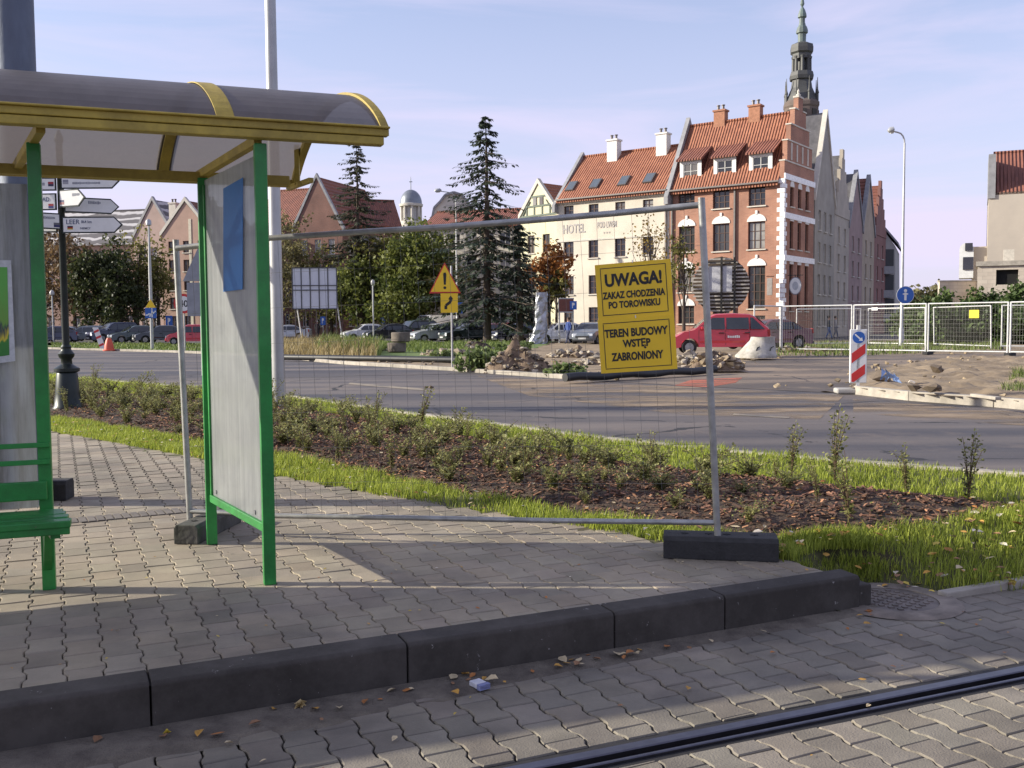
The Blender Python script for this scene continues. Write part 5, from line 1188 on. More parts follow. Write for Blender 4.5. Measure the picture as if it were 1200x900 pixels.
def chunk(b, c, s, m=0, col=None, flat=.7):
    pts = []
    for i in range(10):
        d = Vector((random.gauss(0, 1), random.gauss(0, 1), random.gauss(0, 1))).normalized(); pts.append((c[0] + d.x * s * U_(.7, 1.2), c[1] + d.y * s * U_(.7, 1.2), c[2] + d.z * s * flat * U_(.7, 1.1)))
    bm = bmesh.new(); [bm.verts.new(p) for p in pts]; bmesh.ops.convex_hull(bm, input=bm.verts)
    bm.verts.index_update(); vs = [v.co.copy() for v in bm.verts]; fs = [[v.index for v in f.verts] for f in bm.faces]; bm.free(); b.add(vs, fs, m, col)
def heap(name, label, px, py, wpx, hpx, mats, nchunk, csize, z=.22, cols=((.8, .7, .55), (.5, .42, .34), (1.1, 1.05, .95)), dep=.6, cat='rubble heap'):
    t, k, p = base_thing(name, label, cat, px, py, z); w_, h_ = wpx * k / 2, hpx * k; n = 26; b = MB(); vs = []; sd_ = U_(0, 99)
    def hz(u, v):
        rr = math.sqrt(u * u + v * v); return h_ * (max(0, 1 - rr) ** .8) * (.75 + .6 * noise.noise(Vector((u * 2.2, v * 2.2, sd_)))) + .12 * h_ * noise.noise(Vector((u * 7, v * 7, sd_))) * max(0, 1 - rr)
    for i in range(n + 1):
        for j in range(n + 1):
            u, v = -1 + 2 * i / n, -1 + 2 * j / n; vs.append((u * w_, v * w_ * dep, hz(u, v) - .04))
    b.add(vs, [(i * (n + 1) + j, (i + 1) * (n + 1) + j, (i + 1) * (n + 1) + j + 1, i * (n + 1) + j + 1) for i in range(n) for j in range(n)])
    for i in range(nchunk):
        a, q = U_(0, 2 * PI), math.sqrt(rnd()); u, v = q * math.cos(a), q * math.sin(a); s = csize * U_(.3, 1.15); kk = U_(.38, .85); c = random.choice(cols); chunk(b, (u * w_, v * w_ * dep, max(0, hz(u, v)) + s * .15), s, 1, tuple(kk * e for e in c))
    b.build('heap', mats, t); return t
m_soil = mat('heap soil', (.24, .17, .11), .95, scale=3, col2=(.10, .07, .05), bump=.8, bscale=20); m_chunk = mat('rubble piece', (.55, .50, .43), .9, scale=6, var=.15, attr=True)
heap('rubble_heap', 'brown heap of broken stone and earth right of the green weeds', 606, 436, 80, 46, [m_soil, m_chunk], 170, .11)
heap('rubble_heap', 'tan heap of broken kerbstones and clods in front of the red hatchback', 838, 432, 70, 28, [m_soil, m_chunk], 110, .16, .3, ((.9, .75, .55), (.6, .48, .36), (1.2, 1.1, 1.0)))
heap('rubble_heap', 'low pale rubble left of the red hatchback wheel', 806, 425, 40, 13, [m_soil, m_chunk], 60, .17, .3, ((1.2, 1.15, 1.05), (.8, .72, .6)))
heap('rubble_heap', 'scatter of pale slabs behind the brown stone heap', 700, 427, 70, 9, [m_soil, m_chunk], 50, .2, .22, ((1.25, 1.2, 1.1), (.8, .72, .6)))
heap('earth_bank', 'bank of yellowish dug sand along the mesh fence by the brick house', 945, 412, 100, 7, [mat('dug sand', (.42, .30, .16), .95, scale=2, col2=(.22, .15, .09), bump=.8), m_chunk], 40, .15, .25, dep=.15, cat='earth bank')
heap('rubble_heap', 'row of pale stones beyond the road beside the stack of rings', 525, 416, 60, 8, [m_soil, m_chunk], 50, .22, .22, ((1.1, 1.0, .85), (.7, .62, .5)))
heap('earth_bank', 'low dark earth heap left of the stack of rings', 437, 411, 40, 9, [mat('dark soil', (.09, .065, .045), .95, scale=3, var=.25, bump=.7), m_chunk], 20, .12, .22, cat='earth bank')
heap('earth_bank', 'dark earth heap below the warning sign pole', 560, 411, 44, 16, [mat('dark soil', (1, 1, 1)), m_chunk], 25, .16, .22, cat='earth bank')
# concrete well cone lying on the site, stack of rings, pipe sections
t, k, p = base_thing('concrete_cone', 'pale concrete well cone standing on the dug ground beside the red hatchback', 'concrete cone', 886, 419, .28); w_, h_ = 23 * k, 24 * k
b = MB(); b.lathe([(w_ * 1.05, 0), (w_ * 1.05, h_ * .12), (w_ * .98, h_ * .2), (w_ * .62, h_ * .85), (w_ * .62, h_), (w_ * .48, h_), (w_ * .48, h_ * .6)], n=28)
for v_ in range(len(b.v)): x, y, z = b.v[v_]; q_ = 1 + .10 * noise.noise(Vector((x * 2.3, y * 2.3, z * 2.3))); b.v[v_] = (x * q_ + .32 * z, y * q_, z * (1 + .06 * noise.noise(Vector((x * 2, y * 2, 5)))))
b.build('cone_shell', mat('raw concrete', (.50, .47, .42), .9, scale=2.5, col2=(.27, .25, .21), bump=.6, bscale=9), t, smooth=True)
b = MB(); b.disc((.32 * h_, 0, h_ + .004), (w_ * .47, 0, 0), (0, w_ * .47, 0), (0, 0, .003), 24); b.build('opening', mat('slot dark', (1, 1, 1)), t)
b = MB()
for e in (-.5, .5): b.tube([(.1 + e * .5, -w_ * .85, h_ * .35), (.15 + e * .5, -w_ * .82, h_ * .5), (.25 + e * .5, -w_ * .74, h_ * .55)], .02, 6)
b.build('lifting_hook', m_iron, t)
t, k, p = base_thing('concrete_rings', 'stack of two dark weathered concrete rings on the verge', 'concrete rings', 465, 413, .22); m_dc = mat('dark concrete', (.17, .14, .11), .9, scale=3, col2=(.09, .075, .06), bump=.4)
for z0, rr in ((0, .34), (12 * k, .37)):
    b = MB(); b.lathe([(11 * k * .8, z0), (11 * k, z0 + .05), (11.2 * k, z0 + 10.5 * k), (10.4 * k, z0 + 11.5 * k), (8 * k, z0 + 11.5 * k)], (.0 if z0 == 0 else .2, 0, 0), 20); b.build('ring', m_dc, t, smooth=True)
# long dark pipe by the road edge
p0, p1 = at(662, 447, .25), at(838, 437, .25); t = thing('pipe', 'long dark plastic pipe lying along the road edge below the yellow signs', 'pipe', tuple(p0)); b = MB()
b.tube([p0.lerp(p1, s / 12) + Vector((0, 0, .09 + .02 * math.sin(s * 1.7))) for s in range(13)], .10, 12); b.build('tube', mat('dark pipe', (.025, .025, .026), .5, scale=4, var=.2), t, world=True, smooth=True)
p0, p1 = at(330, 421.5, .25), at(535, 425, .25); t = thing('pipe', 'black pipe along the far verge in front of the dry grass', 'pipe', tuple(p0)); b = MB()
b.tube([p0.lerp(p1, s / 12) + Vector((0, 0, .1)) for s in range(13)], .11, 10); b.build('tube', mat('dark pipe', (1, 1, 1)), t, world=True, smooth=True)
# two lumps on the road, clods on the island
for (px, py, s, z, lb) in ((499, 454.5, .06, .21, 'small dark stone at the end of the pale line on the road, left one'), (505, 455, .065, .21, 'small dark stone at the end of the pale line on the road, right one'), (1096, 436, .19, .41, 'half brick lying in the middle of the dug island'), (1069, 457, .15, .39, 'dark clod on the island left of the other near the kerb'), (1092, 459, .16, .39, 'dark clod on the island right of the other near the kerb'), (1068, 450, .07, .45, 'white pebble behind the dark clod on the island'), (1031, 448, .28, .38, 'large dark lump of earth beside the guide board')):
    p = at(px, py, z); b = MB(); chunk(b, (0, 0, s * .4), s, 0, (.30, .25, .2) if 'white' not in lb else (1.4, 1.4, 1.4)); chunk(b, (s * .6, .1 * s, s * .3), s * .6, 0, (.35, .28, .22) if 'white' not in lb else (1.4, 1.4, 1.4)); o = b.build('stone', m_chunk); o.location = p; tag(o, lb, 'stone')
b = MB()
for i in range(60):
    p = rand_in([tuple(q[:2]) for q in ISL]); s = U_(.02, .07); chunk(b, (p[0], p[1], dgz(*p) + .19), s * 1.3, 0, (lambda k: (.8 * k, .68 * k, .5 * k))(U_(.45, .95)))
for i in range(700):
    x, y = U_(-8, 22), U_(18, 42)
    if inside((x, y), DIRT) and (not inside((x, y), ACC) or edge_dist((x, y), ACC) < .8): chunk(b, (x, y, dgz(x, y) + .02), U_(.03, .13), 0, (lambda k: (.85 * k, .72 * k, .54 * k))(U_(.4, .95)))
o = b.build('gravel_scatter', m_chunk); o['kind'] = 'stuff'
p = at(1041, 448, .46); b = MB()
for i in range(9): a = Vector((U_(-.16, .16), U_(-.1, .1), U_(0, .1))); b.face([p + a, p + a + Vector((U_(.05, .14), U_(-.1, .1), U_(-.05, .12))), p + a + Vector((U_(-.1, .1), U_(-.1, .1), U_(.08, .2)))])
o = b.build('plastic_bag', mat('blue plastic', (.3, .45, .75), .3, scale=5, var=.3)); recentre(o, p); tag(o, 'crumpled pale blue plastic bag beside the dark lump on the island', 'plastic bag')
p0, p1 = at(1140, 463, .44), at(1170, 467, .44); b = MB(); b.bar(p0, p1, .1, .05); o = b.build('plank', m_conc, bevel=.01); recentre(o, p0); tag(o, 'thin pale lath lying on the island near the kerb', 'plank')
# silver foil-wrapped sculpture
t, k, p = base_thing('wrapped_sculpture', 'tall crumpled silver sheet sculpture widening at its foot, left of the brown board', 'sculpture', 632, 403, .22); b = MB(); n, mm = 16, 22; vs = []
for j in range(mm + 1):
    s = j / mm; z = s * 60 * k; wd = (8.0 + 9 * max(0, .3 - s)) * k * (1 - .15 * s); xc = (1.5 - 10 * max(0, .3 - s) * 1.1 + s * 1.5) * k
    for i in range(n): a = 2 * PI * i / n; q = 1 + .28 * noise.noise(Vector((math.cos(a) * 2, math.sin(a) * 2, s * 9))); vs.append((xc + wd * math.cos(a) * q, wd * .55 * math.sin(a) * q, z))
b.add(vs, [(j * n + i, j * n + (i + 1) % n, (j + 1) * n + (i + 1) % n, (j + 1) * n + i) for j in range(mm) for i in range(n)]); b.build('sheet', mat('silver foil', (.40, .41, .44), .34, .75, scale=3, var=.2, bump=.6, bscale=4), t)
b = MB(); b.bar((8 * k, 0, 0), (9 * k, 0, 61 * k), .07, .07); b.build('rod', m_gp, t)
# orange waste bin by the sign pole
t, k, p = base_thing('waste_bin', 'small orange waste bin on a post behind the warning sign pole', 'bin', 534, 398, .22); b = MB(); b.lathe([(.2, .55), (.26, .6), (.3, 1.1), (.3, 1.15), (.18, 1.22)], n=14); b.build('bin_body', mat('bin orange', (.6, .17, .04), .5), t, smooth=True); b = MB(); b.lathe([(.05, -.05), (.05, .56)], n=8); b.build('post', m_gp, t)
t, k, p = base_thing('wheeled_bin', 'white bin with a rounded lid beside the person in the black coat', 'bin', 361, 396.5, .22); b = MB(); b.lathe([(.3, 0), (.36, .1), (.42, .75), (.44, .8), (.38, .95), (.15, 1.05)], n=14); b.build('bin_body', m_sw, t, smooth=True)
b = MB(); b.lathe([(.445, .76), (.455, .78), (.455, .82), (.44, .83)], n=14); b.build('rim', m_gp, t)
# ================================================================== BUILDINGS
m_pane, _n, _b = new_mat('window pane'); _b.inputs['Roughness'].default_value = .09; _b.inputs['Specular IOR Level'].default_value = .8
_o = N(_n, 'ShaderNodeObjectInfo'); _r = N(_n, 'ShaderNodeValToRGB'); _e = _r.color_ramp.elements; _r.color_ramp.interpolation = 'CONSTANT'
_e[0].color = (.018, .02, .024, 1); _e[1].position = .45; _e[1].color = (.045, .045, .045, 1)
for _p, _c in ((.7, (.12, .11, .10, 1)), (.86, (.26, .25, .23, 1))): _q = _e.new(_p); _q.color = _c
_t = N(_n, 'ShaderNodeTexCoord'); _z = N(_n, 'ShaderNodeTexNoise'); _z.inputs['Scale'].default_value = 1.3; L(_n, _t.outputs['Object'], _z.inputs['Vector']); _m = N(_n, 'ShaderNodeMix'); _m.data_type = 'RGBA'; _m.blend_type = 'OVERLAY'; _m.inputs['Factor'].default_value = .5
L(_n, _o.outputs['Random'], _r.inputs[0]); L(_n, _r.outputs[0], _m.inputs[6]); L(_n, _z.outputs['Fac'], _m.inputs[7]); L(_n, _m.outputs[2], _b.inputs['Base Color']); m_frw = mat('white window frame', (.6, .6, .57), .6); m_frb = mat('brown window frame', (.10, .05, .035), .6)
m_stone = mat('pale render trim', (.62, .58, .5), .85, scale=2, var=.1); m_cop = mat('grey coping', (.30, .30, .31), .7, scale=2, var=.15); m_zinc = mat('gutter zinc', (.18, .16, .15), .5, .4)
m_rt = tile_mat('orange pantiles', (.19, .062, .034), (.37, .145, .078)); m_rt2 = tile_mat('brown pantiles', (.13, .045, .032), (.26, .095, .06))
def facade(b, O, d, W, z0, z1, ops, dep=.16, m=0):
    """One wall plane with real openings and reveals; d is the wall's direction, outside on its right."""
    d = Vector((d[0], d[1], 0)); O = Vector((O[0], O[1], 0)); inn = Vector((-d.y, d.x, 0))
    us = sorted({0, W, *[o[0] for o in ops], *[o[1] for o in ops]}); zs = sorted({z0, z1, *[o[2] for o in ops], *[o[3] for o in ops]})
    pt = lambda u, z, i=0.: O + d * u + inn * i + Vector((0, 0, z))
    for a, c in zip(us, us[1:]):
        for e, f in zip(zs, zs[1:]):
            mu, mz = (a + c) / 2, (e + f) / 2
            if any(o[0] < mu < o[1] and o[2] < mz < o[3] for o in ops): continue
            b.face([pt(a, e), pt(c, e), pt(c, f), pt(a, f)], m)
    for u0, u1, a, c in [o[:4] for o in ops]:
        b.face([pt(u0, a), pt(u0, c), pt(u0, c, dep), pt(u0, a, dep)], m); b.face([pt(u1, a), pt(u1, a, dep), pt(u1, c, dep), pt(u1, c)], m)
        b.face([pt(u0, c), pt(u1, c), pt(u1, c, dep), pt(u0, c, dep)], m); b.face([pt(u0, a), pt(u0, a, dep), pt(u1, a, dep), pt(u1, a)], m)
def window(t, O, d, op, fm, cols=2, rows=3, dep=.16, sill=True, fw_=.07):
    d = Vector((d[0], d[1], 0)); O = Vector((O[0], O[1], 0)); inn = Vector((-d.y, d.x, 0)); u0, u1, z0, z1 = op[:4]
    pt = lambda u, z, i=0.: O + d * u + inn * i + Vector((0, 0, z))
    b = MB(); i = dep - .035
    for u in [u0 + fw_ / 2, u1 - fw_ / 2]: b.bar(pt(u, z0, i), pt(u, z1, i), fw_, .06, up=inn)
    for z in [z0 + fw_ / 2, z1 - fw_ / 2]: b.bar(pt(u0, z, i), pt(u1, z, i), .06, fw_)
    for k in range(1, cols): b.bar(pt(u0 + (u1 - u0) * k / cols, z0, i), pt(u0 + (u1 - u0) * k / cols, z1, i), fw_ * .8, .05, up=inn)
    for k in range(1, rows): b.bar(pt(u0, z0 + (z1 - z0) * k / rows, i), pt(u1, z0 + (z1 - z0) * k / rows, i), .05, fw_ * .6)
    f = b.build('window', fm, t)
    b = MB(); b.face([pt(u0, z0, dep - .01), pt(u1, z0, dep - .01), pt(u1, z1, dep - .01), pt(u0, z1, dep - .01)]); b.build('pane', m_pane, f)
    if sill: b = MB(); b.obox(pt((u0 + u1) / 2, z0 - .05, -.05), d * ((u1 - u0) / 2 + .1), inn * .07, (0, 0, .045)); b.build('sill', m_stone, f)
    return f
def roof2(t, x0, x1, ya, yb, ze, zr, m, ov=.3, th=.18, yr=None, name='roof', zb=None):
    """Pitched roof with its ridge along x."""
    yr = (ya + yb) / 2 if yr is None else yr; zb = ze if zb is None else zb; b = MB()
    s = (zr - ze) / (yr - ya); s2 = (zr - zb) / (yb - yr); A = (ya - ov, ze - ov * s); R = (yr, zr); Bk = (yb + ov, zb - ov * s2)
    b.ext([(x0, A[0], A[1]), (x1, A[0], A[1]), (x1, R[0], R[1]), (x0, R[0], R[1])], (0, 0, -th)); b.ext([(x0, R[0], R[1]), (x1, R[0], R[1]), (x1, Bk[0], Bk[1]), (x0, Bk[0], Bk[1])], (0, 0, -th))
    b.tube([(x0, yr, zr + .02), (x1, yr, zr + .02)], .12, 8); return b.build(name, m, t, fix=True)
def chimney(parent, x, y, z0, z1, w_, d_, m):
    b = MB(); b.box((x - w_ / 2, y - d_ / 2, z0), (x + w_ / 2, y + d_ / 2, z1)); b.box((x - w_ / 2 - .08, y - d_ / 2 - .08, z1 - .16), (x + w_ / 2 + .08, y + d_ / 2 + .08, z1 - .02)); c = b.build('chimney', m, parent)
    b = MB()
    for e in (-.22, .22): b.lathe([(.11, z1 - .02), (.11, z1 + .32), (.16, z1 + .34), (.16, z1 + .4)], (x + e * w_, y, 0), 8)
    b.build('flue', m_zinc, c)
CORNER = Vector((20.7, 75, .2)); FDIR = Vector((-.81, .59, 0)).normalized(); ROT = math.atan2(-FDIR.y, -FDIR.x); FN = Vector((-FDIR.y, FDIR.x, 0)); FN = FN if FN.y < 0 else -FN
def on_front(px, py, orig):                   # pixel on the houses' common front plane -> local x, z
    p = hit(px, py, CORNER, FN); return (p - orig).dot(-FDIR), p.z - .2
def ops_front(lst, orig, sc, ox, oy):
    r = []
    for x0, y0, x1, y1 in lst:
        a = on_front(ox + x0 / sc, oy + (y0 + y1) / 2 / sc, orig); c = on_front(ox + x1 / sc, oy + (y0 + y1) / 2 / sc, orig); m_ = ox + (x0 + x1) / 2 / sc
        r.append((a[0], c[0], on_front(m_, oy + y1 / sc, orig)[1], on_front(m_, oy + y0 / sc, orig)[1]))
    return r
# ---- the brick corner house
m_slate = mat('slate', (.12, .115, .12), .6, scale=2, var=.2)
W = 9.6; D = 6.6; OB = CORNER + FDIR * W
m_br = brick_mat('salmon brick', (.40, .185, .12), (.33, .145, .095), (.40, .29, .22)); 
t = thing('brick_house', 'salmon brick corner house with three white dormers and a stepped gable', 'house', tuple(OB), ROT)
ops3 = ops_front([(98, 409, 152, 452), (212, 399, 267, 462), (330, 389, 385, 453)], OB, 2.813, 760, 80)
ops2 = ops_front([(100, 522, 152, 605), (212, 513, 266, 603), (328, 506, 384, 596)], OB, 2.813, 760, 80)
ops1 = ops_front([(97, 662, 150, 738), (212, 660, 266, 735), (328, 652, 384, 792)], OB, 2.813, 760, 80)
ops0 = ops_front([(98, 784, 150, 842), (212, 778, 266, 850), (334, 815, 384, 895)], OB, 2.813, 760, 80)
ze = on_front(850, 212, OB)[1]; zr = ze + 5.3; zap = ze + 6.3
b = MB(); O0 = (0, 0); facade(b, O0, (1, 0), W, -.3, ze, ops3 + ops2 + ops1 + ops0, .22)
gh = [h for h in ((ops3[2][2] - .1, ops3[2][3] - .1), (ops2[2][2], ops2[2][3]), (ops1[2][2] - .2, ops1[2][3] + .1))]
gops = [(y, y + .75, a, c) for a, c in gh for y in (1.25, 2.95, 4.65)]
facade(b, (W, 0), (0, 1), D, -.3, ze, gops, .22); b.face([(0, 0, -.3), (0, D, -.3), (0, D, ze), (0, 0, ze)]); b.face([(0, D, -.3), (W, D, -.3), (W, D, ze), (0, D, ze)])
b.face([(0, 0, ze), (0, D, ze), (0, D / 2, zr - .2)])
st = [(0, ze), (0, ze + 1.1), (.55, ze + 1.1), (.55, ze + 2.7), (1.25, ze + 2.7), (1.25, ze + 4.0), (2.05, ze + 4.0), (2.05, ze + 5.3), (2.8, ze + 5.3), (2.8, zap)]
gp_ = st + [(D - y, z) for y, z in reversed(st)]
b.ext([(W - .38, y, z) for y, z in gp_], (.38, 0, 0)); b.build('wall', m_br, t)
for f in (lambda y: y, lambda y: D - y):
    b = MB()
    for (y0, z0), (y1, z1) in zip(st, st[1:]):
        if z0 == z1: b.box((W - .42, min(f(y0), f(y1)) - .04, z0), (W + .06, max(f(y0), f(y1)) + .04, z0 + .1))
    b.build('gable_coping', m_stone, t)
b = MB(); b.box((W - .42, 2.76, zap), (W + .06, D - 2.76, zap + .14)); b.lathe([(.16, zap + .14), (.2, zap + .3), (.08, zap + .4), (.12, zap + .55), (.02, zap + .75)], (W - .18, D / 2, 0), 10); b.build('finial', m_stone, t); b = MB()
for z, i_ in ((ze + 1.15, .15), (ze + 2.75, .6), (ze + 4.05, 2.1)): b.box((W, i_, z - .06), (W + .05, D - i_, z + .05))
for y in (1.4, 2.6, 3.8, 5.0): b.box((W, y - .12, ze + 1.3), (W + .05, y + .12, ze + 2.6))
b.build('gable_trim', m_stone, t)
for z in (ze - .05, gh[0][0] - .75, gh[1][0] - .75): b = MB(); b.box((W, -.06, z - .22), (W + .1, D + .05, z + .22)); b.build('string_course', mat('weathered sandstone', (1, 1, 1)), t)
b = MB(); z = 0.; k_ = 0
while z < ze - .3: l_ = .55 if k_ % 2 else .32; b.box((W - l_, -.03, z), (W + .03, .3 + (.25 if k_ % 2 == 0 else 0), z + .33)); z += .36; k_ += 1
b.build('quoins', mat('weathered sandstone', (.50, .45, .37), .88, scale=1.5, var=.16), t, bevel=.01)
for o in ops3 + ops2 + ops1 + ops0: window(t, O0, (1, 0), o, m_frb, 3, 3 if o[3] - o[2] < 2.5 else 5, .22)
for o in gops: window(t, (W, 0), (0, 1), o, m_frb, 1, 3, .22)
m_arch = mat('white arch panel', (.74, .72, .68), .7, var=.05)
for o in ops2 + ops1[:2] + [ops1[2]] + ops0[:1]:
    c = (o[0] + o[1]) / 2; r = (o[1] - o[0]) / 2; b = MB(); b.ext([(c + (r + .08) * math.cos(a), -.05, o[3] + .03 + (r * .85) * math.sin(a)) for a in [PI * i / 14 for i in range(15)]], (0, .06, 0)); b.box((c - .09, -.09, o[3] + r * .82), (c + .09, -.0, o[3] + r * .82 + .3)); b.build('arch', m_arch, t, fix=True)
for o in gops:
    c = (o[0] + o[1]) / 2; b = MB(); b.ext([(W + .05, c + .42 * math.cos(a), o[3] + .03 + .5 * math.sin(a)) for a in [PI * i / 10 for i in range(11)]], (-.06, 0, 0)); b.build('arch', m_arch, t, fix=True)
rf = roof2(t, .1, W - .4, 0, D, ze, zr, m_rt, .35)
for ch in (2.9, 5.9): 
    chimney(rf, ch, D / 2 + .1, zr - 1.2, zr + 1.0, .95, .7, mat('chimney brick', (.42, .20, .12), .9, scale=5, var=.15))
def dormer(x0, x1, z0, z1):
    yf = .42; b = MB(); op = (x0 + .3, x1 - .3, z0 + .35, z1 - .22); facade(b, (x0, yf), (1, 0), x1 - x0, z0, z1, [(op[0] - x0, op[1] - x0, op[2], op[3])], .1); dm = b.build('dormer', mat('dormer white', (.72, .71, .68), .6, var=.04), t)
    window(dm, (0, yf), (1, 0), op, m_frw, 2, 2, .1, False)
    yb = yf + (z1 - z0) * .62 + 1.0; b = MB()
    for x in (x0 + .01, x1 - .01): b.ext([(x - .04, yf + .02, z0), (x - .04, yf + .02, z1), (x - .04, yb, z1 + (yb - yf) * .62), (x - .04, yb, z1 - .2)], (.08, 0, 0))
    b.build('cheek', mat('dormer cheek', (.10, .035, .025), .8), dm); b = MB(); sl_ = .62; yt = yf + 2.3
    b.ext([(x0 - .22, yf - .3, z1 - .05), (x1 + .22, yf - .3, z1 - .05), (x1 + .22, yt, z1 - .05 + (yt - yf + .3) * sl_), (x0 - .22, yt, z1 - .05 + (yt - yf + .3) * sl_)], (0, 0, .14)); b.build('dormer_roof', m_rt2, dm, fix=True)
for x0, y0, x1, y1 in ((92, 292, 163, 368), (203, 281, 277, 356), (320, 268, 397, 348)):
    a = on_front(760 + x0 / 2.813, 200, OB)[0]; c = on_front(760 + x1 / 2.813, 200, OB)[0]; mz = 760 + (x0 + x1) / 2 / 2.813
    dormer(a + .1, c + .1, on_front(mz, 80 + y1 / 2.813, OB)[1] - .25, on_front(mz, 80 + y0 / 2.813, OB)[1] - .25)
b = MB(); sl_ = (zr - ze) / (D / 2)
b.ext([(-.16, -.75, ze - .75 * 1.2), (-.16, D / 2, zr + .75), (-.16, D + .75, ze - .9), (-.16, D + .75, ze - 1.5), (-.16, -.75, ze - 1.5)], (.36, 0, 0)); b.build('parapet', m_cop, t, fix=True)
b = MB(); b.box((0.2, -.5, ze - .5), (W - .3, -.36, ze - .38)); b.bar((W * .59, -.1, -.2), (W * .59, -.1, ze - .3), .13, .13, up=(0, 1, 0)); b.bar((0.25, -.1, -.2), (.25, -.1, ze - .3), .13, .13, up=(0, 1, 0)); b.build('gutter', m_zinc, t)
# round sign and blade sign hung on the house (their own things)
def wall_local(x, y, z): return ROOTM[t.name] @ Vector((x, y, z))
c = hit(932, 335, wall_local(W + .7, .6, 0), Vector((-.35, -.94, 0)).normalized()); k = c.y / F_PX
s_ = thing('hanging_sign', 'round white sign on a bracket at the brick gable corner', 'sign', tuple(c)); b = MB(); ax = Vector((.93, -.36, 0)); b.disc(c, ax * 7 * k, (0, 0, 10.5 * k), Vector((.36, .93, 0)) * .06, 28); b.build('plate', mat('sign rim grey', (.25, .25, .27), .5), s_, world=True, fix=True)
b = MB(); b.disc(c - Vector((.36, .93, 0)) * .004, ax * 6.2 * k, (0, 0, 9.4 * k), Vector((.36, .93, 0)) * -.01, 28); b.build('plate_face', m_sw, s_, world=True, fix=True)
b = MB(); b.disc(c - Vector((.36, .93, 0)) * .016, ax * 3.4 * k, (0, 0, 5 * k), Vector((.36, .93, 0)) * -.006, 20); b.build('emblem', mat('emblem grey', (.45, .47, .5), .5), s_, world=True, fix=True)
b = MB(); b.bar(c + ax * -9 * k + Vector((0, 0, 12.4 * k)), c + ax * 9 * k + Vector((0, 0, 12.4 * k)), .05, .05); b.bar(c + Vector((0, 0, 10 * k)), c + Vector((0, 0, 12.4 * k)), .04, .04, up=(0, 1, 0)); b.build('bracket', m_iron, s_, world=True)
c = hit(902, 336, wall_local(W - 1, -.6, 0), FN); k = c.y / F_PX; s_ = thing('hanging_sign', 'small dark hanging blade sign on the front of the brick house near its corner', 'sign', tuple(c)); b = MB(); b.obox(c, Vector((.8, -.6, 0)) * 3.2 * k, Vector((.6, .8, 0)) * .05, (0, 0, 10 * k)); b.build('plate', mat('blade sign', (.3, .27, .25), .6), s_, world=True, bevel=.02); b = MB(); b.bar(c + Vector((-4 * k, 0, 12 * k)), c + Vector((5 * k, 0, 12 * k)), .05, .05); b.build('bracket', m_iron, s_, world=True)
# round slatted structure in front of the brick house
cc = atd(844.5, 334, 72.5); k = cc.y / F_PX; s_ = thing('slatted_wheel', 'round structure of pale horizontal slats with dark posts in front of the brick house', 'structure', (cc.x, cc.y, .2), ROT * .6); cz = cc.z - .2; Rr = 32 * k
m_slat = mat('pale slats', (.48, .44, .39), .7, scale=2, var=.2); m_dp = mat('dark posts', (.025, .022, .02), .7)
n = 15
for i in range(n):
    z = -Rr + 2 * Rr * (i + .5) / n; hw_ = math.sqrt(max(0, Rr * Rr - z * z)) * 1.06; b = MB(); b.box((-hw_, -.32 + .1 * abs(z) / Rr, cz + z - Rr / n * .42), (hw_, -.22 + .1 * abs(z) / Rr, cz + z + Rr / n * .42)); b.build('slat', m_slat, s_)
for x in (-15 * k, 2 * k, 17 * k): b = MB(); b.box((x - .07, -.45, 0), (x + .07, -.33, cz + Rr * (1.02 - .08 * abs(x) / Rr))); b.build('post', m_dp, s_)
for z in (cz + Rr * .82, cz - Rr * .62): b = MB(); b.box((-18 * k, -.5, z - .05), (19 * k, -.455, z + .05)); b.build('crossbar', m_dp, s_)
b = MB(); b.box((-13 * k, -.345, cz - 8 * k), (14 * k, -.325, cz + 21 * k)); b.build('panel', mat('pale lilac panel', (.5, .5, .53), .6), s_); b = MB(); b.disc((0, .06, cz), (Rr * 1.02, 0, 0), (0, 0, Rr * 1.02), (0, .1, 0), 36); b.build('backing', mat('dark backing', (.10, .07, .05), .8), s_, fix=True)
# ---- the cream hotel
WH_ = 11.0; OH = OB + FDIR * WH_; DH = 8.5
t = thing('hotel_building', 'cream rendered hotel with orange tiled roof, four skylights and two white chimneys', 'house', tuple(OH), ROT)
r1 = ops_front([(346, 605, 395, 653), (471, 596, 520, 645), (604, 585, 654, 633), (743, 573, 795, 621)], OH, 4.286, 580, 100)
r2 = ops_front([(346, 782, 395, 872), (470, 775, 518, 866), (602, 767, 655, 860), (742, 760, 795, 850)], OH, 4.286, 580, 100)
r3, r4 = [], []
for o in r2:
    r3.append((o[0], o[1], on_front(695, 344.5, OH)[1], on_front(695, 322.5, OH)[1])); r4.append((o[0], o[1], on_front(695, 381, OH)[1], on_front(695, 360, OH)[1]))
zeh = on_front(715, 226, OH)[1]; zrh = zeh + 4.1
m_cream = mat('cream render', (.68, .61, .50), .88, scale=.4, var=.10, bump=.1, bscale=20)
b = MB(); facade(b, O0, (1, 0), WH_ - .02, -.3, zeh, r1 + r2 + r3 + r4, .2); b.face([(0, 0, -.3), (0, DH, -.3), (0, DH, zeh), (0, 0, zeh)]); b.face([(0, DH, -.3), (WH_, DH, -.3), (WH_, DH, zeh), (0, DH, zeh)]); b.face([(0, 0, zeh), (0, DH, zeh), (0, DH / 2, zrh - .2)]); b.build('wall', m_cream, t)
for o in r1 + r2 + r3 + r4: window(t, O0, (1, 0), o, m_frb, 2, 2 if o in r1 else 3, .2)
rf = roof2(t, .15, WH_ - .2, 0, DH, zeh, zrh, m_rt, .35)
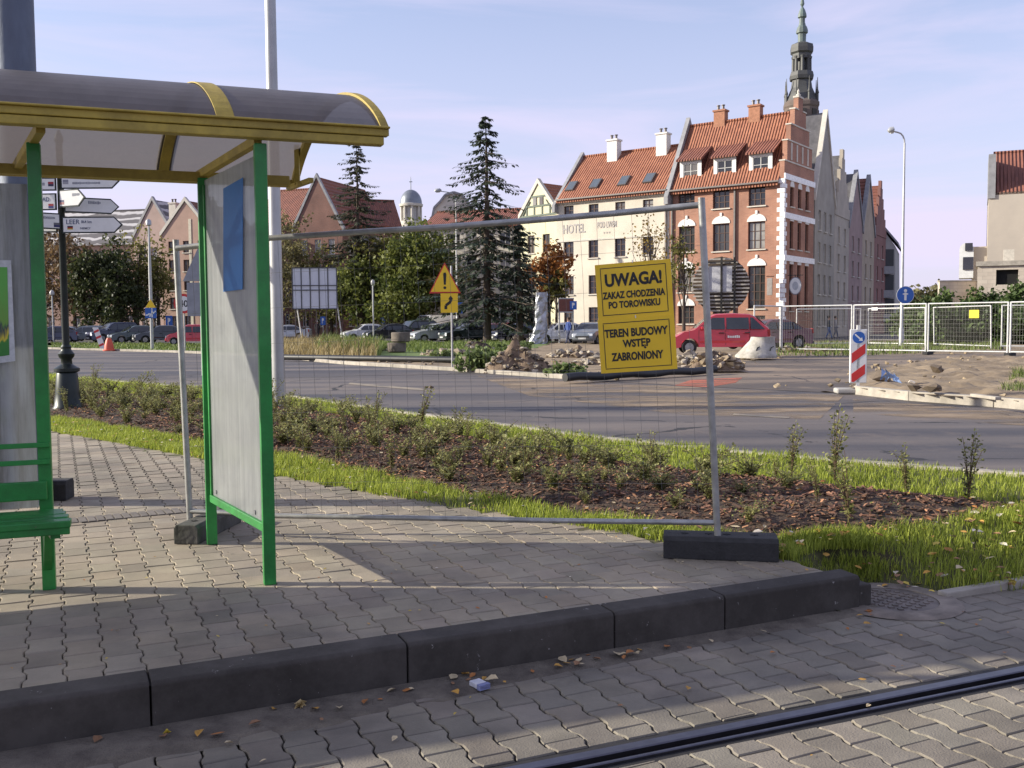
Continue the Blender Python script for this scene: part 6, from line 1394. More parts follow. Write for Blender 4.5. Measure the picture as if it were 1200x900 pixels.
for xp, yb_, yt_, (wd) in ((528, 175, 160, .85), (783, 170, 155, .85)):
    xl = on_front(580 + xp / 4.286, 190, OH)[0] - 2.4; chimney(rf, xl + 1.6, DH / 2 - .5, zrh - 1.5, zrh + 1.1, 1.0, .8, mat('white chimney', (.72, .70, .66), .8, var=.08))
sl_ = (zrh - zeh) / (DH / 2)
for xp in (392, 515, 660, 790):
    xl = on_front(580 + xp / 4.286, 222, OH)[0] - .8; yy = 1.05; v1 = Vector((0, 1, sl_)).normalized(); nn_ = Vector((0, -sl_, 1)).normalized(); cc = Vector((xl, yy, zeh + yy * sl_)) + nn_ * .07
    b = MB(); b.obox(cc, (.42, 0, 0), v1 * .62, nn_ * .07); f = b.build('skylight', m_zinc, rf); b = MB(); b.obox(cc + nn_ * .075, (.35, 0, 0), v1 * .54, nn_ * .006); b.build('pane', mat('skylight glass', (.10, .12, .14), .05, 0, spec=1.), f)
b = MB(); b.box((-.05, -.28, zeh - .42), (WH_ - .05, -.003, zeh - .18)); b.box((-.05, -.16, zeh - .62), (WH_ - .05, -.004, zeh - .42)); zc_ = on_front(715, 279, OH)[1]; b.box((0, -.06, zc_ - .09), (WH_ - .05, -.003, zc_ + .05)); b.build('cornice', m_stone, t)
b = MB(); b.box((.1, -.5, zeh - .3), (WH_ - .1, -.36, zeh - .18)); b.bar((WH_ - .3, -.1, -.2), (WH_ - .3, -.1, zeh - .3), .13, .13, up=(0, 1, 0)); b.build('gutter', m_zinc, t)
b = MB(); b.ext([(-.14, -.6, zeh - .7), (-.14, DH / 2, zrh + .45), (-.14, DH + .6, zeh - .7), (-.14, DH + .6, zeh - 1.3), (-.14, -.6, zeh - 1.3)], (.3, 0, 0)); b.build('parapet', m_cop, t, fix=True)
m_let = mat('hotel letters', (.42, .39, .37), .6)
M_ = ROOTM[t.name]
def hotel_text(body, pxa, pxb, py, hpx):
    a, c = on_front(pxa, py, OH), on_front(pxb, py, OH); ct = M_ @ Vector(((a[0] + c[0]) / 2, -.03, (a[1] + c[1]) / 2)); fit_text(body, ct, -FDIR, Vector((0, 0, 1)), abs(c[0] - a[0]), hpx * .072, m_let, t, .015)
hotel_text('HOTEL', 660, 686, 268, 11); hotel_text('POD LWEM', 700, 722.5, 263, 7.5); hotel_text('* * *', 707, 715, 272.5, 3)

# ---- general house builder for the more distant fronts
def house(name, label, pL, pR, dep, zeave, zrid, wm, rm, rows, cols, gable=False, wsize=(1.0, 1.5), z_first=1.2, fm=None, cat='house', skip=(), arch=False, hip=False, trim=None, cop=None, colr=(.08, .92), stepped=False):
    pL, pR = Vector((*pL, .2)), Vector((*pR, .2)); Wd = (pR - pL).length; rot = math.atan2(pR.y - pL.y, pR.x - pL.x); t = thing(name, label, cat, tuple(pL), rot); fm = fm or m_frw
    ops = []
    fh = (zeave - z_first) / max(rows, 1)
    for i in range(rows):
        for j in range(cols):
            if (i, j) in skip: continue
            u = Wd * (colr[0] + (colr[1] - colr[0]) * (j + .5) / cols); z = z_first + i * fh; hh = min(wsize[1], fh * .62); ops.append((u - wsize[0] / 2, u + wsize[0] / 2, z, z + hh))
    b = MB(); facade(b, O0, (1, 0), Wd, -.3, zeave, ops, .18)
    sops = [(1.2 + 2.6 * j, 2.1 + 2.6 * j, z_first + i * fh, z_first + i * fh + min(wsize[1], fh * .6)) for i in range(rows) for j in range(int((dep - 1.5) / 2.6))] if dep > 5 else []
    facade(b, (Wd, 0), (0, 1), dep, -.3, zeave, sops, .18); b.face([(0, 0, -.3), (0, dep, -.3), (0, dep, zeave), (0, 0, zeave)]); b.face([(0, dep, -.3), (Wd, dep, -.3), (Wd, dep, zeave), (0, dep, zeave)])
    if gable: 
        for y in (0, dep): b.face([(0, y, zeave), (Wd, y, zeave), (Wd / 2, y, zrid)])
    else:
        for x in (0, Wd): b.face([(x, 0, zeave), (x, dep, zeave), (x, dep / 2, zrid)])
    b.build('wall', wm, t)
    for o in ops: window(t, O0, (1, 0), o, fm, 2, 2, .18)
    for o in sops: window(t, (Wd, 0), (0, 1), o, fm, 2, 2, .18)
    if gable:
        b = MB(); s = (zrid - zeave) / (Wd / 2); ov = .3
        for sg in (0, 1):
            x0 = -ov if sg == 0 else Wd + ov; b.ext([(x0, .15 if cop else -.25, zeave - ov * s + .06), (x0, dep, zeave - ov * s + .06), (Wd / 2, dep, zrid + .06), (Wd / 2, .15 if cop else -.25, zrid + .06)], (0, 0, .16))
        r_ = b.build('roof', rm, t, fix=True)
        if stepped:
            b = MB(); ns_ = 5; P1 = []
            for q in range(ns_): P1 += [(Wd / 2 * q / ns_, zeave + (zrid - zeave) * (q + .9) / ns_), (Wd / 2 * (q + 1) / ns_, zeave + (zrid - zeave) * (q + .9) / ns_)]
            P1[-1] = (Wd / 2 - .35, P1[-1][1]); P1 += [(Wd / 2 - .35, zrid + .7)]; P1 = P1 + [(Wd - x, z) for x, z in reversed(P1)]
            b.ext([(x, -.06, z) for x, z in [(0, zeave)] + P1 + [(Wd, zeave)]], (0, .3, 0)); b.build('stepped_gable', wm, t, fix=True)
        elif cop:
            b = MB()
            for sg in (0, 1):
                x0 = -.25 if sg == 0 else Wd + .25; b.ext([(x0, -.12, zeave - .3 * s * .7), (Wd / 2, -.12, zrid + .15), (Wd / 2, -.12, zrid + .6), (x0, -.12, zeave + .25)], (0, .4, 0))
            b.build('coping', cop, t, fix=True)
    else: r_ = roof2(t, -.2, Wd + .2, 0, dep, zeave, zrid, rm, .35)
    if trim:
        b = MB(); b.box((-.04, -.1, zeave - .3), (Wd + .04, -.003, zeave - .05)); b.build('cornice', trim, t)
    return t, r_, Wd, ops
def PXY(px, Y): p = atd(px, 380, Y); return (p.x, p.y)
def ZP(px, py, Y): return atd(px, py, Y).z - .2
# the gabled street beyond the brick house
ST = CORNER - FDIR * 0 + Vector((.59, .81, 0)) * (D + .3); d2 = Vector((.495, .87, 0)).normalized()
street = [(7.6, 18.6, 11.6, ('grey render', (.38, .35, .30)), 'tall grey gabled house next to the brick corner house', 4, 3), (6.6, 16.2, 10.8, ('buff render', (.5, .44, .36)), 'buff gabled house, second from the brick corner house along the street', 4, 2), (6.8, 15.4, 10.4, ('mauve render', (.38, .27, .25)), 'mauve gabled house in the middle of the receding street', 4, 2), (6.8, 15.8, 10.5, ('tan render', (.47, .38, .28)), 'tan gabled house, fourth along the receding street', 4, 2), (7.4, 15.9, 10.6, ('dark red render', (.28, .14, .12)), 'dark red gabled house near the far end of the receding street', 4, 2)]
s0 = 0
for wd, zr_, ze_, (mn, mc_), lb, rw, cl in street:
    a = ST + d2 * s0; c = ST + d2 * (s0 + wd - .05); house('gabled_house', lb, (a.x, a.y), (c.x, c.y), 9, ze_, zr_, mat(mn, mc_,   .9, scale=.6, var=.12), m_slate if s0 < 15 else m_rt2, rw, cl, True, (.9, 1.7), 1.0, m_frw, 'house', (), cop=m_cop if s0 else m_stone, stepped=wd in (6.6, 7.4)); s0 += wd
a = ST + d2 * (s0 + .3)
t = thing('apartment_block', 'grey block with a sloping roof line and dark balconies at the end of the street', 'house', (a.x, a.y, .2), 0); Ya = a.y
pts = [atd(px, py, Ya) for px, py in ((1013, 249), (1030, 262), (1049, 288), (1049, 400), (1013, 400))]; b = MB(); b.ext(pts, (6, 14, 0)); b.build('wall', mat('block render', (.42, .40, .37), .9, scale=.5, var=.1), t, world=True, fix=True)
b = MB(); q = [pts[0] + Vector((-.2, -.2, .05)), pts[1] + Vector((0, -.2, .05)), pts[2] + Vector((.3, -.2, .05))]; b.ext(q + [p + Vector((0, 0, .3)) for p in reversed(q)], (6, 14, 0)); b.build('roof', m_cop, t, world=True, fix=True)
for y0, y1 in ((292, 312), (322, 340), (350, 368), (374, 392)):
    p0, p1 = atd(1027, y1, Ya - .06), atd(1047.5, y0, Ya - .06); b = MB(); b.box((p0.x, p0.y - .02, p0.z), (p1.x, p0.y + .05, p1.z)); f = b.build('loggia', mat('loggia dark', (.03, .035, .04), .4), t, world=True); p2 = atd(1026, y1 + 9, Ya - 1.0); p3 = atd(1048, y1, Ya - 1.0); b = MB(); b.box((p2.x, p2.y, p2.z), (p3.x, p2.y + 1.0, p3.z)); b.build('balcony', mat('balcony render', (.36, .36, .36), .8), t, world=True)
    pa, pb = atd(1033, y1 - 3, Ya - .1), atd(1037, y0 + 3, Ya - .1); b = MB(); b.box((pa.x, pa.y - .03, pa.z), (pb.x, pa.y, pb.z)); b.build('door_pane', mat('pale curtain', (.45, .46, .48), .5), t, world=True)
# ---- half timbered house, beige buildings, brick houses of the far row
m_pal = mat('pale yellow render', (.66, .62, .42), .85, scale=.6, var=.06); m_tim = mat('grey green timber', (.16, .19, .15), .8)
pL, pR = PXY(611, 95), PXY(653, 91.5)
t, r_, Wd, _ = house('half_timbered_house', 'small pale house with a half-timbered clipped gable beside the cream hotel', pL, pR, 8, ZP(632, 252, 93), ZP(632, 216, 93), m_pal, m_rt, 3, 2, True, (.95, 1.7), 1.0, m_frb, 'house', (), cop=m_stone)
z0 = ZP(632, 252, 93); z1 = ZP(632, 216, 93); zt = z0 + (z1 - z0) * .62; b = MB()
for z in (z0, z0 + (zt - z0) * .5, zt): hw_ = Wd / 2 * (1 - max(0, z - z0) / (z1 - z0)); b.box((Wd / 2 - hw_, -.07, z - .08), (Wd / 2 + hw_, -.01, z + .08))
for e in (-.32, -.11, .11, .32): zz = z0 + (z1 - z0) * (1 - abs(e) * 2); b.box((Wd / 2 + e * Wd - .07, -.065, z0), (Wd / 2 + e * Wd + .07, -.012, min(zt, zz)))
b.bar((.35, -.04, z0 + .1), (Wd * .28, -.04, zt - .4), .05, .14, up=(0, 1, 0)); b.bar((Wd - .35, -.04, z0 + .1), (Wd * .72, -.04, zt - .4), .05, .14, up=(0, 1, 0)); b.build('timber_frame', m_tim, t)
for e in (-.09, .09): b = MB(); b.box((Wd / 2 + e * Wd - .22, -.08, z0 + (zt - z0) * .55), (Wd / 2 + e * Wd + .22, -.02, z0 + (zt - z0) * .95)); b.build('gable_window', m_pane, t)
m_bei = mat('beige render', (.52, .43, .31), .88, scale=.5, var=.1)
t, r_, Wd, _ = house('beige_building', 'long beige building with arched white windows behind the spruce', PXY(496, 103), PXY(612, 100), 10, ZP(580, 262, 100), ZP(580, 238, 100), mat('off white render', (.62, .57, .48), .88, scale=.5, var=.08), m_rt2, 3, 5, False, (1.2, 1.9), 5.0, m_frw, trim=m_stone)
for px in (528, 557, 588):
    x = (Vector((*PXY(px, 101.5), .2)) - Vector((*PXY(496, 103), .2))).length; fr = MB(); R2 = .95
    for ri, ro, y in ((R2, R2 + .42, -.1),):
        pa = [(x + ro * math.cos(a), y, 1.75 + ro * math.sin(a)) for a in [PI * i / 16 for i in range(17)]]; pi_ = [(x + ri * math.cos(a), y, 1.75 + ri * math.sin(a)) for a in [PI * i / 16 for i in range(17)]]
        for i in range(16): fr.ext([pa[i], pa[i + 1], pi_[i + 1], pi_[i]], (0, .12, 0))
        fr.box((x - ro, y, -.1), (x - ri, .02, 1.75)); fr.box((x + ri, y, -.1), (x + ro, .02, 1.75))
    f = fr.build('arch_surround', m_stone, t); b = MB(); b.ext([(x + R2 * math.cos(a), -.03, 1.75 + R2 * math.sin(a)) for a in [PI * i / 16 for i in range(17)]] + [(x - R2, -.03, 0), (x + R2, -.03, 0)], (0, .02, 0)); b.build('pane', m_pane, f, fix=True)
    b = MB(); b.box((x - .06, -.08, 0), (x + .06, -.035, 2.68)); b.box((x - R2, -.08, 1.66), (x + R2, -.035, 1.8)); b.box((x - R2, -.08, .02), (x - R2 + .1, -.035, 1.75)); b.box((x + R2 - .1, -.08, .02), (x + R2, -.035, 1.75)); b.build('glazing_bar', m_frw, f)
m_lowb = mat('warm plinth render', (.55, .44, .27), .88, scale=.6, var=.12)
house('low_building', 'low beige building behind the parked cars, under the green trees', PXY(440, 104), PXY(500, 104), 8, ZP(470, 362, 104), ZP(470, 350, 104), m_lowb, m_rt2, 1, 4, False, (.9, 1.3), .9)
# brick houses at left centre
m_rb = brick_mat('dark red brick', (.22, .095, .07), (.18, .075, .055), (.22, .18, .155))
house('brick_house', 'dark red brick house with a tall plain gable behind the birches', PXY(346, 114), PXY(403, 112), 12, ZP(375, 270, 113), ZP(377, 209, 113), m_rb, m_rt2, 4, 3, True, (.8, 1.9), 1.2, m_frw, cop=m_cop)
house('brick_house', 'red brick house with an orange roof left of the tall brick gable', PXY(300, 118), PXY(349, 116), 9, ZP(325, 262, 117), ZP(325, 217, 117), m_rb, m_rt2, 4, 3, False, (.9, 1.5), 1.2)
t, r_, Wd, _ = house('brick_house', 'red brick house with a lower orange roof right of the tall brick gable', PXY(402, 114), PXY(470, 116), 9, ZP(430, 262, 115), ZP(430, 229, 115), m_rb, m_rt2, 4, 4, False, (.9, 1.5), 1.2)
# white gable with a rounded head behind the spruce
Yc = 118; pts = [atd(x, y, Yc) for x, y in ((503, 400), (503, 262), (507, 254), (509, 244), (516, 237), (522, 229), (532, 226), (541, 229), (548, 237), (554, 246), (556, 262), (556, 400))]
t = thing('white_gabled_house', 'white house with a rounded baroque gable behind the spruce top', 'house', (pts[0].x, Yc, .2)); b = MB(); b.ext(pts, (0, 9, 0)); b.build('wall', mat('white render', (.66, .62, .54), .85, scale=.6, var=.08), t, world=True, fix=True)
for i in range(2, 10): pass
b = MB()
for p, q in zip(pts[1:-2], pts[2:-1]): b.bar(p + Vector((0, -.1, .06)), q + Vector((0, -.1, .06)), .5, .25)
b.build('coping', m_cop, t, world=True)
for px in (522, 538):
    p = atd(px, 262, Yc); b = MB(); b.box((p.x - .5, Yc - .04, p.z - 1), (p.x + .5, Yc + .05, p.z + .9)); f = b.build('window', m_pane, t, world=True)
# domed turret
p = atd(482, 262, 150); k = 150 / F_PX; t = thing('domed_turret', 'grey domed turret with columns rising beyond the trees', 'turret', (p.x, p.y, .2)); zt = p.z - .2
b = MB(); b.lathe([(13.5 * k, 0), (13.5 * k, zt + 0 * k), (13.5 * k, zt + 2 * k), (12.8 * k, zt + 2.5 * k)], n=20); b.build('base', m_stone, t, smooth=True)
b = MB(); b.lathe([(9.3 * k, zt + 2 * k), (9.3 * k, zt + 20 * k)], n=16); b.build('drum', mat('turret drum grey', (.5, .49, .46), .8), t, smooth=True)  # drum slightly greyer than the columns round it
for i in range(8): a = i * PI / 4 + .2; b = MB(); b.lathe([(1.7 * k, zt + 2 * k), (1.5 * k, zt + 20 * k)], (11 * k * math.cos(a), 11 * k * math.sin(a), 0), 8); b.build('column', m_stone, t, smooth=True)
b = MB(); b.lathe([(13.5 * k, zt + 19.5 * k), (14 * k, zt + 22 * k), (12.8 * k, zt + 22.5 * k)], n=24); b.build('cornice', m_stone, t, smooth=True)
b = MB(); b.lathe([(12.8 * k * math.cos(s), zt + 22.5 * k + 16.5 * k * math.sin(s)) for s in [PI / 2 * i / 9 for i in range(9)]] + [(.5 * k, zt + 39 * k), (.35 * k, zt + 52 * k), (.1 * k, zt + 54 * k)], n=24); b.build('dome', mat('zinc dome', (.22, .24, .27), .4, .4, scale=1.5, var=.12), t, smooth=True)
b = MB(); b.bar((-1.8 * k, 0, zt + 48 * k), (1.8 * k, 0, zt + 48 * k), .7 * k, .7 * k); b.build('cross', m_iron, t)
# left: long building, sunlit tile edges painted as roof stripes, peach gabled house
def sunlit_band_roof():
    m, nt_, b_ = new_mat('roof with sunlit bands'); tc_ = N(nt_, 'ShaderNodeTexCoord'); s_ = N(nt_, 'ShaderNodeSeparateXYZ'); L(nt_, tc_.outputs['Object'], s_.inputs[0])
    nz_ = N(nt_, 'ShaderNodeTexNoise'); nz_.inputs['Scale'].default_value = .5; L(nt_, tc_.outputs['Object'], nz_.inputs['Vector'])
    a_ = N(nt_, 'ShaderNodeMath', operation='MULTIPLY_ADD'); a_.inputs[1].default_value = 1.1; L(nt_, s_.outputs[2], a_.inputs[0]); L(nt_, nz_.outputs['Fac'], a_.inputs[2]); f_ = N(nt_, 'ShaderNodeMath', operation='FRACT'); L(nt_, a_.outputs[0], f_.inputs[0])
    r_ = N(nt_, 'ShaderNodeValToRGB'); e_ = r_.color_ramp.elements; e_[0].position = .55; e_[0].color = (.11, .10, .10, 1); e_[1].position = .68; e_[1].color = (.46, .44, .43, 1); L(nt_, f_.outputs[0], r_.inputs[0]); L(nt_, r_.outputs[0], b_.inputs['Base Color']); b_.inputs['Roughness'].default_value = .7; return m
m_band = sunlit_band_roof()  # pale bands put sunlit tile edges into the roof colour
m_pea = mat('peach render', (.44, .29, .225), .88, scale=.5, var=.1)
house('long_house', 'long house with a dark roof crossed by pale sunlit bands behind the dark trees', PXY(40, 122), PXY(204, 118), 12, ZP(150, 283, 120), ZP(150, 240, 120), m_pea, m_band, 4, 9, False, (1, 1.5), 1.2)
house('gabled_house', 'narrow grey gabled house front rising through the banded roof', PXY(160, 116), PXY(206, 114), 10, ZP(186, 278, 115), ZP(188, 236, 115), mat('grey pink render', (.42, .31, .27), .9, scale=.5, var=.1), m_band, 4, 3, True, (.9, 1.4), 1.2, cop=m_cop)
t, r_, Wd, _ = house('gabled_house', 'peach gabled house with a cream strip, seen left of the shelter panel', PXY(193, 110), PXY(249, 108), 10, ZP(205, 274, 109), ZP(219, 237, 109), m_pea, m_rt2, 5, 3, True, (.85, 1.4), 1.2, m_frb, colr=(.04, .96), cop=m_stone)
b = MB(); x0 = Wd * .56; b.box((x0, -.05, .0), (x0 + .35, -.004, ZP(205, 274, 109) + 1.6)); b.box((x0 + 1.7, -.05, .0), (x0 + 2.0, -.004, ZP(205, 274, 109))); b.build('wall_strip', mat('cream strip', (.66, .6, .46), .85), t)
chimney(r_, -.6, 3, ZP(200, 265, 109), ZP(206, 232, 109), .9, .7, m_stone); chimney(r_, Wd * .7, 3, ZP(219, 255, 109), ZP(228, 232, 109), 1.0, .7, m_rb)
# right: beige party wall building, unfinished block structure
Yr = 70; zt = ZP(1165, 226, Yr); x0 = atd(1157, 300, Yr).x; t = thing('party_wall_house', 'house with a blank beige end wall and tiled roof at the right edge', 'house', (x0, Yr, .2), -.44); m_pw = mat('stained beige wall', (.50, .44, .36), .9, scale=.25, col2=(.42, .37, .31), bump=.2, bscale=6)
b = MB(); b.box((0, 0, -.3), (18, 9, zt)); b.build('wall', m_pw, t); roof2(t, .3, 18, 0, 9, zt, zt + 3.4, m_rt2, .0); zq = ZP(1158, 181, Yr)
b = MB(); b.box((-.05, -.1, zt - .4), (.42, 4.6, zq)); b.build('firewall', m_cop, t)
xb = -1.35; b = MB(); pts = []; zb_, zc_ = ZP(1139, 325, Yr), ZP(1139, 283, Yr); R3 = (atd(1147.5, 300, Yr).x - atd(1132, 300, Yr).x) / 2
pp = [(xb - R3, .6, zb_), (xb + R3, .6, zb_)] + [(xb + R3 * math.cos(a), .6, zc_ - R3 + R3 * math.sin(a)) for a in [PI * i / 12 for i in range(13)]]; b.ext(pp, (0, 2.6, 0)); f = b.build('bay', m_sw, t, fix=True)
b = MB(); b.box((xb - .22, .5, zb_ + .6), (xb + .45, .59, zb_ + 1.5)); b.box((xb - .1, .5, zb_ + 1.95), (xb + .4, .59, zb_ + 2.5)); b.build('bay_window', m_pane, f); b = MB(); b.box((xb + R3 - .1, .9, zb_ - .1), (-.004, 2.2, zc_ - R3 * .6)); b.build('link_wall', m_pw, t)
Yu = 64; p0, p1 = atd(1145, 345, Yu), atd(1300, 311, Yu); t = thing('unfinished_building', 'low unfinished structure of pale blocks with one dark opening, before the beige end wall', 'building', (p0.x, Yu, .2), -.44); m_blkw = brick_mat('aerated blocks', (.56, .5, .42), (.48, .42, .35), (.36, .32, .28), .6, .25)
o1, o2 = atd(1167, 334, Yu), atd(1193, 316.5, Yu); b = MB(); facade(b, O0, (1, 0), (p1.x - p0.x) / 1.11, -.3, p1.z - .2, [((o1.x - p0.x) / 1.11, (o2.x - p0.x) / 1.11, o1.z - .2, o2.z - .2)], .3); b.box((0, .31, -.3), ((p1.x - p0.x) / 1.11, 4, p1.z - .25)); b.build('wall', m_blkw, t)
b = MB(); b.box(((o1.x - p0.x) / 1.11 + .003, .28, o1.z - .197), ((o2.x - p0.x) / 1.11 - .003, .308, o2.z - .203)); b.build('opening', mat('slot dark', (1, 1, 1)), t); b = MB(); b.box((-.1, -.15, p1.z - .2), ((p1.x - p0.x) / 1.11, 4.1, p1.z - .2 + .3)); b.build('slab', m_conc, t)
qa, qb = atd(1176, 293, Yu), atd(1188, 312, Yu); b = MB(); b.box(((qa.x - p0.x) / 1.11, .3, p1.z + .1), ((qb.x - p0.x) / 1.11, .7, qa.z - .2)); b.build('block_pier', mat('pale pier', (.62, .57, .48), .9), t)
p2, p3 = atd(1101, 345, Yu + 2), atd(1151, 330, Yu + 2); t = thing('block_wall', 'long low wall of pale blocks left of the unfinished structure', 'wall', (p2.x, Yu + 2, .2)); b = MB(); b.box((0, 0, -.3), (p3.x - p2.x, .3, p3.z - .2)); b.build('wall', m_blkw, t); b = MB(); b.box((-.03, -.04, p3.z - .2), (p3.x - p2.x, .34, p3.z - .1)); b.build('coping', m_conc, t)
# ---- church tower
p = atd(938.5, 160, 280); k = 280 / F_PX; t = thing('church_tower', 'slender church tower with green copper spire and open lantern behind the brick house', 'tower', (p.x, 280, .2), .2); Hh = lambda y: ZP(938, y, 280)
m_tw = mat('tower stone', (.17, .13, .11), .85, scale=.15, var=.2); m_cu = mat('copper green', (.15, .20, .18), .6, scale=.3, col2=(.10, .12, .11)); m_cud = mat('dark copper', (.075, .078, .075), .6, scale=.3, col2=(.05, .048, .045))
b = MB(); b.lathe([(h_ * k, Hh(y)) for h_, y in ((20, 400), (20, 128), (21, 126), (21, 122), (18.5, 119))], n=8); b.build('shaft', m_tw, t)
b = MB(); b.lathe([(h_ * k, Hh(y)) for h_, y in ((18.5, 119), (16, 112), (12.5, 104), (11.2, 95), (13.5, 94), (14.2, 90), (13.2, 86), (12.8, 85))], n=8); b.build('lower_roof', m_cud, t)
for i in range(8): a = (i + .5) * PI / 4; b = MB(); b.lathe([(2.3 * k, Hh(86)), (2.0 * k, Hh(70)), (2.8 * k, Hh(67))], (9.2 * k * math.cos(a), 9.2 * k * math.sin(a), 0), 6); b.build('lantern_column', m_cud, t)
b = MB(); b.lathe([(h_ * k, Hh(y)) for h_, y in ((5, 86), (5, 68))], n=8); b.build('lantern_core', m_cud, t)
b = MB(); b.lathe([(h_ * k, Hh(y)) for h_, y in ((11, 70), (11.2, 64), (13.2, 62), (13.4, 57), (12.6, 53), (9, 51.5), (6, 50))], n=8); b.build('upper_roof', m_cud, t)
b = MB(); b.lathe([(h_ * k, Hh(y)) for h_, y in ((4.4, 50.5), (4.8, 40), (6.6, 39), (6.6, 36), (5.4, 32), (4, 30), (3.6, 27.5), (3.2, 27), (3.2, 21.5), (5, 20.5), (4.7, 17), (3.2, 12), (1.6, 9), (1, 8), (2.4, 5), (2, 2), (1, -3), (.5, -14), (.15, -20))], n=10); b.build('spire', m_cu, t)
for i in range(8):
    a = i * PI / 4; b = MB(); b.lathe([(1.6 * k, Hh(124)), (1.6 * k, Hh(112)), (2.1 * k, Hh(111)), (.9 * k, Hh(107)), (.3 * k, Hh(93))], (18.5 * k * math.cos(a), 18.5 * k * math.sin(a), 0), 6); b.build('pinnacle', m_cud, t)
for i in range(8): a = (i + .5) * PI / 4; r0 = 18.8 * k; b = MB(); b.obox((r0 * math.cos(a), r0 * math.sin(a), Hh(140)), (-math.sin(a) * 3.5 * k, math.cos(a) * 3.5 * k, 0), (math.cos(a) * .2, math.sin(a) * .2, 0), (0, 0, 9 * k)); b.build('louvre', mat('louvre dark', (.05, .045, .04), .8), t)
# tall slate roof beside the tower
pts = [atd(x, y, 96) for x, y in ((943, 400), (943, 136), (964, 132), (971, 150), (975, 215), (975, 400))]; t = thing('tall_house', 'tall house with a steep dark slate roof between the tower and the gabled street', 'house', (pts[0].x, 96, .2)); b = MB(); b.ext([pts[0], atd(943, 190, 96), atd(975, 215, 96), pts[5]], (2, 8, 0)); b.build('wall', mat('grey render', (1, 1, 1)), t, world=True, fix=True); b = MB(); b.ext([atd(942, 192, 95.8), pts[1], pts[2], pts[3], atd(976, 217, 95.8)], (2, 8.4, 0)); b.build('roof', mat('slate', (.10, .10, .11), .6, scale=2, var=.2), t, world=True, fix=True)

# ================================================================== TREES AND GREENERY
m_bark = mat('bark', (.11, .08, .06), .95, scale=6, col2=(.05, .04, .032), bump=.8, bscale=14, stretch=(1, 1, .25))
def card(b, p, s, c, flat=0.):
    a = Vector((random.gauss(0, 1), random.gauss(0, 1), random.gauss(0, 1) * (1 - flat))).normalized(); e = a.orthogonal().normalized(); e.rotate(Matrix.Rotation(U_(0, 6.28), 3, a)); f = a.cross(e)
    b.face([p + e * s, p + f * s * .55, p - e * s * .8, p - f * s * .6], c=c)
def broadleaf(label, px, Y, top, hw_px, lm, group=None, zc0=.25, clumps=70, per=70, size=.22, sparse=0., bend=0, name='deciduous_tree', trunk=.2, squash=1., lean=0., depth=1.):
    base = Vector((*PXY(px, Y), .2)); k = Y / F_PX; h = ZP(px, top, Y); r = hw_px * k; t = thing(name, label, 'tree', tuple(base), U_(0, 6), group)
    tk = MB(); top_ = Vector((lean, 0, h * .8)); P = [Vector((lean * s * s + .12 * noise.noise(Vector((s * 3, px, 0))), .12 * noise.noise(Vector((s * 3, px, 5))), h * .82 * s)) for s in [i / 7 for i in range(8)]]
    tk.tube([P[0] - Vector((0, 0, .3))] + P, [trunk * 1.5] + [trunk * (1.15 - .95 * i / 7) for i in range(8)], 8)
    zc = h * (zc0 + 1) / 2; hz = h * (1 - zc0) / 2; cl = []
    tries = 0
    while len(cl) < clumps and tries < 4000:
        tries += 1; d = Vector((random.gauss(0, 1), random.gauss(0, 1), random.gauss(0, 1))).normalized() * (rnd() ** .45); zz = d.z
        wdt = (1 - .25 * max(0, zz)) * (1 + .32 * noise.noise(Vector((d.x * 1.7 + px, d.y * 1.7, zz * 1.7))))
        p = Vector((d.x * r * wdt + lean * .7, d.y * r * depth * wdt, zc + zz * hz * squash * (1 + .1 * noise.noise(Vector((d.x * 3, d.y * 3, px))))))
        if p.z > h * 1.01: continue
        cl.append(p)
    fo = MB(); cr = r * .30
    for p in cl:
        c0 = min(.95, max(.05, random.gauss(.42, .22))); nl = int(per * (1 - sparse * rnd()))
        s0 = P[min(7, max(2, int((p.z / h) * 7 - 1)))]
        if rnd() < .65: tk.tube([s0, s0.lerp(p, .5) + Vector((0, 0, -.05 * r)), p], [trunk * .35, trunk * .2, trunk * .06], 5, cap=False)
        for _ in range(nl):
            g_ = Vector((random.gauss(0, .5), random.gauss(0, .5), random.gauss(0, .42))) * cr * 1.1; card(fo, p + g_, size * U_(.55, 1.15), min(1, max(0, c0 + random.gauss(0, .13))))
    tk.build('trunk', m_bark, t, smooth=True); fo.build('crown', lm, t); return t
lf_dk = leaf_mat('dark green leaves', (.018, .028, .010), (.10, .115, .04), .35); lf_ol = leaf_mat('olive leaves', (.06, .062, .016), (.29, .27, .08), .42); lf_br = leaf_mat('brown russet leaves', (.06, .04, .02), (.24, .155, .075), .38)
lf_gr = leaf_mat('fresh green leaves', (.035, .055, .014), (.24, .26, .06), .42); lf_or = leaf_mat('orange brown leaves', (.12, .05, .015), (.42, .18, .055), .35); lf_ye = leaf_mat('yellow leaves', (.22, .14, .03), (.52, .38, .10), .4); lf_wl = leaf_mat('thin olive birch leaves', (.08, .075, .03), (.26, .23, .10), .4); lf_hd = leaf_mat('hedge leaves', (.025, .05, .012), (.12, .17, .05), .25)
GL = 'dark trees beyond the road at the left'
broadleaf('russet brown tree at the far left edge beside the shelter post', 48, 104, 258, 42, lf_br, GL, .12, 64, 60, .24, .4)
broadleaf('brown tree directly behind the black fingerpost', 88, 101, 262, 36, lf_br, GL, .15, 66, 60, .24, .4)
broadleaf('very dark green tree right of the black fingerpost', 120, 99, 266, 36, lf_dk, GL, .05, 84, 74, .25, .2)
broadleaf('olive tree with thinning leaves left of the lane-sign column', 160, 101, 262, 36, lf_ol, GL, .15, 76, 52, .22, .4, trunk=.3, lean=.8)
broadleaf('dark low tree between the fingerpost and the lane-sign column', 140, 97, 300, 26, lf_dk, GL, .1, 50, 70, .24)
